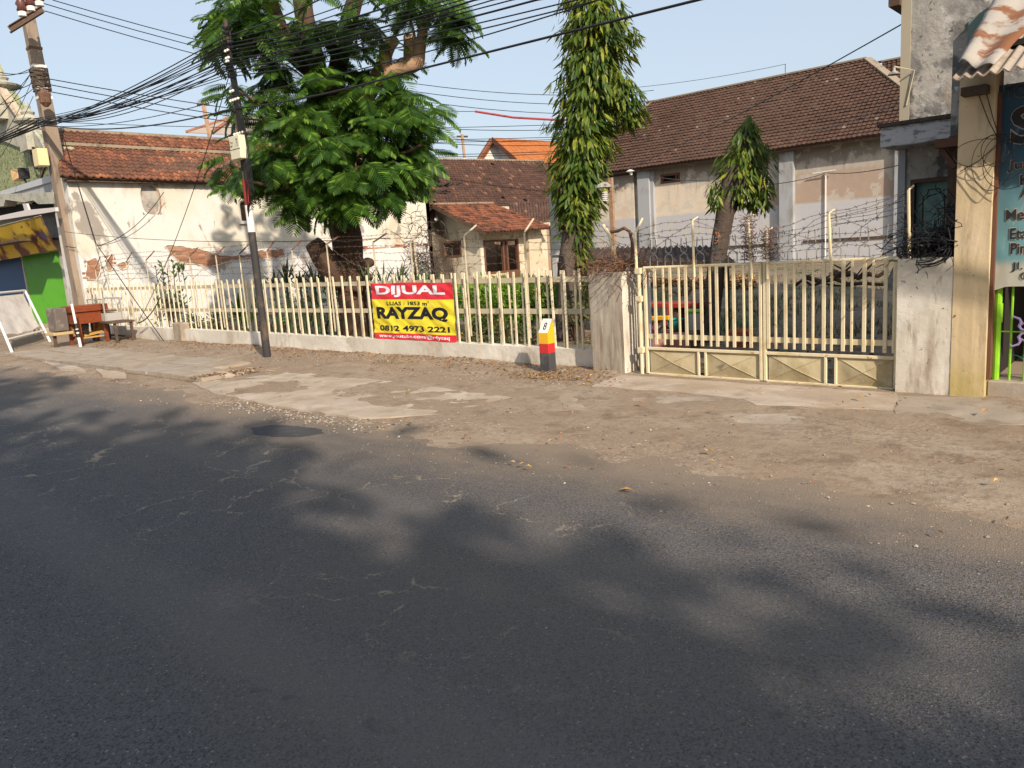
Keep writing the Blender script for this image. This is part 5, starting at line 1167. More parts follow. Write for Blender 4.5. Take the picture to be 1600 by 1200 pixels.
o = build('tin_flashing', mb, mat('flaking_painted_tin', (0.55, 0.50, 0.44), [((.30, .12, .05), 1.6, .47, .53), ((.45, .40, .34), 4, .5, .7)], rough=.6), shop, smooth=True, recalc=False); s = o.modifiers.new('s', 'SOLIDIFY'); s.thickness = .008
mb = MB(); mb.poly_prism([on_y(1508, 96, 9.58), on_y(1514, 32, 9.58), on_y(1560, 0, 9.58), on_y(1640, -60, 9.58), on_y(1640, 90, 9.58)], (0, .1, 0)); build('green_gable', mb, mat('grey_green_render', (0.15, 0.21, 0.19), [((.52, .44, .34), 1.6, .45, .52), ((.25, .3, .28), 4, .5, .7)]), shop)
for k in range(2): mb = MB(); mb.box(-1.42, 3, 8.15 + k * 1.0, 8.22 + k * 1.0, e0.z + .07 + k * .4, e0.z + .12 + k * .4); build('roof_batten', mb, MT['wood_dark'], shop)
mb = MB(); mb.box(-1.70, -1.50, 8.12, 8.28, 2.79, 2.86); build('beam_end', mb, MT['bark_grey'], shop)  # beam end coloured dark to carry the shading under the eave
# green security grille
MT['lime'] = mat('lime_green_paint', (0.22, 0.50, 0.02), [((.17, .42, .02), 8, .5, .7)], rough=.4, spec=.5)
gr = thing('green_grille', 'lime green pipe grille with lilac scroll ornaments in the stall front', 'grille', (-1.2, 8.5, .17))
g0 = on_y(1557, 540, 8.5); mb = MB(); mb.tube([(g0.x, 8.5, .16), (g0.x, 8.5, 2.4)], .033, 10); mb.tube([(g0.x, 8.5, .72), (g0.x, 8.5, .90)], .041, 10); mb.tube([(g0.x - .12, 8.5, .83), (g0.x, 8.5, .83)], .018, 8); build('main_pipe', mb, MT['lime'], gr)
for px in (1579, 1602, 1625, 1650, 1675): q = on_y(px, 540, 8.5); mb = MB(); mb.tube([(q.x, 8.5, .17), (q.x, 8.5, 2.4)], .011, 7); build('bar', mb, MT['lime'], gr)
mb = MB(); z_ = on_y(1580, 518, 8.5).z; mb.box(g0.x + .03, g0.x + 1.2, 8.49, 8.51, z_ - .006, z_ + .006); mb.box(g0.x + .03, g0.x + 1.2, 8.49, 8.51, 2.1, 2.12); build('cross_bar', mb, MT['lime'], gr)
MT['lilac'] = mat('lilac_plastic', (0.42, 0.33, 0.60), rough=.4)
for s in (1, -1):
    c = on_y(1590, 518, 8.47); mb = MB(); pts = [(0.085, .012), (.05, .02), (.03, .05), (.045, .09), (.03, .12), (-.02, .14), (-.035, .12)]
    mb.tube([c + Vector((a - .02, 0, s * b)) for a, b in pts], [.006, .012, .015, .014, .012, .009, .004], 6); mb.tube([c + Vector((.015, 0, s * .06)), c + Vector((.055, 0, s * .085)), c + Vector((.07, 0, s * .06))], [.01, .009, .003], 6); build('scroll_ornament', mb, MT['lilac'], gr)
mb = MB(); c = on_y(1580, 575, 8.6); mb.tube([c + Vector((.13 * math.cos(a), 0, .13 * math.sin(a))) for a in [i * .32 - .6 for i in range(9)]], .006, 5, cap=False)
tag(build('hose_loop', mb, mat('green_hose', (0.03, 0.22, 0.10), rough=.4), base=c), 'thin green hose loop hanging inside the lime grille', 'hose')
# hanging cloth sign
sg = thing('cloth_sign', 'teal cloth stall sign with black lettering hanging from the corrugated eave', 'sign', (-1.0, 8.42, 2.8))
SGY = 8.42
S0 = on_y(1561, 134, SGY); S1 = on_y(1563, 455, SGY)
SW = 1.15; z_top = S0.z; z_bot = S1.z; xs0 = S0.x
def scl(x, z, lift=0.0):    # x from the left edge, z up from the bottom
    t = (z_top - z_bot - z) / (z_top - z_bot); w = .012 * math.sin(x * 16 + 3 * t) * t + .02 * fbm(x * 3, z * 1.2) * (.3 + t)
    lo = max(0, .10 - z) * 0; zz = z
    if z < .12: zz = z + (.12 - z) * (.35 * min(1, x / .12))
    return Vector((xs0 + x * 1.0 + .005 * t, SGY + .6 * w - lift, z_bot + zz))
def sign_extra(nt, p, col):
    z = _zpos(nt); col = _mixrgb(nt, _ramp(nt, z, 1.5, 2.4), col, (0.02, 0.06, 0.11))
    col = _mixrgb(nt, _math(nt, 'MULTIPLY', _ramp(nt, z, 1.34, 1.22), .9), col, (0.42, 0.40, 0.33))
    col = _mixrgb(nt, _math(nt, 'MULTIPLY', _ramp(nt, _noise(nt, 4, 6, .7, (3, 1, .7)), .52, .7), .4), col, (0.45, 0.46, 0.42)); return col
mb = MB(); mb.grid(lambda u, v: scl(u * SW, v * (z_top - z_bot)), 60, 60); build('cloth', mb, mat('printed_teal_cloth', (0.12, 0.26, 0.29), extra=sign_extra, rough=.6), sg, smooth=True, recalc=False)
def st(body, px, py, h, w, bold=.02, halo=None):
    p = on_y(px, py, SGY); w *= 1.05; h *= 1.05; x0_ = p.x - xs0; z0_ = p.z - z_bot
    if halo:
        mb = MB(); text_into(mb, body, lambda x, z: scl(x, z, .004), w * 1.0 + .012, h + .012, bold + .02, 0, .08, x0_ - .006, z0_ - .006); build('lettering_outline', mb, halo, sg, recalc=False)
    mb = MB(); text_into(mb, body, lambda x, z: scl(x, z, .007), w, h, bold, 0, .08, x0_, z0_); build('lettering', mb, MT['black'], sg, recalc=False)
HW = mat('pale_print_outline', (0.42, 0.36, 0.30)); HW2 = mat('grey_print_outline', (0.10, 0.12, 0.14))
st('TOKO', 1570, 156, .10, .32, .01, HW2); st('S', 1578, 227, .31, .20, .03, HW)
st('Jual', 1574, 270, .10, .19, .02, HW); st('K', 1593, 290, .09, .07, .02, HW); st('A', 1593, 309, .09, .08, .02, HW)
st('Men', 1571, 345, .095, .19, .02, HW); st('Eta', 1577, 374, .095, .13, .02, HW); st('Pin', 1578, 397, .095, .12, .02, HW); st('Jl.', 1579, 425, .085, .085, .01); st('0', 1593, 438, .07, .045, .01)
# cable loops on the pilaster
mb = MB(); rr = random.Random(44); hub = on_y(1562, 225, 8.24)
for (cx_, cz_, rx_, rz_) in ((-.14, -.06, .22, .12), (-.05, -.16, .16, .24), (.05, -.12, .17, .2), (.08, -.2, .2, .2), (-.02, -.05, .12, .14)):
    mb.tube([hub + Vector((cx_ + rx_ * math.cos(t), -.02 + .02 * math.sin(2 * t), cz_ + rz_ * math.sin(t))) for t in [i * 2 * PI / 22 for i in range(23)]], .0035, 4, cap=False)
for (a, b) in (((1528, 145), (1562, 222)), ((1541, 145), (1566, 225)), ((1500, 268), (1562, 222)), ((1562, 222), (1600, 205))):
    p, q = on_y(*a, 8.25), on_y(*b, 8.24); mb.tube([p, p.lerp(q, .5) - Vector((0, 0, .03)), q], .004, 4, cap=False)
tag(build('cable_loop', mb, MT['cable'], recalc=False), 'loose black cable loops hanging across the ochre pilaster and sign', 'cable coil')

# ================================================================== LEFT: CONCRETE POLE
cp = thing('utility_pole', 'tall square concrete utility pole on the far left with steel crossarm and brown insulators', 'utility pole', (-24.86, 8.6, 0))
pb = on_y(141, 524, 8.6); ptp = on_y(37, -8, 8.6)
mb = MB(); ptop = ptp.z + .6; tp = Vector((pb.x + (ptp.x - pb.x) * 1.06, 8.6, ptop)); tpole = tp.copy(); z1_ = ptop; w0_, w1_ = .215, .135
vs = [Vector((pb.x + i * w0_, 8.6 + j * w0_, -.1)) for i, j in ((-1, -1), (1, -1), (1, 1), (-1, 1))] + [Vector((tp.x + i * w1_, 8.6 + j * w1_, z1_)) for i, j in ((-1, -1), (1, -1), (1, 1), (-1, 1))]
mb.add(vs, [(0, 3, 2, 1), (4, 5, 6, 7), (0, 1, 5, 4), (1, 2, 6, 5), (2, 3, 7, 6), (3, 0, 4, 7)]); build('shaft', mb, MT['pole_conc'], cp, bevel=.02)
pbase = pb.copy()
def pax(z): return pbase.lerp(tpole, (z + 0.1) / (ptop + .1))
c0_, c1_ = on_y(14, 46, 8.25), on_y(68, 14, 8.25)
ca, cb = Vector((pax(c0_.z).x - .25, 7.6, c0_.z - .05)), Vector((pax(c0_.z).x + .0, 9.9, c0_.z - .05))
ca = on_y(15, 46, 7.7); cb = on_x(67, 14, ca.x + .35)
mb = MB(); d_ = (cb - ca).normalized(); mb.bar(ca, cb, .03, .16); mb.bar(ca + Vector((0, 0, .08)), cb + Vector((0, 0, .08)), .13, .02); mb.bar(ca - Vector((0, 0, .08)), cb - Vector((0, 0, .08)), .13, .02); build('crossarm', mb, MT['wood_dark'], cp)
MT['ins_brown'] = mat('brown_insulator', (0.10, 0.035, 0.03), rough=.3, spec=.6)
for t in (.42, .68, .93):
    q = ca.lerp(cb, t) + Vector((0, 0, .09)); mb = MB(); mb.lathe(q + Vector((0, 0, .14)), [(.08, 0), (.13, .02), (.10, .12), (.14, .18), (.09, .28), (.11, .36), (.03, .42)], 12); ins = build('insulator', mb, MT['ins_brown'], cp, smooth=True)
    mb = MB(); mb.lathe(q, [(.07, 0), (.11, .02), (.10, .13)], 12); build('insulator_base', mb, MT['porcelain'], ins)
for py in (12, 72, 104, 130, 143, 158, 197):
    z = on_y(60, py, 8.6).z; k = w0_ + (w1_ - w0_) * z / z1_ + .012; c = pax(z); mb = MB(); mb.box(c.x - k, c.x + k, 8.6 - k, 8.6 + k, z - .035, z + .035); build('steel_band', mb, MT['rust'] if py in (12, 72) else MT['porcelain'], cp)
mb = MB(); rr = random.Random(5)
for k in range(26):
    z = on_y(60, 112 + k * 1.4, 8.6).z; c = pax(z); q = .24; mb.tube([c + Vector((q * math.cos(t) * 1.1, q * math.sin(t), .05 * math.sin(t + k))) for t in [i * PI / 4 for i in range(9)]], .016, 4, cap=False)
build('cable_wrap', mb, MT['bark_grey'], cp, recalc=False)
q = on_y(71, 246, 8.3); mb = MB(); mb.box(q.x - .22, q.x + .2, 8.05, 8.32, q.z - .25, q.z + .22); build('meter_box', mb, mat('cream_meter_box', (0.64, 0.52, 0.28), rough=.5), cp, bevel=.015)
q = on_y(70, 152, 8.35); mb = MB(); mb.lathe(q, [(.05, -.25), (.14, -.15), (.15, .1), (.06, .2)], 10); build('junction_can', mb, MT['rust'], cp)
for j, (a, b) in enumerate((((700, 430), (760, 830)),)): pass

# ================================================================== LEFT SHOP (green stepped gable)
SY = 9.4
ls = thing('shop', 'old shop on the far left with scrolled cream gable and green and blue roller shutters', 'shop', (-30, SY, 0))
MT['green_stucco'] = mat('rough_green_stucco', (0.22, 0.25, 0.12), [((.30, .32, .18), 6, .45, .6), ((.09, .11, .05), 9, .52, .66)], bump=[(14, .9, .06)])
MT['cream_trim'] = mat('cream_mould_trim', (0.48, 0.46, 0.38), [((.33, .34, .28), 3, .45, .65), ((.12, .13, .09), 7, .58, .7)], bump=[(10, .3, .02)])
def Yp(pts, Y): return [on_y(a, b, Y) for a, b in pts]
mb = MB(); mb.poly_prism(Yp([(-260, 360), (-260, 60), (-90, -60), (0, 130), (40, 190), (60, 215), (76, 252), (97, 250), (105, 320)], SY), (0, .3, 0)); build('gable', mb, MT['green_stucco'], ls)
mb = MB()
out = [(-90, -60), (0, 130), (40, 190), (62, 218), (80, 258), (58, 262), (46, 246), (34, 232), (10, 222), (-20, 215), (-90, 200)]
mb.poly_prism(Yp(out, SY - .08), (0, .1, 0)); build('scroll_panel', mb, MT['cream_trim'], ls)
mb = MB(); pts = Yp([(-60, 20), (0, 137), (20, 165), (38, 192)], SY - .12); mb.tube([p for p in pts], .12, 6); build('coping', mb, mat('sandstone_coping', (.42, .34, .25), [((.2, .17, .13), 5, .5, .7)]), ls)
for px, py, s in ((4, 150, 1.3), (48, 205, 1.0)):
    c = on_y(px, py, SY); k = .011 * 26 * s
    mb = MB(); mb.box(c.x - k * 1.3, c.x + k * 1.3, SY - k, SY + k, c.z - k * 2.2, c.z - .0)
    mb.lathe(c, [(k * 1.1, 0), (k * 1.25, .06), (k * .9, .12), (k * .95, .2), (k * 1.6, .28), (k * 1.7, .34), (k * 1.1, .42), (k * .6, .5), (k * .75, .58), (k * .35, .68), (k * .4, .78), (k * .1, .9)], 12); build('finial', mb, MT['cream_trim'], ls)
mb = MB(); c = on_y(54, 247, SY - .15); mb.tube([c + Vector((.28 * math.cos(a), 0, .33 * math.sin(a))) for a in [i * PI / 8 for i in range(17)]], .03, 6); build('ring_ornament', mb, MT['black'], ls)
mb = MB(); mb.poly_prism(Yp([(90, 226), (99, 230), (109, 312), (98, 318)], SY - .35), (0, .3, 0)); build('side_parapet', mb, mat('mossy_parapet', (.36, .40, .25), [((.2, .22, .12), 4, .5, .7)]), ls)
# canopy strips
def strip(nm, pts, Y, d, m_): mb = MB(); mb.poly_prism(Yp(pts, Y), (0, d, 0)); return build(nm, mb, m_, ls)
strip('sloped_flashing', [(-60, 318), (0, 299), (78, 274), (84, 277), (84, 283), (0, 307), (-60, 326)], SY - .9, .6, mat('grey_flashing', (.40, .41, .43), rough=.5))
strip('canopy_side', [(8, 305), (84, 283), (86, 300), (8, 304)], SY - .85, .5, MT['pale_blue'])
strip('cornice', [(-60, 310), (5, 303), (83, 300), (84, 318), (60, 319), (52, 313), (38, 316), (22, 314), (8, 312), (6, 322), (-60, 330)], SY - 1.0, .35, MT['cream_trim'])
strip('roof_plate', [(-60, 322), (84, 318), (85, 330), (-60, 345)], SY - .6, .5, MT['dark'])
strip('awning_beam', [(-60, 352), (0, 337), (42, 328), (86, 324), (87, 330), (0, 344), (-60, 360)], SY - 1.25, .08, mat('pale_steel_beam', (.55, .50, .48), rough=.5))
strip('awning_post', [(35, 318), (41, 318), (47, 334), (40, 335)], SY - 1.2, .06, mat('pale_steel', (.5, .45, .44), rough=.5))
# front wall with shutters
gx0, gx1 = on_y(42, 450, SY).x, on_y(101, 450, SY).x; gzt = 2.62
ledge = .22
mb = MB(); wall_holes(mb, 'y', SY, SY + .25, on_y(-260, 450, SY).x, on_y(122, 450, SY).x, -.1, 4.4, [(on_y(-150, 450, SY).x, gx0 - .08, ledge - .1, gzt), (gx0, gx1, ledge - .1, gzt)]); o = build('front_wall', mb, mat('grey_shop_wall', (.45, .42, .38), [((.3, .27, .24), 3, .5, .7)]), ls); weld(o)
def shutter(nm, x0, x1, m_):
    mb = MB(); n = int((x1 - x0) / .07)
    for i in range(n):
        a = x0 + (x1 - x0) * i / n; b = x0 + (x1 - x0) * (i + 1) / n; w = b - a
        mb.add([(a, SY + .06, 0.05), (a + w * .35, SY + .03, 0.05), (a + w * .75, SY + .03, 0.05), (b, SY + .06, 0.05), (a, SY + .06, gzt), (a + w * .35, SY + .03, gzt), (a + w * .75, SY + .03, gzt), (b, SY + .06, gzt)], [(0, 1, 5, 4), (1, 2, 6, 5), (2, 3, 7, 6)])
    build(nm, mb, m_, ls, recalc=False)
shutter('green_shutter', gx0, gx1, mat('bright_green_shutter', (0.065, 0.26, 0.010), [((.05, .21, .01), 3, .5, .7)], rough=.4)); shutter('blue_shutter', on_y(-150, 450, SY).x, gx0 - .08, mat('blue_shutter', (0.025, 0.07, 0.18), rough=.45))
mb = MB(); mb.box(on_y(-260, 450, SY).x, gx1 + .5, SY - 1.3, SY - .003, -.05, ledge - .02); build('shop_step', mb, MT['slab'], ls, bevel=.02)
mb = MB(); mb.box(on_y(-260, 450, SY).x, gx1 + .2, SY - 1.15, SY - .01, gzt + .35, gzt + .42); build('awning_soffit', mb, MT['wood_dark'], ls)
# cloth banner under the awning
cbn = thing('cloth_banner', 'faded yellow and maroon cloth banner sagging under the far left awning', 'banner', (-29, SY - .5, 2.9))
def cbf(u, v):
    a = on_y(-60, 368, SY - .9); b = on_y(64, 337, SY - .9); c = on_y(90, 389, SY - .5); d = on_y(-60, 420, SY - .5)
    p = (d * (1 - u) + c * u) * (1 - v) + (a * (1 - u) + b * u) * v; p.y += .06 * math.sin(u * 22 + v) * (1 - v) ; return p
def cb_extra(nt, p, col):
    n = _noise(nt, .9, 4, .6); n2 = _noise(nt, 2.2, 3, .6)
    col = _mixrgb(nt, _ramp(nt, n, .48, .60), col, (0.12, 0.025, 0.02)); col = _mixrgb(nt, _ramp(nt, n2, .60, .63), col, (0.04, 0.06, 0.14)); return col
mb = MB(); mb.grid(cbf, 50, 10); o = build('cloth', mb, mat('printed_yellow_cloth', (0.55, 0.36, 0.03), extra=cb_extra, rough=.6), cbn, smooth=True, recalc=False)
mb = MB(); mb.tube([cbf(u / 10, 1) for u in range(11)], .015, 5); build('hem_cord', mb, MT['cream_trim'], cbn)
# box lamp in front of the gable
fl_ = thing('floodlight', 'beige box floodlight on a black bracket below the green gable', 'lamp', tuple(on_y(35, 273, SY - .6)))
c = on_y(33, 272, SY - .7); mb = MB(); mb.poly_prism([c + Vector((-.28, -.2, .18)), c + Vector((.05, -.1, .12)), c + Vector((.05, -.1, -.12)), c + Vector((-.28, -.2, -.2))], (0, .3, 0)); build('lamp_head', mb, mat('beige_lamp', (.5, .33, .16), rough=.5), fl_, bevel=.01)
mb = MB(); mb.box(c.x + .055, c.x + .3, SY - .8, SY - .55, c.z - .16, c.z + .16); mb.tube([c + Vector((.18, 0, -.15)), c + Vector((.18, .1, -.4))], .03, 6); build('bracket', mb, MT['black'], fl_)

# ================================================================== FURNITURE ON THE LEFT FOOTPATH
# A-frame board
af = thing('frame_board', 'white pipe A-frame stand holding a blank greyish vinyl sheet', 'sign stand', (-22.5, 6.4, 0))
a0, a1 = on_z(20, 553), on_z(79, 535); t0, t1 = Vector((0, 0, 0)), Vector((0, 0, 0))
zt = 1.32
t1 = on_y(39, 454, a1.y + .35); t0 = t1 + (a0 - a1) * .985; t0.z = t1.z
mb = MB()
mb.tube([a0, t0], .035, 7); mb.tube([a1, t1], .035, 7); mb.tube([t0, t1], .035, 7); k = .22; mb.tube([a0.lerp(t0, k), a1.lerp(t1, k)], .03, 7)
build('pipe_frame', mb, MT['white'], af)
inn = (t0 - a0); back = Vector((-inn.x, -inn.y, 0)).normalized()
bk0, bk1 = Vector((t0.x * 2 - a0.x, t0.y * 2 - a0.y, 0)), Vector((t1.x * 2 - a1.x, t1.y * 2 - a1.y, 0))
mb = MB(); mb.tube([t0, bk0], .03, 6); mb.tube([t1, bk1], .03, 6); build('rear_leg', mb, MT['white'], af)
def afs(u, v):
    kk = .30 + (.94 - .30) * v; p = a0.lerp(t0, kk).lerp(a1.lerp(t1, kk), .05 + .88 * u); sag_ = .05 * math.sin(u * PI) * (1 - v); return p + Vector((.02 * fbm(u * 4, v * 4), -.03 + .025 * fbm(u * 3, v * 6, 3.0), -sag_ + .015 * math.sin(u * 14) * (1 - v)))
mb = MB(); mb.grid(afs, 24, 16); build('vinyl_sheet', mb, mat('dirty_white_vinyl', (0.60, 0.56, 0.52), [((.45, .40, .36), 2, .5, .7)], rough=.5, bump=[(4, .5, .05)]), af, smooth=True, recalc=False)
# orange wooden desk
MT['desk'] = mat('orange_brown_varnish', (0.20, 0.045, 0.015), [((.13, .03, .012), 5, .45, .7, (1, 1, 5))], rough=.4, spec=.5)
dk = thing('desk', 'orange brown wooden stall desk with open shelf at the foot of the concrete pole', 'desk', (-21.9, 7.4, 0))
D0 = on_z(110, 541); D1 = on_z(155, 535); zt = on_y(145, 480, D1.y).z; zt = .86
dv = (D1 - D0); dv.z = 0; L_ = dv.length; du = dv.normalized(); dw = Vector((-du.y, du.x, 0)) * 1.0
if dw.y < 0: dw = -dw
def dp_(a, b, z): return D0 + du * a + dw * b + Vector((0, 0, z))
def dbox(a0_, a1_, b0_, b1_, z0_, z1_, nm, m_, par): 
    mb = MB(); vs = [dp_(a, b, z) for z in (z0_, z1_) for a, b in ((a0_, b0_), (a1_, b0_), (a1_, b1_), (a0_, b1_))]
    mb.add(vs, [(0, 3, 2, 1), (4, 5, 6, 7), (0, 1, 5, 4), (1, 2, 6, 5), (2, 3, 7, 6), (3, 0, 4, 7)]); return build(nm, mb, m_, par, bevel=.006)
dbox(-.06, L_ + .06, -.05, .62, zt, zt + .16, 'desk_top', MT['desk'], dk); dbox(0, L_, 0, .57, zt - .30, zt - .004, 'apron', MT['desk'], dk)
for a in (0.0, L_ - .08):
    for b in (0.0, .5): dbox(a, a + .08, b, b + .08, 0, zt - .301, 'leg', MT['desk'], dk)
dbox(.09, L_ - .09, .02, .07, .16, .24, 'stretcher', MT['desk'], dk); dbox(.09, L_ - .09, .1, .5, .18, .21, 'shelf_board', mat('plywood', (.45, .27, .09), rough=.6), dk)
bxm = thing('speaker_case', 'small dark grey case with worn lettering leaning on the left end of the desk', 'case', tuple(dp_(-.2, .1, .35)))
mb = MB(); vs = [dp_(a, b, z) for z in (.42, 1.0) for a, b in ((-.42, -.08), (-.10, -.10), (-.08, .3), (-.38, .3))]; mb.add(vs, [(0, 3, 2, 1), (4, 5, 6, 7), (0, 1, 5, 4), (1, 2, 6, 5), (2, 3, 7, 6), (3, 0, 4, 7)]); build('case_body', mb, mat('worn_dark_case', (.12, .10, .09), [((.2, .17, .14), 6, .5, .7)], rough=.6), bxm, bevel=.02)
nb = (vs[1] - vs[0]).normalized(); nn_ = nb.cross(Vector((0, 0, 1))); nn_ = nn_ if nn_.y < 0 else -nn_
for tx, ux, uz, w_, h_, c_ in (('JUAL', .07, .46, .16, .05, (.4, .38, .42)), ('EMAS', .06, .30, .19, .08, (.55, .36, .10)), ('&', .13, .21, .05, .05, (.4, .38, .35)), ('PERAK', .09, .09, .2, .07, (.42, .40, .42))):
    mb = MB(); text_into(mb, tx, lambda x, z: vs[0] + nb * x + Vector((0, 0, z)) + nn_ * .006, w_, h_, .02, 0, 0, ux, uz); build('worn_lettering', mb, mat('case_print', c_), bxm, recalc=False)
dbox(-.5, -.02, -.12, .34, .33, .40, 'case_shelf', mat('pale_board', (.42, .32, .16)), dk)
dbox(-.45, -.38, .15, .21, 0, .33, 'leg', MT['wood_dark'], dk)
cr = thing('wooden_crate', 'small open ply box with a dark screen lying on the desk shelf', 'box', tuple(dp_(.45, .2, .22)))
mb = MB(); a = dp_(.25, .12, .24); b = dp_(.75, .12, .30); mb.bar(a, b, .3, .06); mb.bar(b, b + Vector((-.1, .05, .28)), .3, .05); mb.bar(a, a + Vector((-.1, 0, .32)), .3, .05); build('ply_box', mb, mat('ply_orange', (.42, .24, .06)), cr)
mb = MB(); mb.bar(a + Vector((.05, 0, .06)), a + Vector((.22, -.02, .34)), .3, .18); build('dark_screen', mb, MT['black'], cr)
# white and black striped stick leaning on the desk
mb = MB(); s0_ = on_y(126, 541, 6.95); s0_.z = 0.02; s1_ = on_y(112, 475, 6.95)
lab = thing('barrier_stick', 'white and black banded stick leaning against the front of the desk', 'stick', (s0_.x, s0_.y, 0))
def sg_(t0_, t1_, m_, nm, r): mb = MB(); mb.tube([s0_.lerp(s1_, t0_), s0_.lerp(s1_, t1_)], r, 8); build(nm, mb, m_, lab)
sg_(0, .24, MT['white'], 'white_band', .035); sg_(.241, .56, MT['black'], 'black_band', .032); sg_(.33, .36, MT['white'], 'thin_band', .034); sg_(.42, .44, MT['white'], 'thin_band', .034); sg_(.561, 1.0, MT['white'], 'white_band', .03)
# table with a glass display cabinet
tbT = thing('table', 'low dark wooden table beside the desk in front of the fence', 'table', (-22.4, 8.0, 0))
T0 = on_z(170, 534); T1 = on_z(205, 528); tz = on_y(200, 505, T1.y).z; tz = .62
tv = (T1 - T0); tv.z = 0; TL = max(tv.length, 1.1); tu = tv.normalized(); tw = Vector((-tu.y, tu.x, 0)); tw = tw if tw.y > 0 else -tw
T0 = T1 - tu * TL
if True:
    FR = on_z(182, 534); tu = Vector((1, 0, 0)); tw = Vector((0, 1, 0)); TL = 1.55; T0 = Vector((-21.85, 7.80, 0)); tz = .52
def tbox(a0_, a1_, b0_, b1_, z0_, z1_, nm, m_, par, bev=.005):
    mb = MB(); vs = [T0 + tu * a + tw * b + Vector((0, 0, z)) for z in (z0_, z1_) for a, b in ((a0_, b0_), (a1_, b0_), (a1_, b1_), (a0_, b1_))]
    mb.add(vs, [(0, 3, 2, 1), (4, 5, 6, 7), (0, 1, 5, 4), (1, 2, 6, 5), (2, 3, 7, 6), (3, 0, 4, 7)]); return build(nm, mb, m_, par, bevel=bev)
tbox(-.05, TL + .05, -.05, .5, tz, tz + .05, 'tabletop', MT['wood_dark'], tbT)
for a in (0, TL - .06):
    for b in (0, .4): tbox(a, a + .06, b, b + .06, 0, tz - .002, 'leg', MT['wood_dark'], tbT)
tbox(.065, TL - .065, .43, .46, .12, .17, 'stretcher', MT['wood_dark'], tbT)
cb2 = thing('display_cabinet', 'small aluminium and glass display cabinet standing on the low table', 'cabinet', tuple(T0 + tu * .45 + tw * .2 + Vector((0, 0, tz + .05))))
MT['alu'] = mat('dull_aluminium', (0.36, 0.35, 0.30), metal=.2, rough=.5)
z0_, z1_ = tz + .052, 1.15
for a in (.0, .50, 1.02):
    for b in (.0, .42): tbox(a, a + .035, b, b + .03, z0_, z1_, 'frame_post', MT['alu'], cb2, 0)
tbox(.036, .499, .001, .03, z1_ - .035, z1_ - .001, 'frame_rail', MT['alu'], cb2, 0); tbox(.536, 1.019, .001, .03, z1_ - .035, z1_ - .001, 'frame_rail', MT['alu'], cb2, 0); tbox(.04, 1.02, .425, .448, z1_ - .035, z1_ - .001, 'frame_rail', MT['alu'], cb2, 0)
tbox(.036, 1.018, .005, .44, z0_, z0_ + .2, 'base_panel', mat('grey_base_panel', (.35, .34, .32), rough=.6), cb2)
tbox(.55, .98, .1, .35, z0_ + .23, z0_ + .27, 'tray', MT['wood_frame'], cb2)
gm = bpy.data.materials.new('cabinet_glass'); gm.use_nodes = True; gn = gm.node_tree; gp_ = gn.nodes['Principled BSDF']; gp_.inputs['Transmission Weight'].default_value = 1; gp_.inputs['Roughness'].default_value = .05; gp_.inputs['Base Color'].default_value = (.85, .9, .88, 1); gp_.inputs['IOR'].default_value = 1.05
tbox(.045, .49, .010, .016, z0_ + .21, z1_ - .04, 'glass_pane', gm, cb2, 0); tbox(.545, 1.01, .010, .016, z0_ + .21, z1_ - .04, 'glass_pane', gm, cb2, 0)

# ================================================================== YARD CONTENTS
shd = thing('low_shed', 'low black corrugated roof sheet on posts over junk inside the yard', 'shed', (-7.5, 12, 0))
A = on_y(872, 410, 12.2); B = on_y(1148, 408, 11.6); Cc = on_y(1120, 384, 12.9); Dd = on_y(905, 388, 13.4)
mb = MB(); mb.grid(lambda u, v: bilin(A, B, Cc, Dd, u, v) + Vector((0, 0, .022 * math.sin(u * 2 * PI * 26) + .03 * fbm(u * 4, v * 2))), 180, 3); o = build('roof_sheet', mb, mat('blackened_tin', (.045, .03, .025), [((.10, .06, .04), 2, .5, .7)], rough=.8), shd, recalc=False); s = o.modifiers.new('s', 'SOLIDIFY'); s.thickness = .01
mb = MB(); mb.bar(A + Vector((0, 0, -.05)), B + Vector((0, 0, -.05)), .05, .10); build('edge_beam', mb, MT['wood_dark'], shd)
for px, y_ in ((985, 12.0), (1108, 11.75), (1136, 11.7), (900, 12.3)): q = on_y(px, 408, y_); mb = MB(); mb.tube([(q.x, y_, 0), (q.x, y_, q.z)], .035, 6); build('post', mb, MT['wood_dark'], shd)
bn2 = thing('red_bench', 'red painted bench board standing under the low black roof', 'bench', (-6.5, 11.2, 0))
r0, r1 = on_y(1018, 477, 11.2), on_y(1094, 473, 11.2); MT['red_paint'] = mat('dull_red_paint', (.30, .03, .025), [((.18, .03, .03), 4, .5, .7)], rough=.5)
mb = MB(); mb.box(r0.x - .3, r1.x, 11.1, 11.5, r0.z - .04, r0.z + .04); build('seat', mb, MT['red_paint'], bn2, bevel=.01)
for q in (r0.x - .2, (r0.x + r1.x) / 2, r1.x - .1): mb = MB(); mb.box(q, q + .06, 11.15, 11.45, 0, r0.z - .041); build('leg', mb, MT['wood_dark'], bn2)
def pot(name, label, cat, c, prof, m_): mb = MB(); mb.lathe(c, prof, 16); return tag(build(name, mb, m_, base=c, smooth=False), label, cat)
q = on_z(1156, 535); q = on_y(1156, 521, 11.0); q.z = 0.03
pot('clay_pot', 'orange clay pot lying in the yard right of the leaning tree', 'pot', q, [(.13, 0), (.19, .18), (.21, .24), (.18, .24), (.12, .05)], mat('terracotta', (.45, .13, .05)))
q = on_y(1051, 510, 10.8); q.z = .3; pot('basin', 'teal plastic basin under the red bench', 'basin', q, [(.10, 0), (.17, .14), (.19, .15), (.16, .14), (.09, .02)], mat('teal_plastic', (.02, .22, .20), rough=.4))
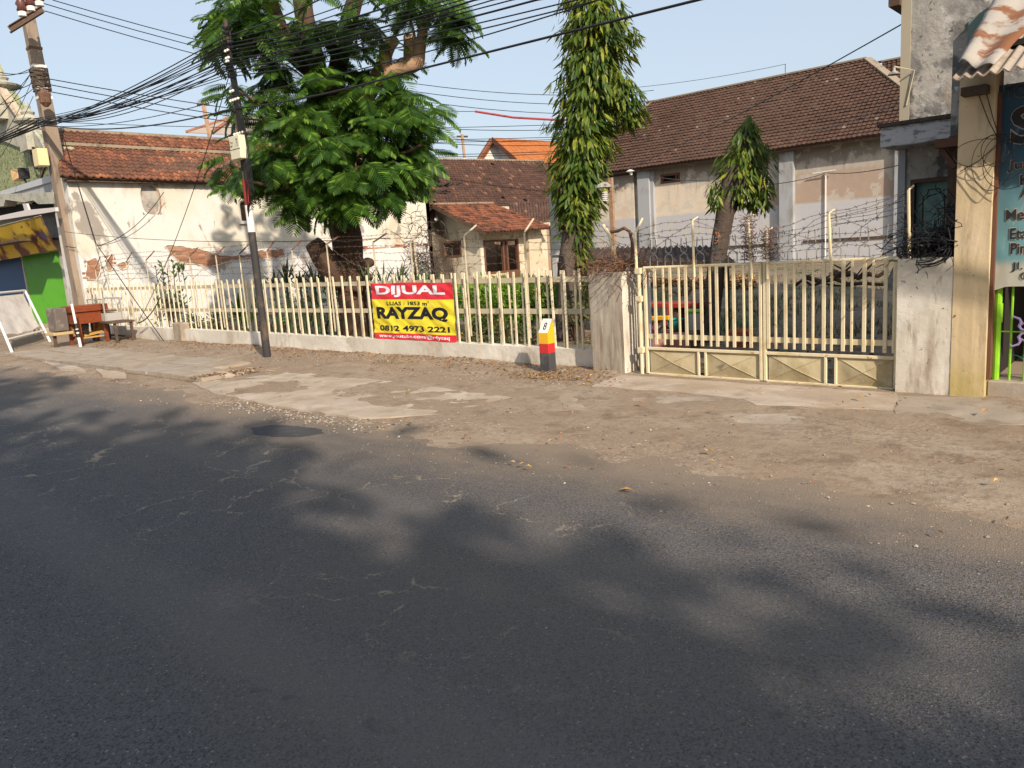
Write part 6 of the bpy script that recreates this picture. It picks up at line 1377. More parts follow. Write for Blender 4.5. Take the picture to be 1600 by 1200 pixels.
q = on_y(1085, 500, 10.9); q.z = .28; bk_ = pot('bucket', 'pale bucket with lime green lid under the red bench', 'bucket', q, [(.10, 0), (.13, .26), (.14, .27), (.0, .275)], mat('pale_bucket', (.35, .4, .4), rough=.4))
q.z = .56; mb = MB(); mb.lathe(q, [(.15, 0), (.15, .03), (.02, .04)], 16); build('lid', mb, mat('lime_plastic', (.2, .45, .05), rough=.4), bk_)
tri = thing('tricycle', 'small red and yellow child tricycle among junk behind the gate', 'tricycle', (-6.6, 10.8, 0))
q = on_y(1032, 500, 10.6)
mb = MB(); mb.bar(q + Vector((-.22, 0, .02)), q + Vector((.18, 0, .04)), .12, .07); build('seat', mb, mat('yellow_plastic', (.6, .33, .02), rough=.4), tri, bevel=.01)
for dx in (-.2, .12):
    c = q + Vector((dx, -.05, -.20)); mb = MB(); mb.tube([c + Vector((.12 * math.cos(a), 0, .12 * math.sin(a))) for a in [i * PI / 8 for i in range(17)]], .02, 6)
    for i in range(5): a = i * 2 * PI / 5; mb.tube([c, c + Vector((.12 * math.cos(a), 0, .12 * math.sin(a)))], .01, 4)
    build('wheel', mb, mat('maroon_plastic', (.15, .02, .04), rough=.5) if dx < 0 else MT['black'], tri)
mb = MB(); mb.tube([q + Vector((.12, -.05, -.2)), q + Vector((.16, -.02, .25)), q + Vector((.16, .12, .27))], .014, 5); mb.tube([q + Vector((-.2, -.05, -.2)), q + Vector((0, 0, 0)), q + Vector((.14, -.03, .05))], .02, 5); build('body_frame', mb, MT['red_paint'], tri)
for i, (px, py, y_, w_, h_, col, lab) in enumerate([(1030, 524, 10.2, .55, .22, (.36, .17, .14), 'faded pink sack slumped at the left foot of the gate view'), (1062, 521, 10.1, .35, .25, (.34, .15, .12), 'faded red sack standing right of the pink sack'), (1080, 517, 10.4, .3, .2, (.10, .07, .05), 'dark sack by the leaning tree foot')]):
    q = on_y(px, py, y_); mb = MB(); mb.grid(lambda u, v: Vector((q.x + w_ * (.5 - .12 * v) * math.cos(u * 2 * PI) * (1 + .15 * fbm(u * 4, v * 3, i)), y_ + w_ * .35 * math.sin(u * 2 * PI) * (1 - .2 * v), h_ * 1.3 * v ** .7)), 20, 6); mb.add([(q.x, y_, h_ * 1.3)], []); n = 21
    mb.f.append(tuple(6 * n + k for k in range(20))); mb.mi.append(0)
    tag(build('sack', mb, mat('sack_cloth', col, bump=[(9, .5, .03)]), base=(q.x, y_, 0), smooth=True), lab, 'sack', 'sacks behind the gate')
# concrete cover and fallen branches at the back right
q0, q1 = on_y(1378, 446, 16), on_y(1405, 446, 16); 
mb = MB(); mb.poly_prism([(q0.x, 16, q0.z - .1), (q1.x + .4, 16, q0.z - .1), (q1.x + .4, 16, q0.z + .55), (q1.x - .05, 16, q0.z + .50)], (0, .3, 0)); tag(build('concrete_block', mb, MT['render_grey'], base=(q0.x, 16, 0)), 'grey triangular concrete slab leaning at the right back of the yard', 'concrete slab')
rr = random.Random(17)
LB = ['longest fallen branch lying across the back of the yard', 'thick short log at the back of the yard below the house wall', 'thin forked branch on the leaf heap', 'pale bare branch lying above the red bench']
for i, (pa, pb_, y_, r) in enumerate([((1258, 438), (1400, 444), 19, .06), ((1300, 432), (1385, 428), 20.5, .09), ((1240, 444), (1330, 450), 17, .035), ((1060, 462), (1100, 447), 14, .05)]):
    a, b = on_y(*pa, y_), on_y(*pb_, y_); a.z = max(a.z, .1); b.z = max(b.z, .1); pts = [a.lerp(b, t / 6) + Vector((0, rr.uniform(-.1, .1), rr.uniform(-.08, .12))) for t in range(7)]
    mb = MB(); mb.tube(pts, [r * (1.1 - .6 * t / 6) for t in range(7)], 7)
    for k in range(3): p = pts[1 + k]; mb.tube([p, p + Vector((rr.uniform(-.5, .5), rr.uniform(-.4, .2), rr.uniform(.1, .5)))], [r * .5, r * .2], 5)
    tag(build('fallen_branch', mb, MT['bark_pale'] if i == 3 else MT['bark'], base=a), LB[i], 'branch', 'fallen branches in the yard')
# lamp on a timber post by the drooping tree
lp = thing('yard_lamp', 'bare bulb lamp with grey dish shade on a crooked timber post by the drooping tree', 'lamp post', (-7.5, 10.4, 0))
a, b = on_y(961, 430, 10.2), on_y(954, 283, 10.2); mb = MB(); mb.bar((a.x, 10.2, 0), (b.x, 10.2, b.z + .05), .05, .07); mb.tube([on_y(953, 300, 10.2), on_y(948, 286, 10.0)], .02, 6); build('post', mb, MT['bark_pale'], lp)
c = on_y(943, 290, 10.0); mb = MB(); mb.lathe(c - Vector((0, 0, .03)), [(.13, 0), (.11, .04), (.05, .07), (.02, .08)], 14); build('lamp_shade', mb, MT['render_grey'], lp)
mb = MB(); c2 = on_y(945, 306, 10.0)
for k in range(5): mb.lathe(c2 + Vector((0, 0, .04 - k * .03)), [(.02, 0), (.045, .006), (.045, .016), (.02, .022)], 10)
build('spiral_bulb', mb, MT['white'], lp)
# white painted post by the drooping tree
q0, q1 = on_y(858, 320, 13.5), on_y(873, 320, 13.5)
mb = MB(); pill(mb, q0.x, q1.x + .03, 13.5, 13.72, 0, on_y(862, 300, 13.5).z, 5, .01); mb.box(q0.x - .03, q1.x + .06, 13.46, 13.76, on_y(862, 399, 13.5).z, on_y(862, 396, 13.5).z)
tag(build('concrete_post', mb, MT['white_low'], base=(q0.x, 13.5, 0)), 'white painted concrete post left of the drooping tree', 'post')
mb = MB(); q0, q1 = on_y(872, 340, 15), on_y(905, 340, 15); mb.box(q0.x, q1.x + .2, 15, 15.2, 0, on_y(880, 330, 15).z); tag(build('opening_shade_slab', mb, MT['bark_grey'], base=(q0.x, 15, 0)), 'dark slab standing in for a shadowed opening behind the drooping tree trunk', 'wall')  # dark slab stands in for the shade inside an opening
ORDN = ['topmost', 'second from the top', 'third from the top', 'fourth from the top', 'fifth from the top', 'sixth from the top', 'seventh from the top', 'eighth from the top', 'ninth from the top', 'tenth from the top', 'second lowest', 'lowest']

# ================================================================== TREES
def join_instances(name, protos, xf, m_, parent=None):
    """one mesh out of many transformed copies of small meshes; xf: list of (proto index, 4x4 matrix)"""
    vs, fs, b = [], [], 0
    for k, M in xf:
        pv, pf = protos[k]; A = np.array(M); q = pv @ A[:3, :3].T + A[:3, 3]; vs.append(q)
        fs += [tuple(b + i for i in f) for f in pf]; b += len(pv)
    co = np.concatenate(vs) - np.array(tuple(org(parent)))
    me = bpy.data.meshes.new(name); me.from_pydata(co.tolist(), [], fs); me.materials.append(m_)
    o = bpy.data.objects.new(name, me); COL.objects.link(o)
    if parent: o.parent = parent; ORG[o.name] = org(parent)
    o['kind'] = 'stuff'; return o
def proto_of(mb): return (np.array([tuple(v) for v in mb.v]), mb.f)
def frond_proto(seed, L=1.0, pairs=13, W=.40, droop=.25):
    rr = random.Random(seed); mb = MB()
    def rach(t): return Vector((0, L * t * (1 - .05 * t), -droop * L * t * t))
    mb.tube([rach(0), rach(.35), rach(.7), rach(1)], [.010, .008, .006, .003], 3, cap=False)
    for i in range(pairs):
        t = .16 + .84 * (i + .5) / pairs; p = rach(t)
        prof = math.sin(PI * min(1, (t * .92 + .06)) ** .8) ** .7
        for s in (-1, 1):
            l = W * prof * rr.uniform(.9, 1.08) + .03; fw = .35 + .5 * t
            d = Vector((s * 1.0, fw, -.10)).normalized(); w = L / pairs * .43
            a = p + d * .01; m1 = p + d * l * .5 + Vector((0, 0, -.02)); e = p + d * l + Vector((0, 0, -.05 - rr.uniform(0, .03)))
            n = Vector((0, 1, 0)) * w; n2 = Vector((s * -.3, .95, 0)).normalized() * w
            mb.add([a - n * .6, a + n * .6, m1 + n2, m1 - n2, e + n2 * .35, e - n2 * .35], [(0, 1, 2, 3), (3, 2, 4, 5)])
    return mb
def frame_mat(p, d, up, s, roll=0.0):
    y = d.normalized(); x = y.cross(up)
    if x.length < 1e-3: x = Vector((1, 0, 0))
    x.normalize(); z = x.cross(y)
    R3 = Matrix((x * s, y * s, z * s)).transposed().to_4x4(); M = Matrix.Translation(p) @ R3 @ Matrix.Rotation(roll, 4, 'Y'); return M
def place_leaves(root, name, protos, xf, m_, n_big, stuffname):
    """the n_big instances nearest the camera become parts, the rest one joined part"""
    xf.sort(key=lambda q: (q[1].translation - CAM).length if (-40 < CXP + FOC * (q[1].translation - CAM).dot(CR) / (q[1].translation - CAM).dot(CF) < 1640 and CYP - FOC * (q[1].translation - CAM).dot(CU) / (q[1].translation - CAM).dot(CF) > -20) else 1e3)
    mes = []
    for k, (pv, pf) in enumerate(protos):
        me = bpy.data.meshes.new(name); me.from_pydata(pv.tolist(), [], pf); me.materials.append(m_); mes.append(me)
    for k, M in xf[:n_big]:
        o = bpy.data.objects.new(name, mes[k]); COL.objects.link(o); o.parent = root
        M2 = M.copy(); M2.translation = M.translation - org(root); o.matrix_local = M2
    if len(xf) > n_big: join_instances(stuffname, protos, xf[n_big:], m_, root)
def limb(mb, pix, rs, n=10, seed=0, rough=.12):
    pts = [at_d(*p) for p in pix]; out = []; ro = []
    k = len(pts)
    for i in range(k - 1):
        for q in range(4):
            t = q / 4; p0_, p1, p2, p3 = pts[max(i - 1, 0)], pts[i], pts[i + 1], pts[min(i + 2, k - 1)]
            out.append(.5 * ((2 * p1) + (p2 - p0_) * t + (2 * p0_ - 5 * p1 + 4 * p2 - p3) * t * t + (3 * p1 - p0_ - 3 * p2 + p3) * t ** 3)); ro.append(rs[i] * (1 - t) + rs[i + 1] * t)
    out.append(pts[-1]); ro.append(rs[-1])
    b = len(mb.v); mb.tube(out, ro, n)
    for i in range(b, len(mb.v)):
        v = mb.v[i]; c = min(out, key=lambda p: (p - v).length_squared); d = (v - c); mb.v[i] = v + d * (rough * fbm(v.x * 2.2 + seed, v.y * 2.2, v.z * 1.3) + rough * .5 * fbm(v.x * 6, v.y * 6, v.z * 3))
    return mb
# ---- big feathery tree
DA = 16.7
ta = thing('tree', 'large feathery-leaved tree with thick brown trunk behind the fence left of the banner', 'tree', (-13.6, 10.2, 0))
ORG[ta.name] = Vector((-13.6, 10.2, 0))
mb = MB()
limb(mb, [(568, 545, DA), (556, 480, DA), (548, 420, DA), (540, 360, DA), (528, 300, DA), (512, 230, DA), (500, 160, DA), (492, 100, DA), (475, 20, DA), (462, -90, DA)], [.40, .36, .33, .31, .28, .27, .26, .23, .20, .16], 14, 1)
build('trunk', mb, MT['bark'], ta, smooth=True, recalc=False)
for pix, rs, nm, mt in (
    ([(535, 440, DA - .2), (516, 418, DA - .4), (500, 395, DA - .5), (487, 378, DA - .6)], [.30, .26, .22, .15], 'stump_limb', 'bark'),
    ([(506, 190, DA), (525, 120, DA - .1), (538, 60, DA), (560, -20, DA), (590, -120, DA)], [.22, .20, .19, .17, .12], 'limb', 'bark'),
    ([(492, 115, DA), (455, 80, DA + .1), (432, 30, DA), (405, -50, DA), (380, -140, DA)], [.2, .2, .17, .13, .1], 'limb', 'bark'),
    ([(530, 290, DA), (560, 180, DA - .2), (590, 128, DA - .4), (620, 110, DA - .5), (650, 98, DA - .6), (656, 76, DA - .6), (662, 40, DA - .6)], [.24, .18, .16, .16, .16, .13, .10], 'limb', 'bark_pale'),
    ([(585, 130, DA - .4), (600, 95, DA - .5), (606, 74, DA - .5), (620, 60, DA - .5)], [.14, .15, .16, .10], 'stump_limb', 'bark_pale'),
    ([(640, 101, DA - .6), (640, 75, DA - .5), (638, 56, DA - .5)], [.14, .14, .11], 'stump_limb', 'bark_pale'),
    ([(520, 250, DA), (470, 200, DA - .5), (420, 170, DA - .9), (370, 140, DA - 1.0)], [.07, .05, .035, .02], 'branch', 'bark'),
    ([(530, 310, DA), (580, 260, DA - .7), (630, 240, DA - 1.1), (660, 225, DA - 1.2)], [.07, .05, .035, .02], 'branch', 'bark'),
    ([(662, 42, DA - .6), (680, 10, DA - .6), (710, -30, DA - .6)], [.08, .06, .04], 'branch', 'bark'),
    ([(535, 330, DA), (480, 300, DA - .8), (420, 290, DA - 1.2), (380, 280, DA - 1.3)], [.07, .05, .035, .02], 'branch', 'bark')):
    mb = MB(); limb(mb, pix, rs, 10, len(pix)); build(nm, mb, MT[mt], ta, smooth=True, recalc=False)
mb = MB(); q = at_d(565, 425, DA - .38); 
for k in range(5): p = q + Vector((R.uniform(-.2, .2), R.uniform(-.1, .1), R.uniform(-.35, .25))); mb.lathe(p, [(.02, -.10), (.13, -.06), (.16, .02), (.10, .09), (.02, .12)], 8)
for i in range(len(mb.v)): mb.v[i] += Vector((.03 * fbm(mb.v[i].x * 6, mb.v[i].y * 6, mb.v[i].z * 6), 0, 0))
build('trunk_burl', mb, MT['bark'], ta, smooth=True, recalc=False)
FP = [proto_of(frond_proto(s, 1.0, 13, w, dr)) for s, w, dr in ((1, .34, .20), (2, .31, .38), (3, .36, .28), (4, .29, .12), (5, .33, .5))]
rr = random.Random(101)
blobs = [(368, 25, 48), (345, 50, 26), (395, 5, 40), (350, 135, 22), (368, 165, 20), (355, 250, 24), (368, 290, 20), (350, 285, 12), (400, 250, 32), (396, 310, 16), (388, 195, 26), (375, 215, 16), (430, 205, 48), (500, 205, 56), (560, 195, 54), (620, 165, 46), (645, 205, 36), (660, 170, 24), (455, 258, 52), (532, 268, 58), (600, 255, 50), (648, 250, 26), (430, 312, 28), (470, 318, 32), (510, 322, 28), (605, 300, 34), (640, 292, 22), (575, 312, 18), (480, 40, 34), (565, 45, 32), (420, 55, 30), (600, 110, 28), (555, 120, 32), (695, 15, 36), (715, 50, 20), (640, 5, 30), (720, 20, 16), (440, 120, 30), (490, 105, 28), (540, 150, 34), (395, 150, 22), (415, 100, 16), (585, 150, 26), (625, 85, 14), (690, 60, 15), (520, 60, 24), (500, -70, 110), (380, -60, 60), (650, -60, 70), (615, 210, 38), (480, 165, 34), (668, 238, 16), (350, 20, 20), (480, 290, 38), (560, 290, 38)]
xf = []
for bxp, byp, brp in blobs:
    brp *= 1.08; byp -= (20 if 285 < byp < 335 else 0); bxp += (12 if bxp < 400 and byp > 100 else 0); r = brp / 72.0; off = byp < -10
    n = max(1, int((brp / 15.0) ** 2 * (.35 if off else (.55 if byp > 300 else .85 if byp > 180 else 1.35))))
    for _ in range(n):
        while True:
            o = Vector((rr.uniform(-1, 1), rr.uniform(-1, 1), rr.uniform(-1, 1)))
            if .25 < o.length < 1: break
        depth = DA - .3 + (-1.0 if o.dot(CF) < 0 else .6) * rr.uniform(.3, 1.5) * min(1, r) * 1.3
        c = at_d(bxp, byp, depth) + (CR * o.x + CU * o.y) * r * .8
        outw = (c - at_d(520, 200, DA)); outw.z *= .3
        nf = rr.randint(5, 8); a0 = rr.uniform(0, 6.28)
        for k in range(nf):
            a = a0 + k * 2 * PI / nf + rr.uniform(-.25, .25); el_ = rr.uniform(-1.0, .05) if byp < 335 else rr.uniform(-1.35, -.7)
            d = Vector((math.cos(a), math.sin(a), math.tan(el_) * .9)).normalized(); d = (d + outw.normalized() * .35).normalized()
            if d.dot(CF) > .45 and rr.random() < .5: continue
            s = rr.uniform(.48, .78) * (.85 if brp < 20 else 1)
            up = (Vector((0, 0, .9)) + Vector((rr.uniform(-.35, .35), rr.uniform(-.35, .35), 0)) - CF * rr.uniform(.2, .9)).normalized()
            xf.append((rr.randrange(5), frame_mat(c + Vector((0, 0, rr.uniform(-.05, .05))), d, up, s)))
place_leaves(ta, 'frond', FP, xf, MT['frond'], 300, 'crown_foliage')

# ---- drooping-leaf trees
def leaf_proto(w=.085, curve=.12):
    mb = MB(); mb.add([(0, 0, 0), (-w, .35, -.0), (0, .4, -.03), (w, .35, 0), (-w * .7, .7, curve * .4), (0, .75, curve * .35), (w * .7, .7, curve * .4), (0, 1, curve)], [(0, 2, 1), (0, 3, 2), (1, 2, 5, 4), (2, 3, 6, 5), (4, 5, 7), (5, 6, 7)]); return proto_of(mb)
LP = [leaf_proto(.11, .10), leaf_proto(.13, -.05), leaf_proto(.10, .2)]
def leaf_col(rr, outline, depth, dens, s0, s1):
    xf = []
    for i in range(len(outline) - 1):
        y0, xl0, xr0 = outline[i]; y1, xl1, xr1 = outline[i + 1]; n = int(dens * abs(y1 - y0) * ((xr0 - xl0) + (xr1 - xl1)) / 2 / 1000)
        for _ in range(max(n, 3)):
            t = rr.random(); y = y0 + (y1 - y0) * t; xl = xl0 + (xl1 - xl0) * t; xr = xr0 + (xr1 - xr0) * t; cx = (xl + xr) / 2; hw = (xr - xl) / 2
            cl_ = fbm(y * .045, i * 0.0 + cx * .01, 3.0)
            a = rr.uniform(0, 2 * PI); q = (rr.random() ** .45)
            q *= .84 + .55 * fbm(math.cos(a) * 1.8, math.sin(a) * 1.8, y * .05)
            hwm = hw / FOC * depth * 1.07; q = min(q, 1.12)
            c = at_d(cx, y, depth) + CR * (hwm * q * math.cos(a)) + CF * (max(hwm, .25) * q * math.sin(a))
            o = CR * math.cos(a) + CF * math.sin(a); d = (Vector((0, 0, -1)) * rr.uniform(.6, 1.3) + o * rr.uniform(.1, .8) + Vector((rr.uniform(-.4, .4), rr.uniform(-.4, .4), 0))).normalized()
            xf.append((rr.randrange(3), frame_mat(c, d, (o + Vector((rr.uniform(-.5, .5), rr.uniform(-.5, .5), rr.uniform(0, .6)))).normalized(), rr.uniform(s0, s1) * rr.choice((.7, 1, 1, 1.1)))))
    return xf
DB = 13.8
tB = thing('tree', 'tall columnar tree with drooping yellow-green leaves behind the fence left of the gate', 'tree', (-8.42, 10.88, 0))
mb = MB(); limb(mb, [(888, 540, DB), (888, 470, DB), (889, 400, DB), (896, 340, DB), (905, 250, DB), (915, 150, DB), (925, 40, DB), (935, -60, DB)], [.24, .21, .19, .17, .15, .13, .10, .06], 12, 5); build('trunk', mb, MT['bark_grey'], tB, smooth=True, recalc=False)
rr = random.Random(55)
x1_ = leaf_col(rr, [(-120, 905, 955), (-60, 885, 965), (0, 878, 970), (30, 876, 985), (70, 873, 992), (100, 872, 982), (130, 872, 975), (160, 864, 985), (200, 861, 965), (250, 857, 955), (290, 858, 948), (330, 866, 936), (360, 878, 924), (385, 890, 920), (415, 893, 920)], DB, 165, .17, .30)
x1_ += leaf_col(rr, [(112, 955, 980), (135, 952, 998), (155, 948, 1008), (172, 955, 1008), (192, 965, 1008)], DB - .2, 170, .15, .25)
x1_ += leaf_col(rr, [(35, 965, 985), (50, 970, 1000), (62, 985, 1000)], DB - .2, 170, .12, .2)
for a, b in (((915, 150), (985, 150)), ((905, 240), (870, 300)), ((900, 330), (908, 400))):
    mb = MB(); limb(mb, [(a[0], a[1], DB), ((a[0] + b[0]) / 2, (a[1] + b[1]) / 2 - 8, DB - .2), (b[0], b[1], DB - .2)], [.06, .04, .015], 7, 3); build('branch', mb, MT['bark_grey'], tB, smooth=True, recalc=False)
place_leaves(tB, 'leaf', LP, x1_, MT['mango'], 300, 'crown_foliage')
DC = 12.5
tC = thing('tree', 'lopped tree with a dark leaning trunk and small drooping crown behind the gate', 'tree', (-5.88, 11.45, 0))
mb = MB(); limb(mb, [(1106, 545, DC), (1112, 480, DC), (1120, 410, DC), (1130, 350, DC), (1140, 300, DC), (1148, 262, DC)], [.155, .15, .145, .14, .15, .14], 12, 9); build('trunk', mb, MT['bark_grey'], tC, smooth=True, recalc=False)
mb = MB(); limb(mb, [(1136, 320, DC), (1155, 290, DC - .1), (1166, 250, DC), (1168, 200, DC)], [.11, .09, .06, .03], 9, 2); build('limb', mb, MT['bark_grey'], tC, smooth=True, recalc=False)
x2_ = leaf_col(rr, [(180, 1163, 1172), (195, 1158, 1180), (215, 1135, 1195), (240, 1125, 1203), (270, 1117, 1207), (295, 1112, 1203), (312, 1118, 1196)], DC + .1, 150, .14, .25)
for cx_, cy_ in ((1112, 300), (1118, 315), (1190, 305), (1198, 300), (1180, 318), (1195, 318)): x2_ += leaf_col(rr, [(cy_ - 12, cx_ - 7, cx_ + 7), (cy_ + 6, cx_ - 5, cx_ + 5)], DC - .2, 160, .14, .22)
place_leaves(tC, 'leaf', LP, x2_, MT['mango'], 130, 'crown_foliage')
mb = MB(); rr = random.Random(3)
for k in range(14): c = at_d(1121 + rr.uniform(-3, 3), 372 + rr.uniform(-10, 6), DC - .16); d = Vector((rr.uniform(-1, 1), rr.uniform(-1, 0), rr.uniform(-1, .3))) * .06; mb.tube([c, c + d], .006, 3)
build('torn_bark', mb, mat('torn_orange_bark', (.45, .16, .05)), tC)

# ================================================================== UNDERGROWTH
def bush(name, label, cat, blobs_, n, s0, s1, m_, seed, w=.22, droop=.2, group=None):
    rr = random.Random(seed); lp_ = [leaf_proto(w, .05), leaf_proto(w * .8, -.1)]; xf = []
    base = at_d(*blobs_[0][:3]); base = Vector((base.x, base.y, 0)); 
    tot = sum(b[3] ** 2 for b in blobs_)
    for (px, py, dep, r) in blobs_:
        c0 = at_d(px, py, dep)
        for _ in range(int(n * r * r / tot)):
            o = Vector((rr.gauss(0, 1), rr.gauss(0, 1), rr.gauss(0, 1))).normalized(); q = rr.random() ** .4 * (1 + .3 * fbm(o.x * 2 + px, o.y * 2, o.z * 2)); p = c0 + Vector((o.x * r, o.y * r, o.z * r * .75)) * q
            if p.z < .03: p.z = rr.uniform(.03, .15)
            d = (o + Vector((rr.uniform(-.8, .8), rr.uniform(-.8, .8), rr.uniform(-.6, .9)))).normalized(); xf.append((rr.randrange(2), frame_mat(p, d, Vector((rr.uniform(-1, 1), rr.uniform(-1, 1), 1)).normalized(), rr.uniform(s0, s1))))
    root = thing(name, label, cat, tuple(base), group)
    mb = MB()
    for (px, py, dep, r) in blobs_:
        c0 = at_d(px, py, dep)
        for k in range(4): mb.tube([Vector((c0.x + rr.uniform(-.2, .2) * r, c0.y + rr.uniform(-.2, .2) * r, 0)), c0 + Vector((rr.uniform(-.5, .5) * r, rr.uniform(-.5, .5) * r, rr.uniform(0, .5) * r))], .012, 4)
    build('stem', mb, MT['bark'], root, stuff=True); join_instances('foliage', lp_, xf, m_, root); return root
bush('bush', 'bright green leafy hedge mass behind the fence right of the banner', 'bush', [(735, 470, 16.5, .55), (765, 468, 16, .6), (795, 470, 15.5, .6), (825, 465, 15, .55), (850, 468, 14.8, .5), (700, 470, 17, .5), (870, 475, 14.5, .4), (810, 490, 15, .4), (765, 488, 15.7, .4)], 6500, .07, .14, MT['hedge'], 1)
bush('bush', 'yellowing bush between the drooping tree and the left gate pillar', 'bush', [(905, 445, 14, .3), (912, 470, 13.6, .35), (900, 490, 13, .25)], 900, .06, .12, MT['weed'], 2)
bush('bush', 'dark green bush behind the fence at the foot of the big feathery tree', 'bush', [(470, 478, 18.5, .6), (505, 472, 18.2, .75), (545, 478, 17.8, .7), (590, 480, 17.5, .6), (440, 488, 18.8, .45), (620, 490, 17, .5), (660, 490, 16.5, .5)], 1700, .09, .2, MT['bush'], 3, w=.12)
bush('bush', 'low weedy growth showing below the hedge right of the banner', 'bush', [(740, 515, 14.5, .25), (790, 520, 13.5, .25), (830, 525, 12.8, .2), (770, 505, 14.5, .3)], 800, .06, .12, MT['weed'], 4)
bush('bush', 'low leafy creeper among the slats at the left end of the fence', 'bush', [(210, 500, 25, .4), (240, 502, 24, .35), (300, 505, 22.5, .35), (340, 500, 21.5, .3), (270, 480, 24, .35)], 1400, .08, .16, MT['weed'], 5)
def upright(name, label, spots, seed):
    rr = random.Random(seed); xf = []; base = at_d(*spots[0][:3]); root = thing(name, label, 'plant', (base.x, base.y, 0)); mb = MB(); lp_ = [leaf_proto(.28, .05)]
    for (px, py, dep) in spots:
        top = at_d(px, py, dep); b = Vector((top.x + rr.uniform(-.2, .2), top.y, 0)); mb.tube([b, b.lerp(top, .5) + Vector((rr.uniform(-.05, .05), 0, 0)), top], .012, 4)
        for k in range(16): t = rr.uniform(.35, 1.0); p = b.lerp(top, t); a = rr.uniform(0, 6.3); d = Vector((math.cos(a), math.sin(a), .9)).normalized(); xf.append((0, frame_mat(p, d, Vector((0, 0, 1)), rr.uniform(.12, .22))))
    build('stem', mb, MT['bark'], root, stuff=True); join_instances('foliage', lp_, xf, MT['bush'], root)
upright('leafy_plant', 'upright dark-leaved plants rising above the left part of the fence', [(243, 415, 23), (252, 410, 23), (261, 418, 22.8), (270, 408, 22.5), (277, 412, 22.5), (284, 416, 22.3), (222, 460, 23.5), (242, 452, 23)], 1)
def spiky(name, label, spots, seed, m_='blade', w=.03, L=(.5, .9), n=22):
    rr = random.Random(seed); base = at_d(*spots[0][:3]); root = thing(name, label, 'plant', (base.x, base.y, 0)); mb = MB()
    for (px, py, dep) in spots:
        c = at_d(px, py, dep)
        for k in range(n):
            a = rr.uniform(0, 6.3); l = rr.uniform(*L); el_ = rr.uniform(.3, 1.3); d = Vector((math.cos(a) * math.cos(el_), math.sin(a) * math.cos(el_), math.sin(el_))); sd_ = d.cross(Vector((0, 0, 1))).normalized() * w
            p1 = c + d * l * .5; p2 = c + d * l + Vector((0, 0, -l * .18)); mb.add([c - sd_ * .5, c + sd_ * .5, p1 + sd_, p1 - sd_, p2], [(0, 1, 2, 3), (3, 2, 4)])
        mb.tube([Vector((c.x, c.y, 0)), c], .03, 5)
    o = build('foliage', mb, MT[m_], root, recalc=False, stuff=True)
spiky('palm_plant', 'spiky palm-leaved plants poking above the fence by the feathery tree', [(448, 445, 17.8), (470, 450, 17.5), (492, 448, 17.2), (515, 452, 17), (430, 455, 18), (575, 452, 16), (540, 448, 16.5)], 2, w=.022, n=26)
spiky('palm_plant', 'spiky palm-leaved plants poking above the fence behind the banner', [(600, 455, 15.5), (625, 452, 15.2), (650, 455, 15), (672, 458, 14.8)], 3, w=.02, n=24)
spiky('agave_plant', 'dark broad-bladed plant seen through the slats left of the banded pole', [(378, 500, 20), (388, 505, 19.8)], 4, 'bush', .07, (.7, 1.2), 16)
# grass tufts and dry leaves in the yard
rr = random.Random(77); mb = MB()
for _ in range(5200):
    if rr.random() < .6: p = on_z(rr.uniform(1000, 1405), rr.uniform(416, 500) if rr.random() < .8 else rr.uniform(500, 540))
    else: p = on_z(rr.uniform(300, 1000), rr.uniform(440, 540))
    if p.y < 8.9 or p.y > 39: continue
    if fbm(p.x * .5, p.y * .5, 6.0) < -.05: continue
    z = yard_z(p.x, p.y); h = rr.uniform(.04, .16); a = rr.uniform(0, 6.3)
    for k in range(3): a += 2; t = Vector((math.cos(a), math.sin(a), 0)) * .03; mb.add([(p.x - t.y * .3, p.y + t.x * .3, z), (p.x + t.y * .3, p.y - t.x * .3, z), Vector((p.x, p.y, z + h)) + t], [(0, 1, 2)])
tag(build('grass', mb, MT['weed'], recalc=False), 'sparse grass and weeds growing over the yard earth', 'grass', kind='stuff')
mb = MB()
for _ in range(14000):
    p = on_z(rr.uniform(1005, 1180), rr.uniform(412, 470)); 
    if p.y < 10 or p.y > 30 or rr.random() > math.exp(-((p.x + 12.5) / 5.5) ** 2): continue
    leaf_quad(mb, (p.x, p.y, yard_z(p.x, p.y) + rr.uniform(.01, .05)), rr.uniform(.08, .18), rr.uniform(.05, .1), rr.uniform(0, 6.3), rr.uniform(-.6, .6), rr.uniform(-.1, .3))
for _ in range(1600):
    p = Vector((rr.uniform(-22, -2), rr.uniform(8.8, 13), 0)); leaf_quad(mb, (p.x, p.y, yard_z(p.x, p.y) + .02), rr.uniform(.04, .1), rr.uniform(.03, .06), rr.uniform(0, 6.3), rr.uniform(-.6, .6), rr.uniform(-.1, .3))
tag(build('dry_leaves', mb, MT['dry_leaf'], recalc=False), 'heap of dry brown leaves in the yard behind the gate', 'leaf litter', kind='stuff')
mb = MB()
for (px, py) in ((385, 528), (452, 563), (300, 598), (603, 572), (705, 578), (312, 528), (150, 545), (100, 552)):
    c = on_z(px, py); c.z = 0.05 if (px, py) != (300, 598) else .06
    for k in range(26): a = rr.uniform(0, 6.3); q = c + Vector((rr.gauss(0, .1), rr.gauss(0, .06), 0)); t = Vector((math.cos(a), math.sin(a), 0)) * .02; mb.add([q - t * .2, q + t * .2, q + t + Vector((0, 0, rr.uniform(.02, .07)))], [(0, 1, 2)])
tag(build('weeds', mb, MT['weed'], recalc=False), 'tiny green weeds sprouting along the verge', 'weeds', kind='stuff')

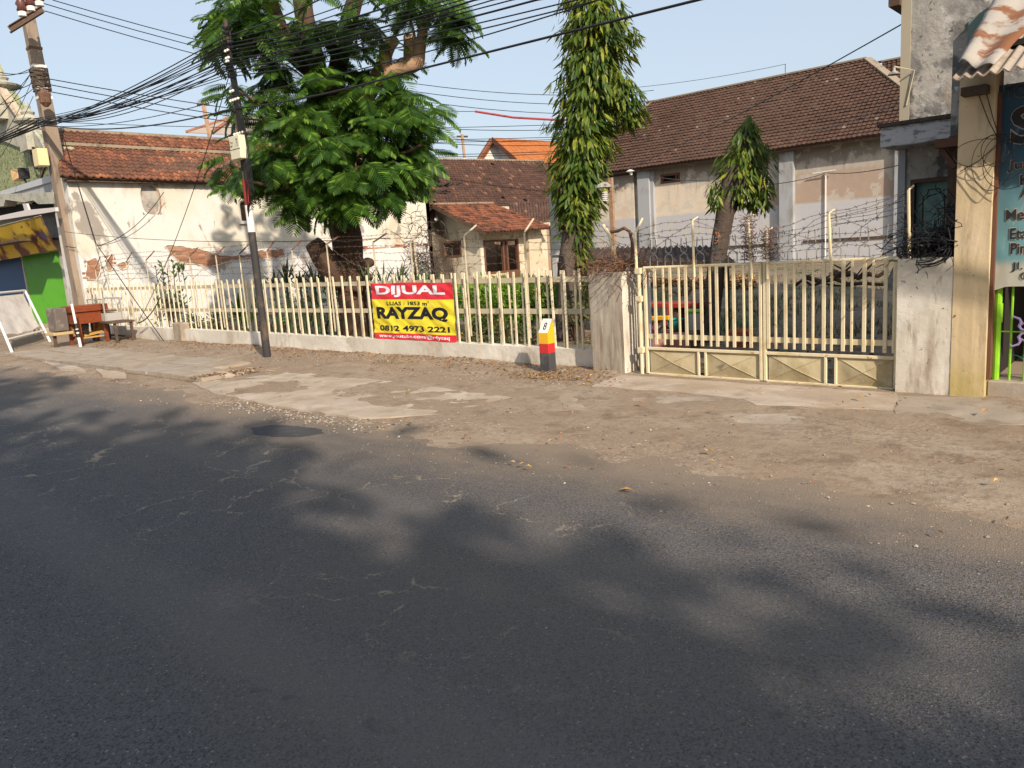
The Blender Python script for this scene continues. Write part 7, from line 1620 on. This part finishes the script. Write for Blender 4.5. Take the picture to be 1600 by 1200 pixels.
# ================================================================== OVERHEAD CABLES
PX_ = bx0.x; PYY = bx0.y
def cable(pts, sag, r, label, grp, m_='cable', name='overhead_cable', n=22):
    mb = MB(); out = []
    for i in range(len(pts) - 1):
        a, b = Vector(pts[i]), Vector(pts[i + 1]); s = sag[i] if isinstance(sag, (list, tuple)) else sag
        for k in range(n): t = k / n; p = a.lerp(b, t); p.z -= s * 4 * t * (1 - t); out.append(p)
    out.append(Vector(pts[-1])); mb.tube(out, r, 4, cap=False)
    o = build(name, mb, MT[m_], recalc=False); tag(o, label, 'cable', grp); return o
def left_pt(i): p = pax(on_y(80, 203, 8.6).z + .045 * (i % 6)); return Vector((p.x + .1, 8.3 - .05 * (i % 3), p.z))
def on_pole(py): z = on_y(365, py, PYY).z; p = pxz(z); return Vector((p.x, p.y - .07, p.z))
grpA = 'thick black telecom cables running between the two utility poles'
# through the steel pole and on to the upper right
rr = random.Random(91)
right_exit = [(498, 0, 52), (560, 0, 58), (585, 0, 63), (640, 0, 70), (700, 0, 76), (722, 0, 82), (742, 0, 90), (770, 0, 96), (800, 0, 101), (838, 0, 107), (900, 0, 113), (935, 0, 118)]
for i, (ex_, ey_, py) in enumerate(right_exit):
    B_ = on_pole(py + 2); E_ = on_y(ex_, ey_, PYY - .35 - .02 * i); dvec = (E_ - B_); E2 = B_ + dvec * ((3.5 - B_.x) / dvec.x)
    L0 = left_pt(i)
    cable([L0, B_, E_, E2], [.10 + .08 * rr.random(), .03 + .05 * rr.random(), .05], .008 if i % 3 else .012, ORDN[i] + ' black cable leaving the steel pole to the upper right', grpA)
for i in range(6):
    py = 60 + 9 * i; B_ = on_pole(py); cable([left_pt(i), B_], .14 + .05 * i, .010, ORDN[i] + ' slack black cable ending at the steel pole head', 'slack cables ending at the steel pole')
# low long line
B_ = on_pole(172); E_ = on_y(1055, 0, PYY - .6); e1_ = on_y(640, 112, PYY - .3)
cable([left_pt(2) + Vector((0, 0, .02)), B_, e1_, B_ + (E_ - B_) * ((3.0 - B_.x) / (E_.x - B_.x))], [.25, .06, .0], .014, 'lowest thick black cable crossing in front of the feathery tree', 'low cables')
cable([left_pt(1), on_pole(152), on_y(900, 12, PYY - .4), on_y(1010, -26, PYY - .5)], [.2, .08, 0], .008, 'thin cable just above the lowest thick one', 'low cables')
# bundle from the concrete pole towards the lower left corner
for i in range(7):
    a = left_pt(i) + Vector((.02 * i, -.02 * i, 0)); b = on_y(-160, 262 + 2.2 * i, 7.6); cable([a, b], .15, .024 if i < 4 else .015, 'heavy black cable in the bundle dropping off the left edge', 'cable bundle at far left')
# loose drops left of the concrete pole
for i, (a, b) in enumerate((((46, 118), (-30, 205)), ((47, 116), (-40, 180)), ((50, 125), (-30, 250)), ((44, 122), (-50, 230)), ((50, 140), (-30, 160)), ((52, 150), (-40, 290)), ((46, 112), (-30, 100)), ((46, 108), (-40, 104)), ((50, 130), (-30, 118)))):
    cable([on_y(*a, 8.5), on_y(*b, 7.4)], .15 + .05 * (i % 3), .010, 'thin drop wire fanning left from the concrete pole', 'drop wires left of the concrete pole')
# bare power lines from the crossarm away over the yard
for i, (a, b, c_) in enumerate((((67, 5), (350, 75), (862, 153)), ((70, 17), (345, 92), (862, 168)), ((82, 0), (350, 60), (862, 137)), ((64, 121), (350, 170), (860, 187)), ((66, 130), (340, 182), (856, 207)), ((66, 141), (300, 178), (856, 212)))):
    A_ = at_d(a[0], a[1], 26); C_2 = at_d(c_[0] + 160, c_[1] + 4, 46); cable([A_, C_2], 1.3 if i < 3 else 1.0, .016, ORDN[(2, 4, 0, 5, 6, 7)[i]] + ' bare power line from the concrete pole over the yard', 'power lines over the yard')
for i, (ya_, yb2) in enumerate(((186, 187), (203, 207), (209, 210), (231, 228), (236, 231))):
    cable([at_d(-40, ya_ - 2, 52), at_d(1100, yb2 - 3, 52)], .7, .020, ORDN[i] + ' faint far line crossing the sky behind the roofs', 'far lines behind the roofs')
a, b = at_d(742, 174, 40), at_d(862, 187, 40); cable([at_d(560, 140, 38), a], .3, .015, 'thin line leading to the red sleeved span', 'red sleeved line'); mb = MB(); mb.tube([a, a.lerp(b, .5) - Vector((0, 0, .1)), b, at_d(930, 188, 40)], .06, 6); tag(build('cable_sleeve', mb, mat('red_sleeve', (.30, .05, .05)), base=a), 'dull red sleeve on an overhead line left of the drooping tree', 'cable sleeve')
# wires toward the right-hand buildings
for i, (a, ad, b, bd) in enumerate((((985, 262), 30, (1510, -20), 10.5), ((1240, 213), 30, (1500, 125), 11.0), ((1130, 290), 13, (1290, 270), 20), ((1290, 270), 20, (1600, 190), 9.0), ((1000, 268), 38, (1110, 283), 13), ((860, 145), 45, (1228, 100), 44), ((1409, 166), 12, (1505, 138), 10))):
    cable([at_d(*a, ad), at_d(*b, bd)], (.12, .1, .1, .2, .1, .3, .06)[i], (.012, .009, .008, .009, .008, .012, .009)[i], ['cable rising across the big brown roof to the upper right corner', 'thin wire from the roof hip to the weathered wall end', 'thin wire from the lopped tree to the wall conduit', 'wire from the wall conduit up to the stall roof', 'thin wire from the eave lamp to the lopped tree', 'faint aerial wire above the big brown roof', 'short cable across the grey building'][i], None)
# thin stays and drops on the left wall
cable([on_y(95, 200, 8.6), on_y(150, 380, 8.4), on_z(258, 536)], [.02, .02], .012, 'guy wire slanting from the concrete pole over the fence to the verge', None, name='guy_wire')
cable([on_y(102, 385, 8.3), on_x(256, 300, -23.6)], .55, .010, 'slack wire looping from the concrete pole across the cream wall', None)
cable([on_pole(120), on_y(215, 505, 8.3)], .3, .008, 'thin wire falling from the steel pole to the fence', None)
cable([on_y(215, 505, 8.3), on_y(250, 465, 8.4)], .12, .016, 'short slack hose tied on the fence left of the stub', None)
cable([on_x(100, 362, -23.8), on_y(610, 372, 8.6)], .15, .006, 'hair-thin wire crossing the cream wall above the fence', None)
# small poles behind roofs
for px, py0, py1, dep, lab in ((322, 208, 160, 50, 'thin weathered pole with insulators rising behind the left roof'), (724, 258, 210, 55, 'thin pole with a white sheet on its foot on the rear ridge')):
    mb = MB(); a, b = at_d(px + (5 if px < 400 else 3), py0, dep), at_d(px - (5 if px < 400 else 2), py1, dep); mb.tube([Vector((a.x, a.y, a.z - 3)), a, b], .16 if px < 400 else .10, 6); rt = thing('small_pole', lab, 'pole', tuple(a)); build('shaft', mb, MT['bark_pale'], rt)
    mb = MB(); mb.tube([b + CR * -.4 - Vector((0, 0, .15)), b + CR * .4 - Vector((0, 0, .15))], .07, 5); build('crosspiece', mb, MT['wood_dark'], rt)
    if px > 400: mb = MB(); mb.add([at_d(721, 258, 50), at_d(731, 259, 50), at_d(729, 247, 50.5), at_d(723, 247, 50.5)], [(0, 1, 2, 3)]); o = build('white_sheet', mb, MT['white'], rt, recalc=False); s = o.modifiers.new('s', 'SOLIDIFY'); s.thickness = .05

# ================================================================== TREES ACROSS THE STREET (behind the camera; they shade the road)
def shade_tree(x, y, h, spread, n, seed, label):
    rr = random.Random(seed); root = thing('tree', label, 'tree', (x, y, 0), 'trees across the street'); xf = []; tops = []
    for k in range(20):
        a = rr.uniform(0, 6.3); q = spread * math.sqrt(rr.uniform(.0, 1.0)); tops.append(Vector((x + q * math.cos(a) * 1.15, y + q * math.sin(a), h * rr.uniform(.70, 1.0))))
    mb = MB(); mb.tube([(x, y, 0), (x + .1, y, h * .3), (x - .1, y + .1, h * .55)], [.34, .27, .2], 10); build('trunk', mb, MT['bark'], root)
    for t in tops[:9]: mb = MB(); mb.tube([(x - .1, y + .1, h * .5), t.lerp(Vector((x, y, h * .5)), .5) + Vector((0, 0, .3)), t], [.12, .08, .03], 6); build('limb', mb, MT['bark'], root)
    lp_ = [leaf_proto(.3, .05)]
    for t in tops:
        r = rr.uniform(1.0, 1.7)
        for _ in range(n // 20):
            o = Vector((rr.gauss(0, 1), rr.gauss(0, 1), rr.gauss(0, .6))) * r * .5; d = Vector((rr.uniform(-1, 1), rr.uniform(-1, 1), rr.uniform(-.8, .5))).normalized(); xf.append((0, frame_mat(t + o, d, Vector((rr.uniform(-1, 1), rr.uniform(-1, 1), 1)).normalized(), rr.uniform(.30, .6))))
    join_instances('crown_foliage', lp_, xf, MT['bush'], root)
SHADE = [(-2.2, -5.7, 9.6, 2.6, 4400, 1), (1.6, -6.1, 10.0, 2.8, 4400, 2), (5.6, -6.2, 10.2, 2.9, 4600, 3), (9.6, -6.3, 10.4, 2.9, 5200, 4), (13.0, -6.9, 10.0, 2.6, 4000, 5)]
for i, (x, y, h, s, n, sd_) in enumerate(SHADE):
    shade_tree(x, y, h, s, n, sd_, ['leftmost', 'second from left', 'middle', 'fourth from left', 'rightmost'][i] + ' of the street trees behind the camera shading the asphalt')
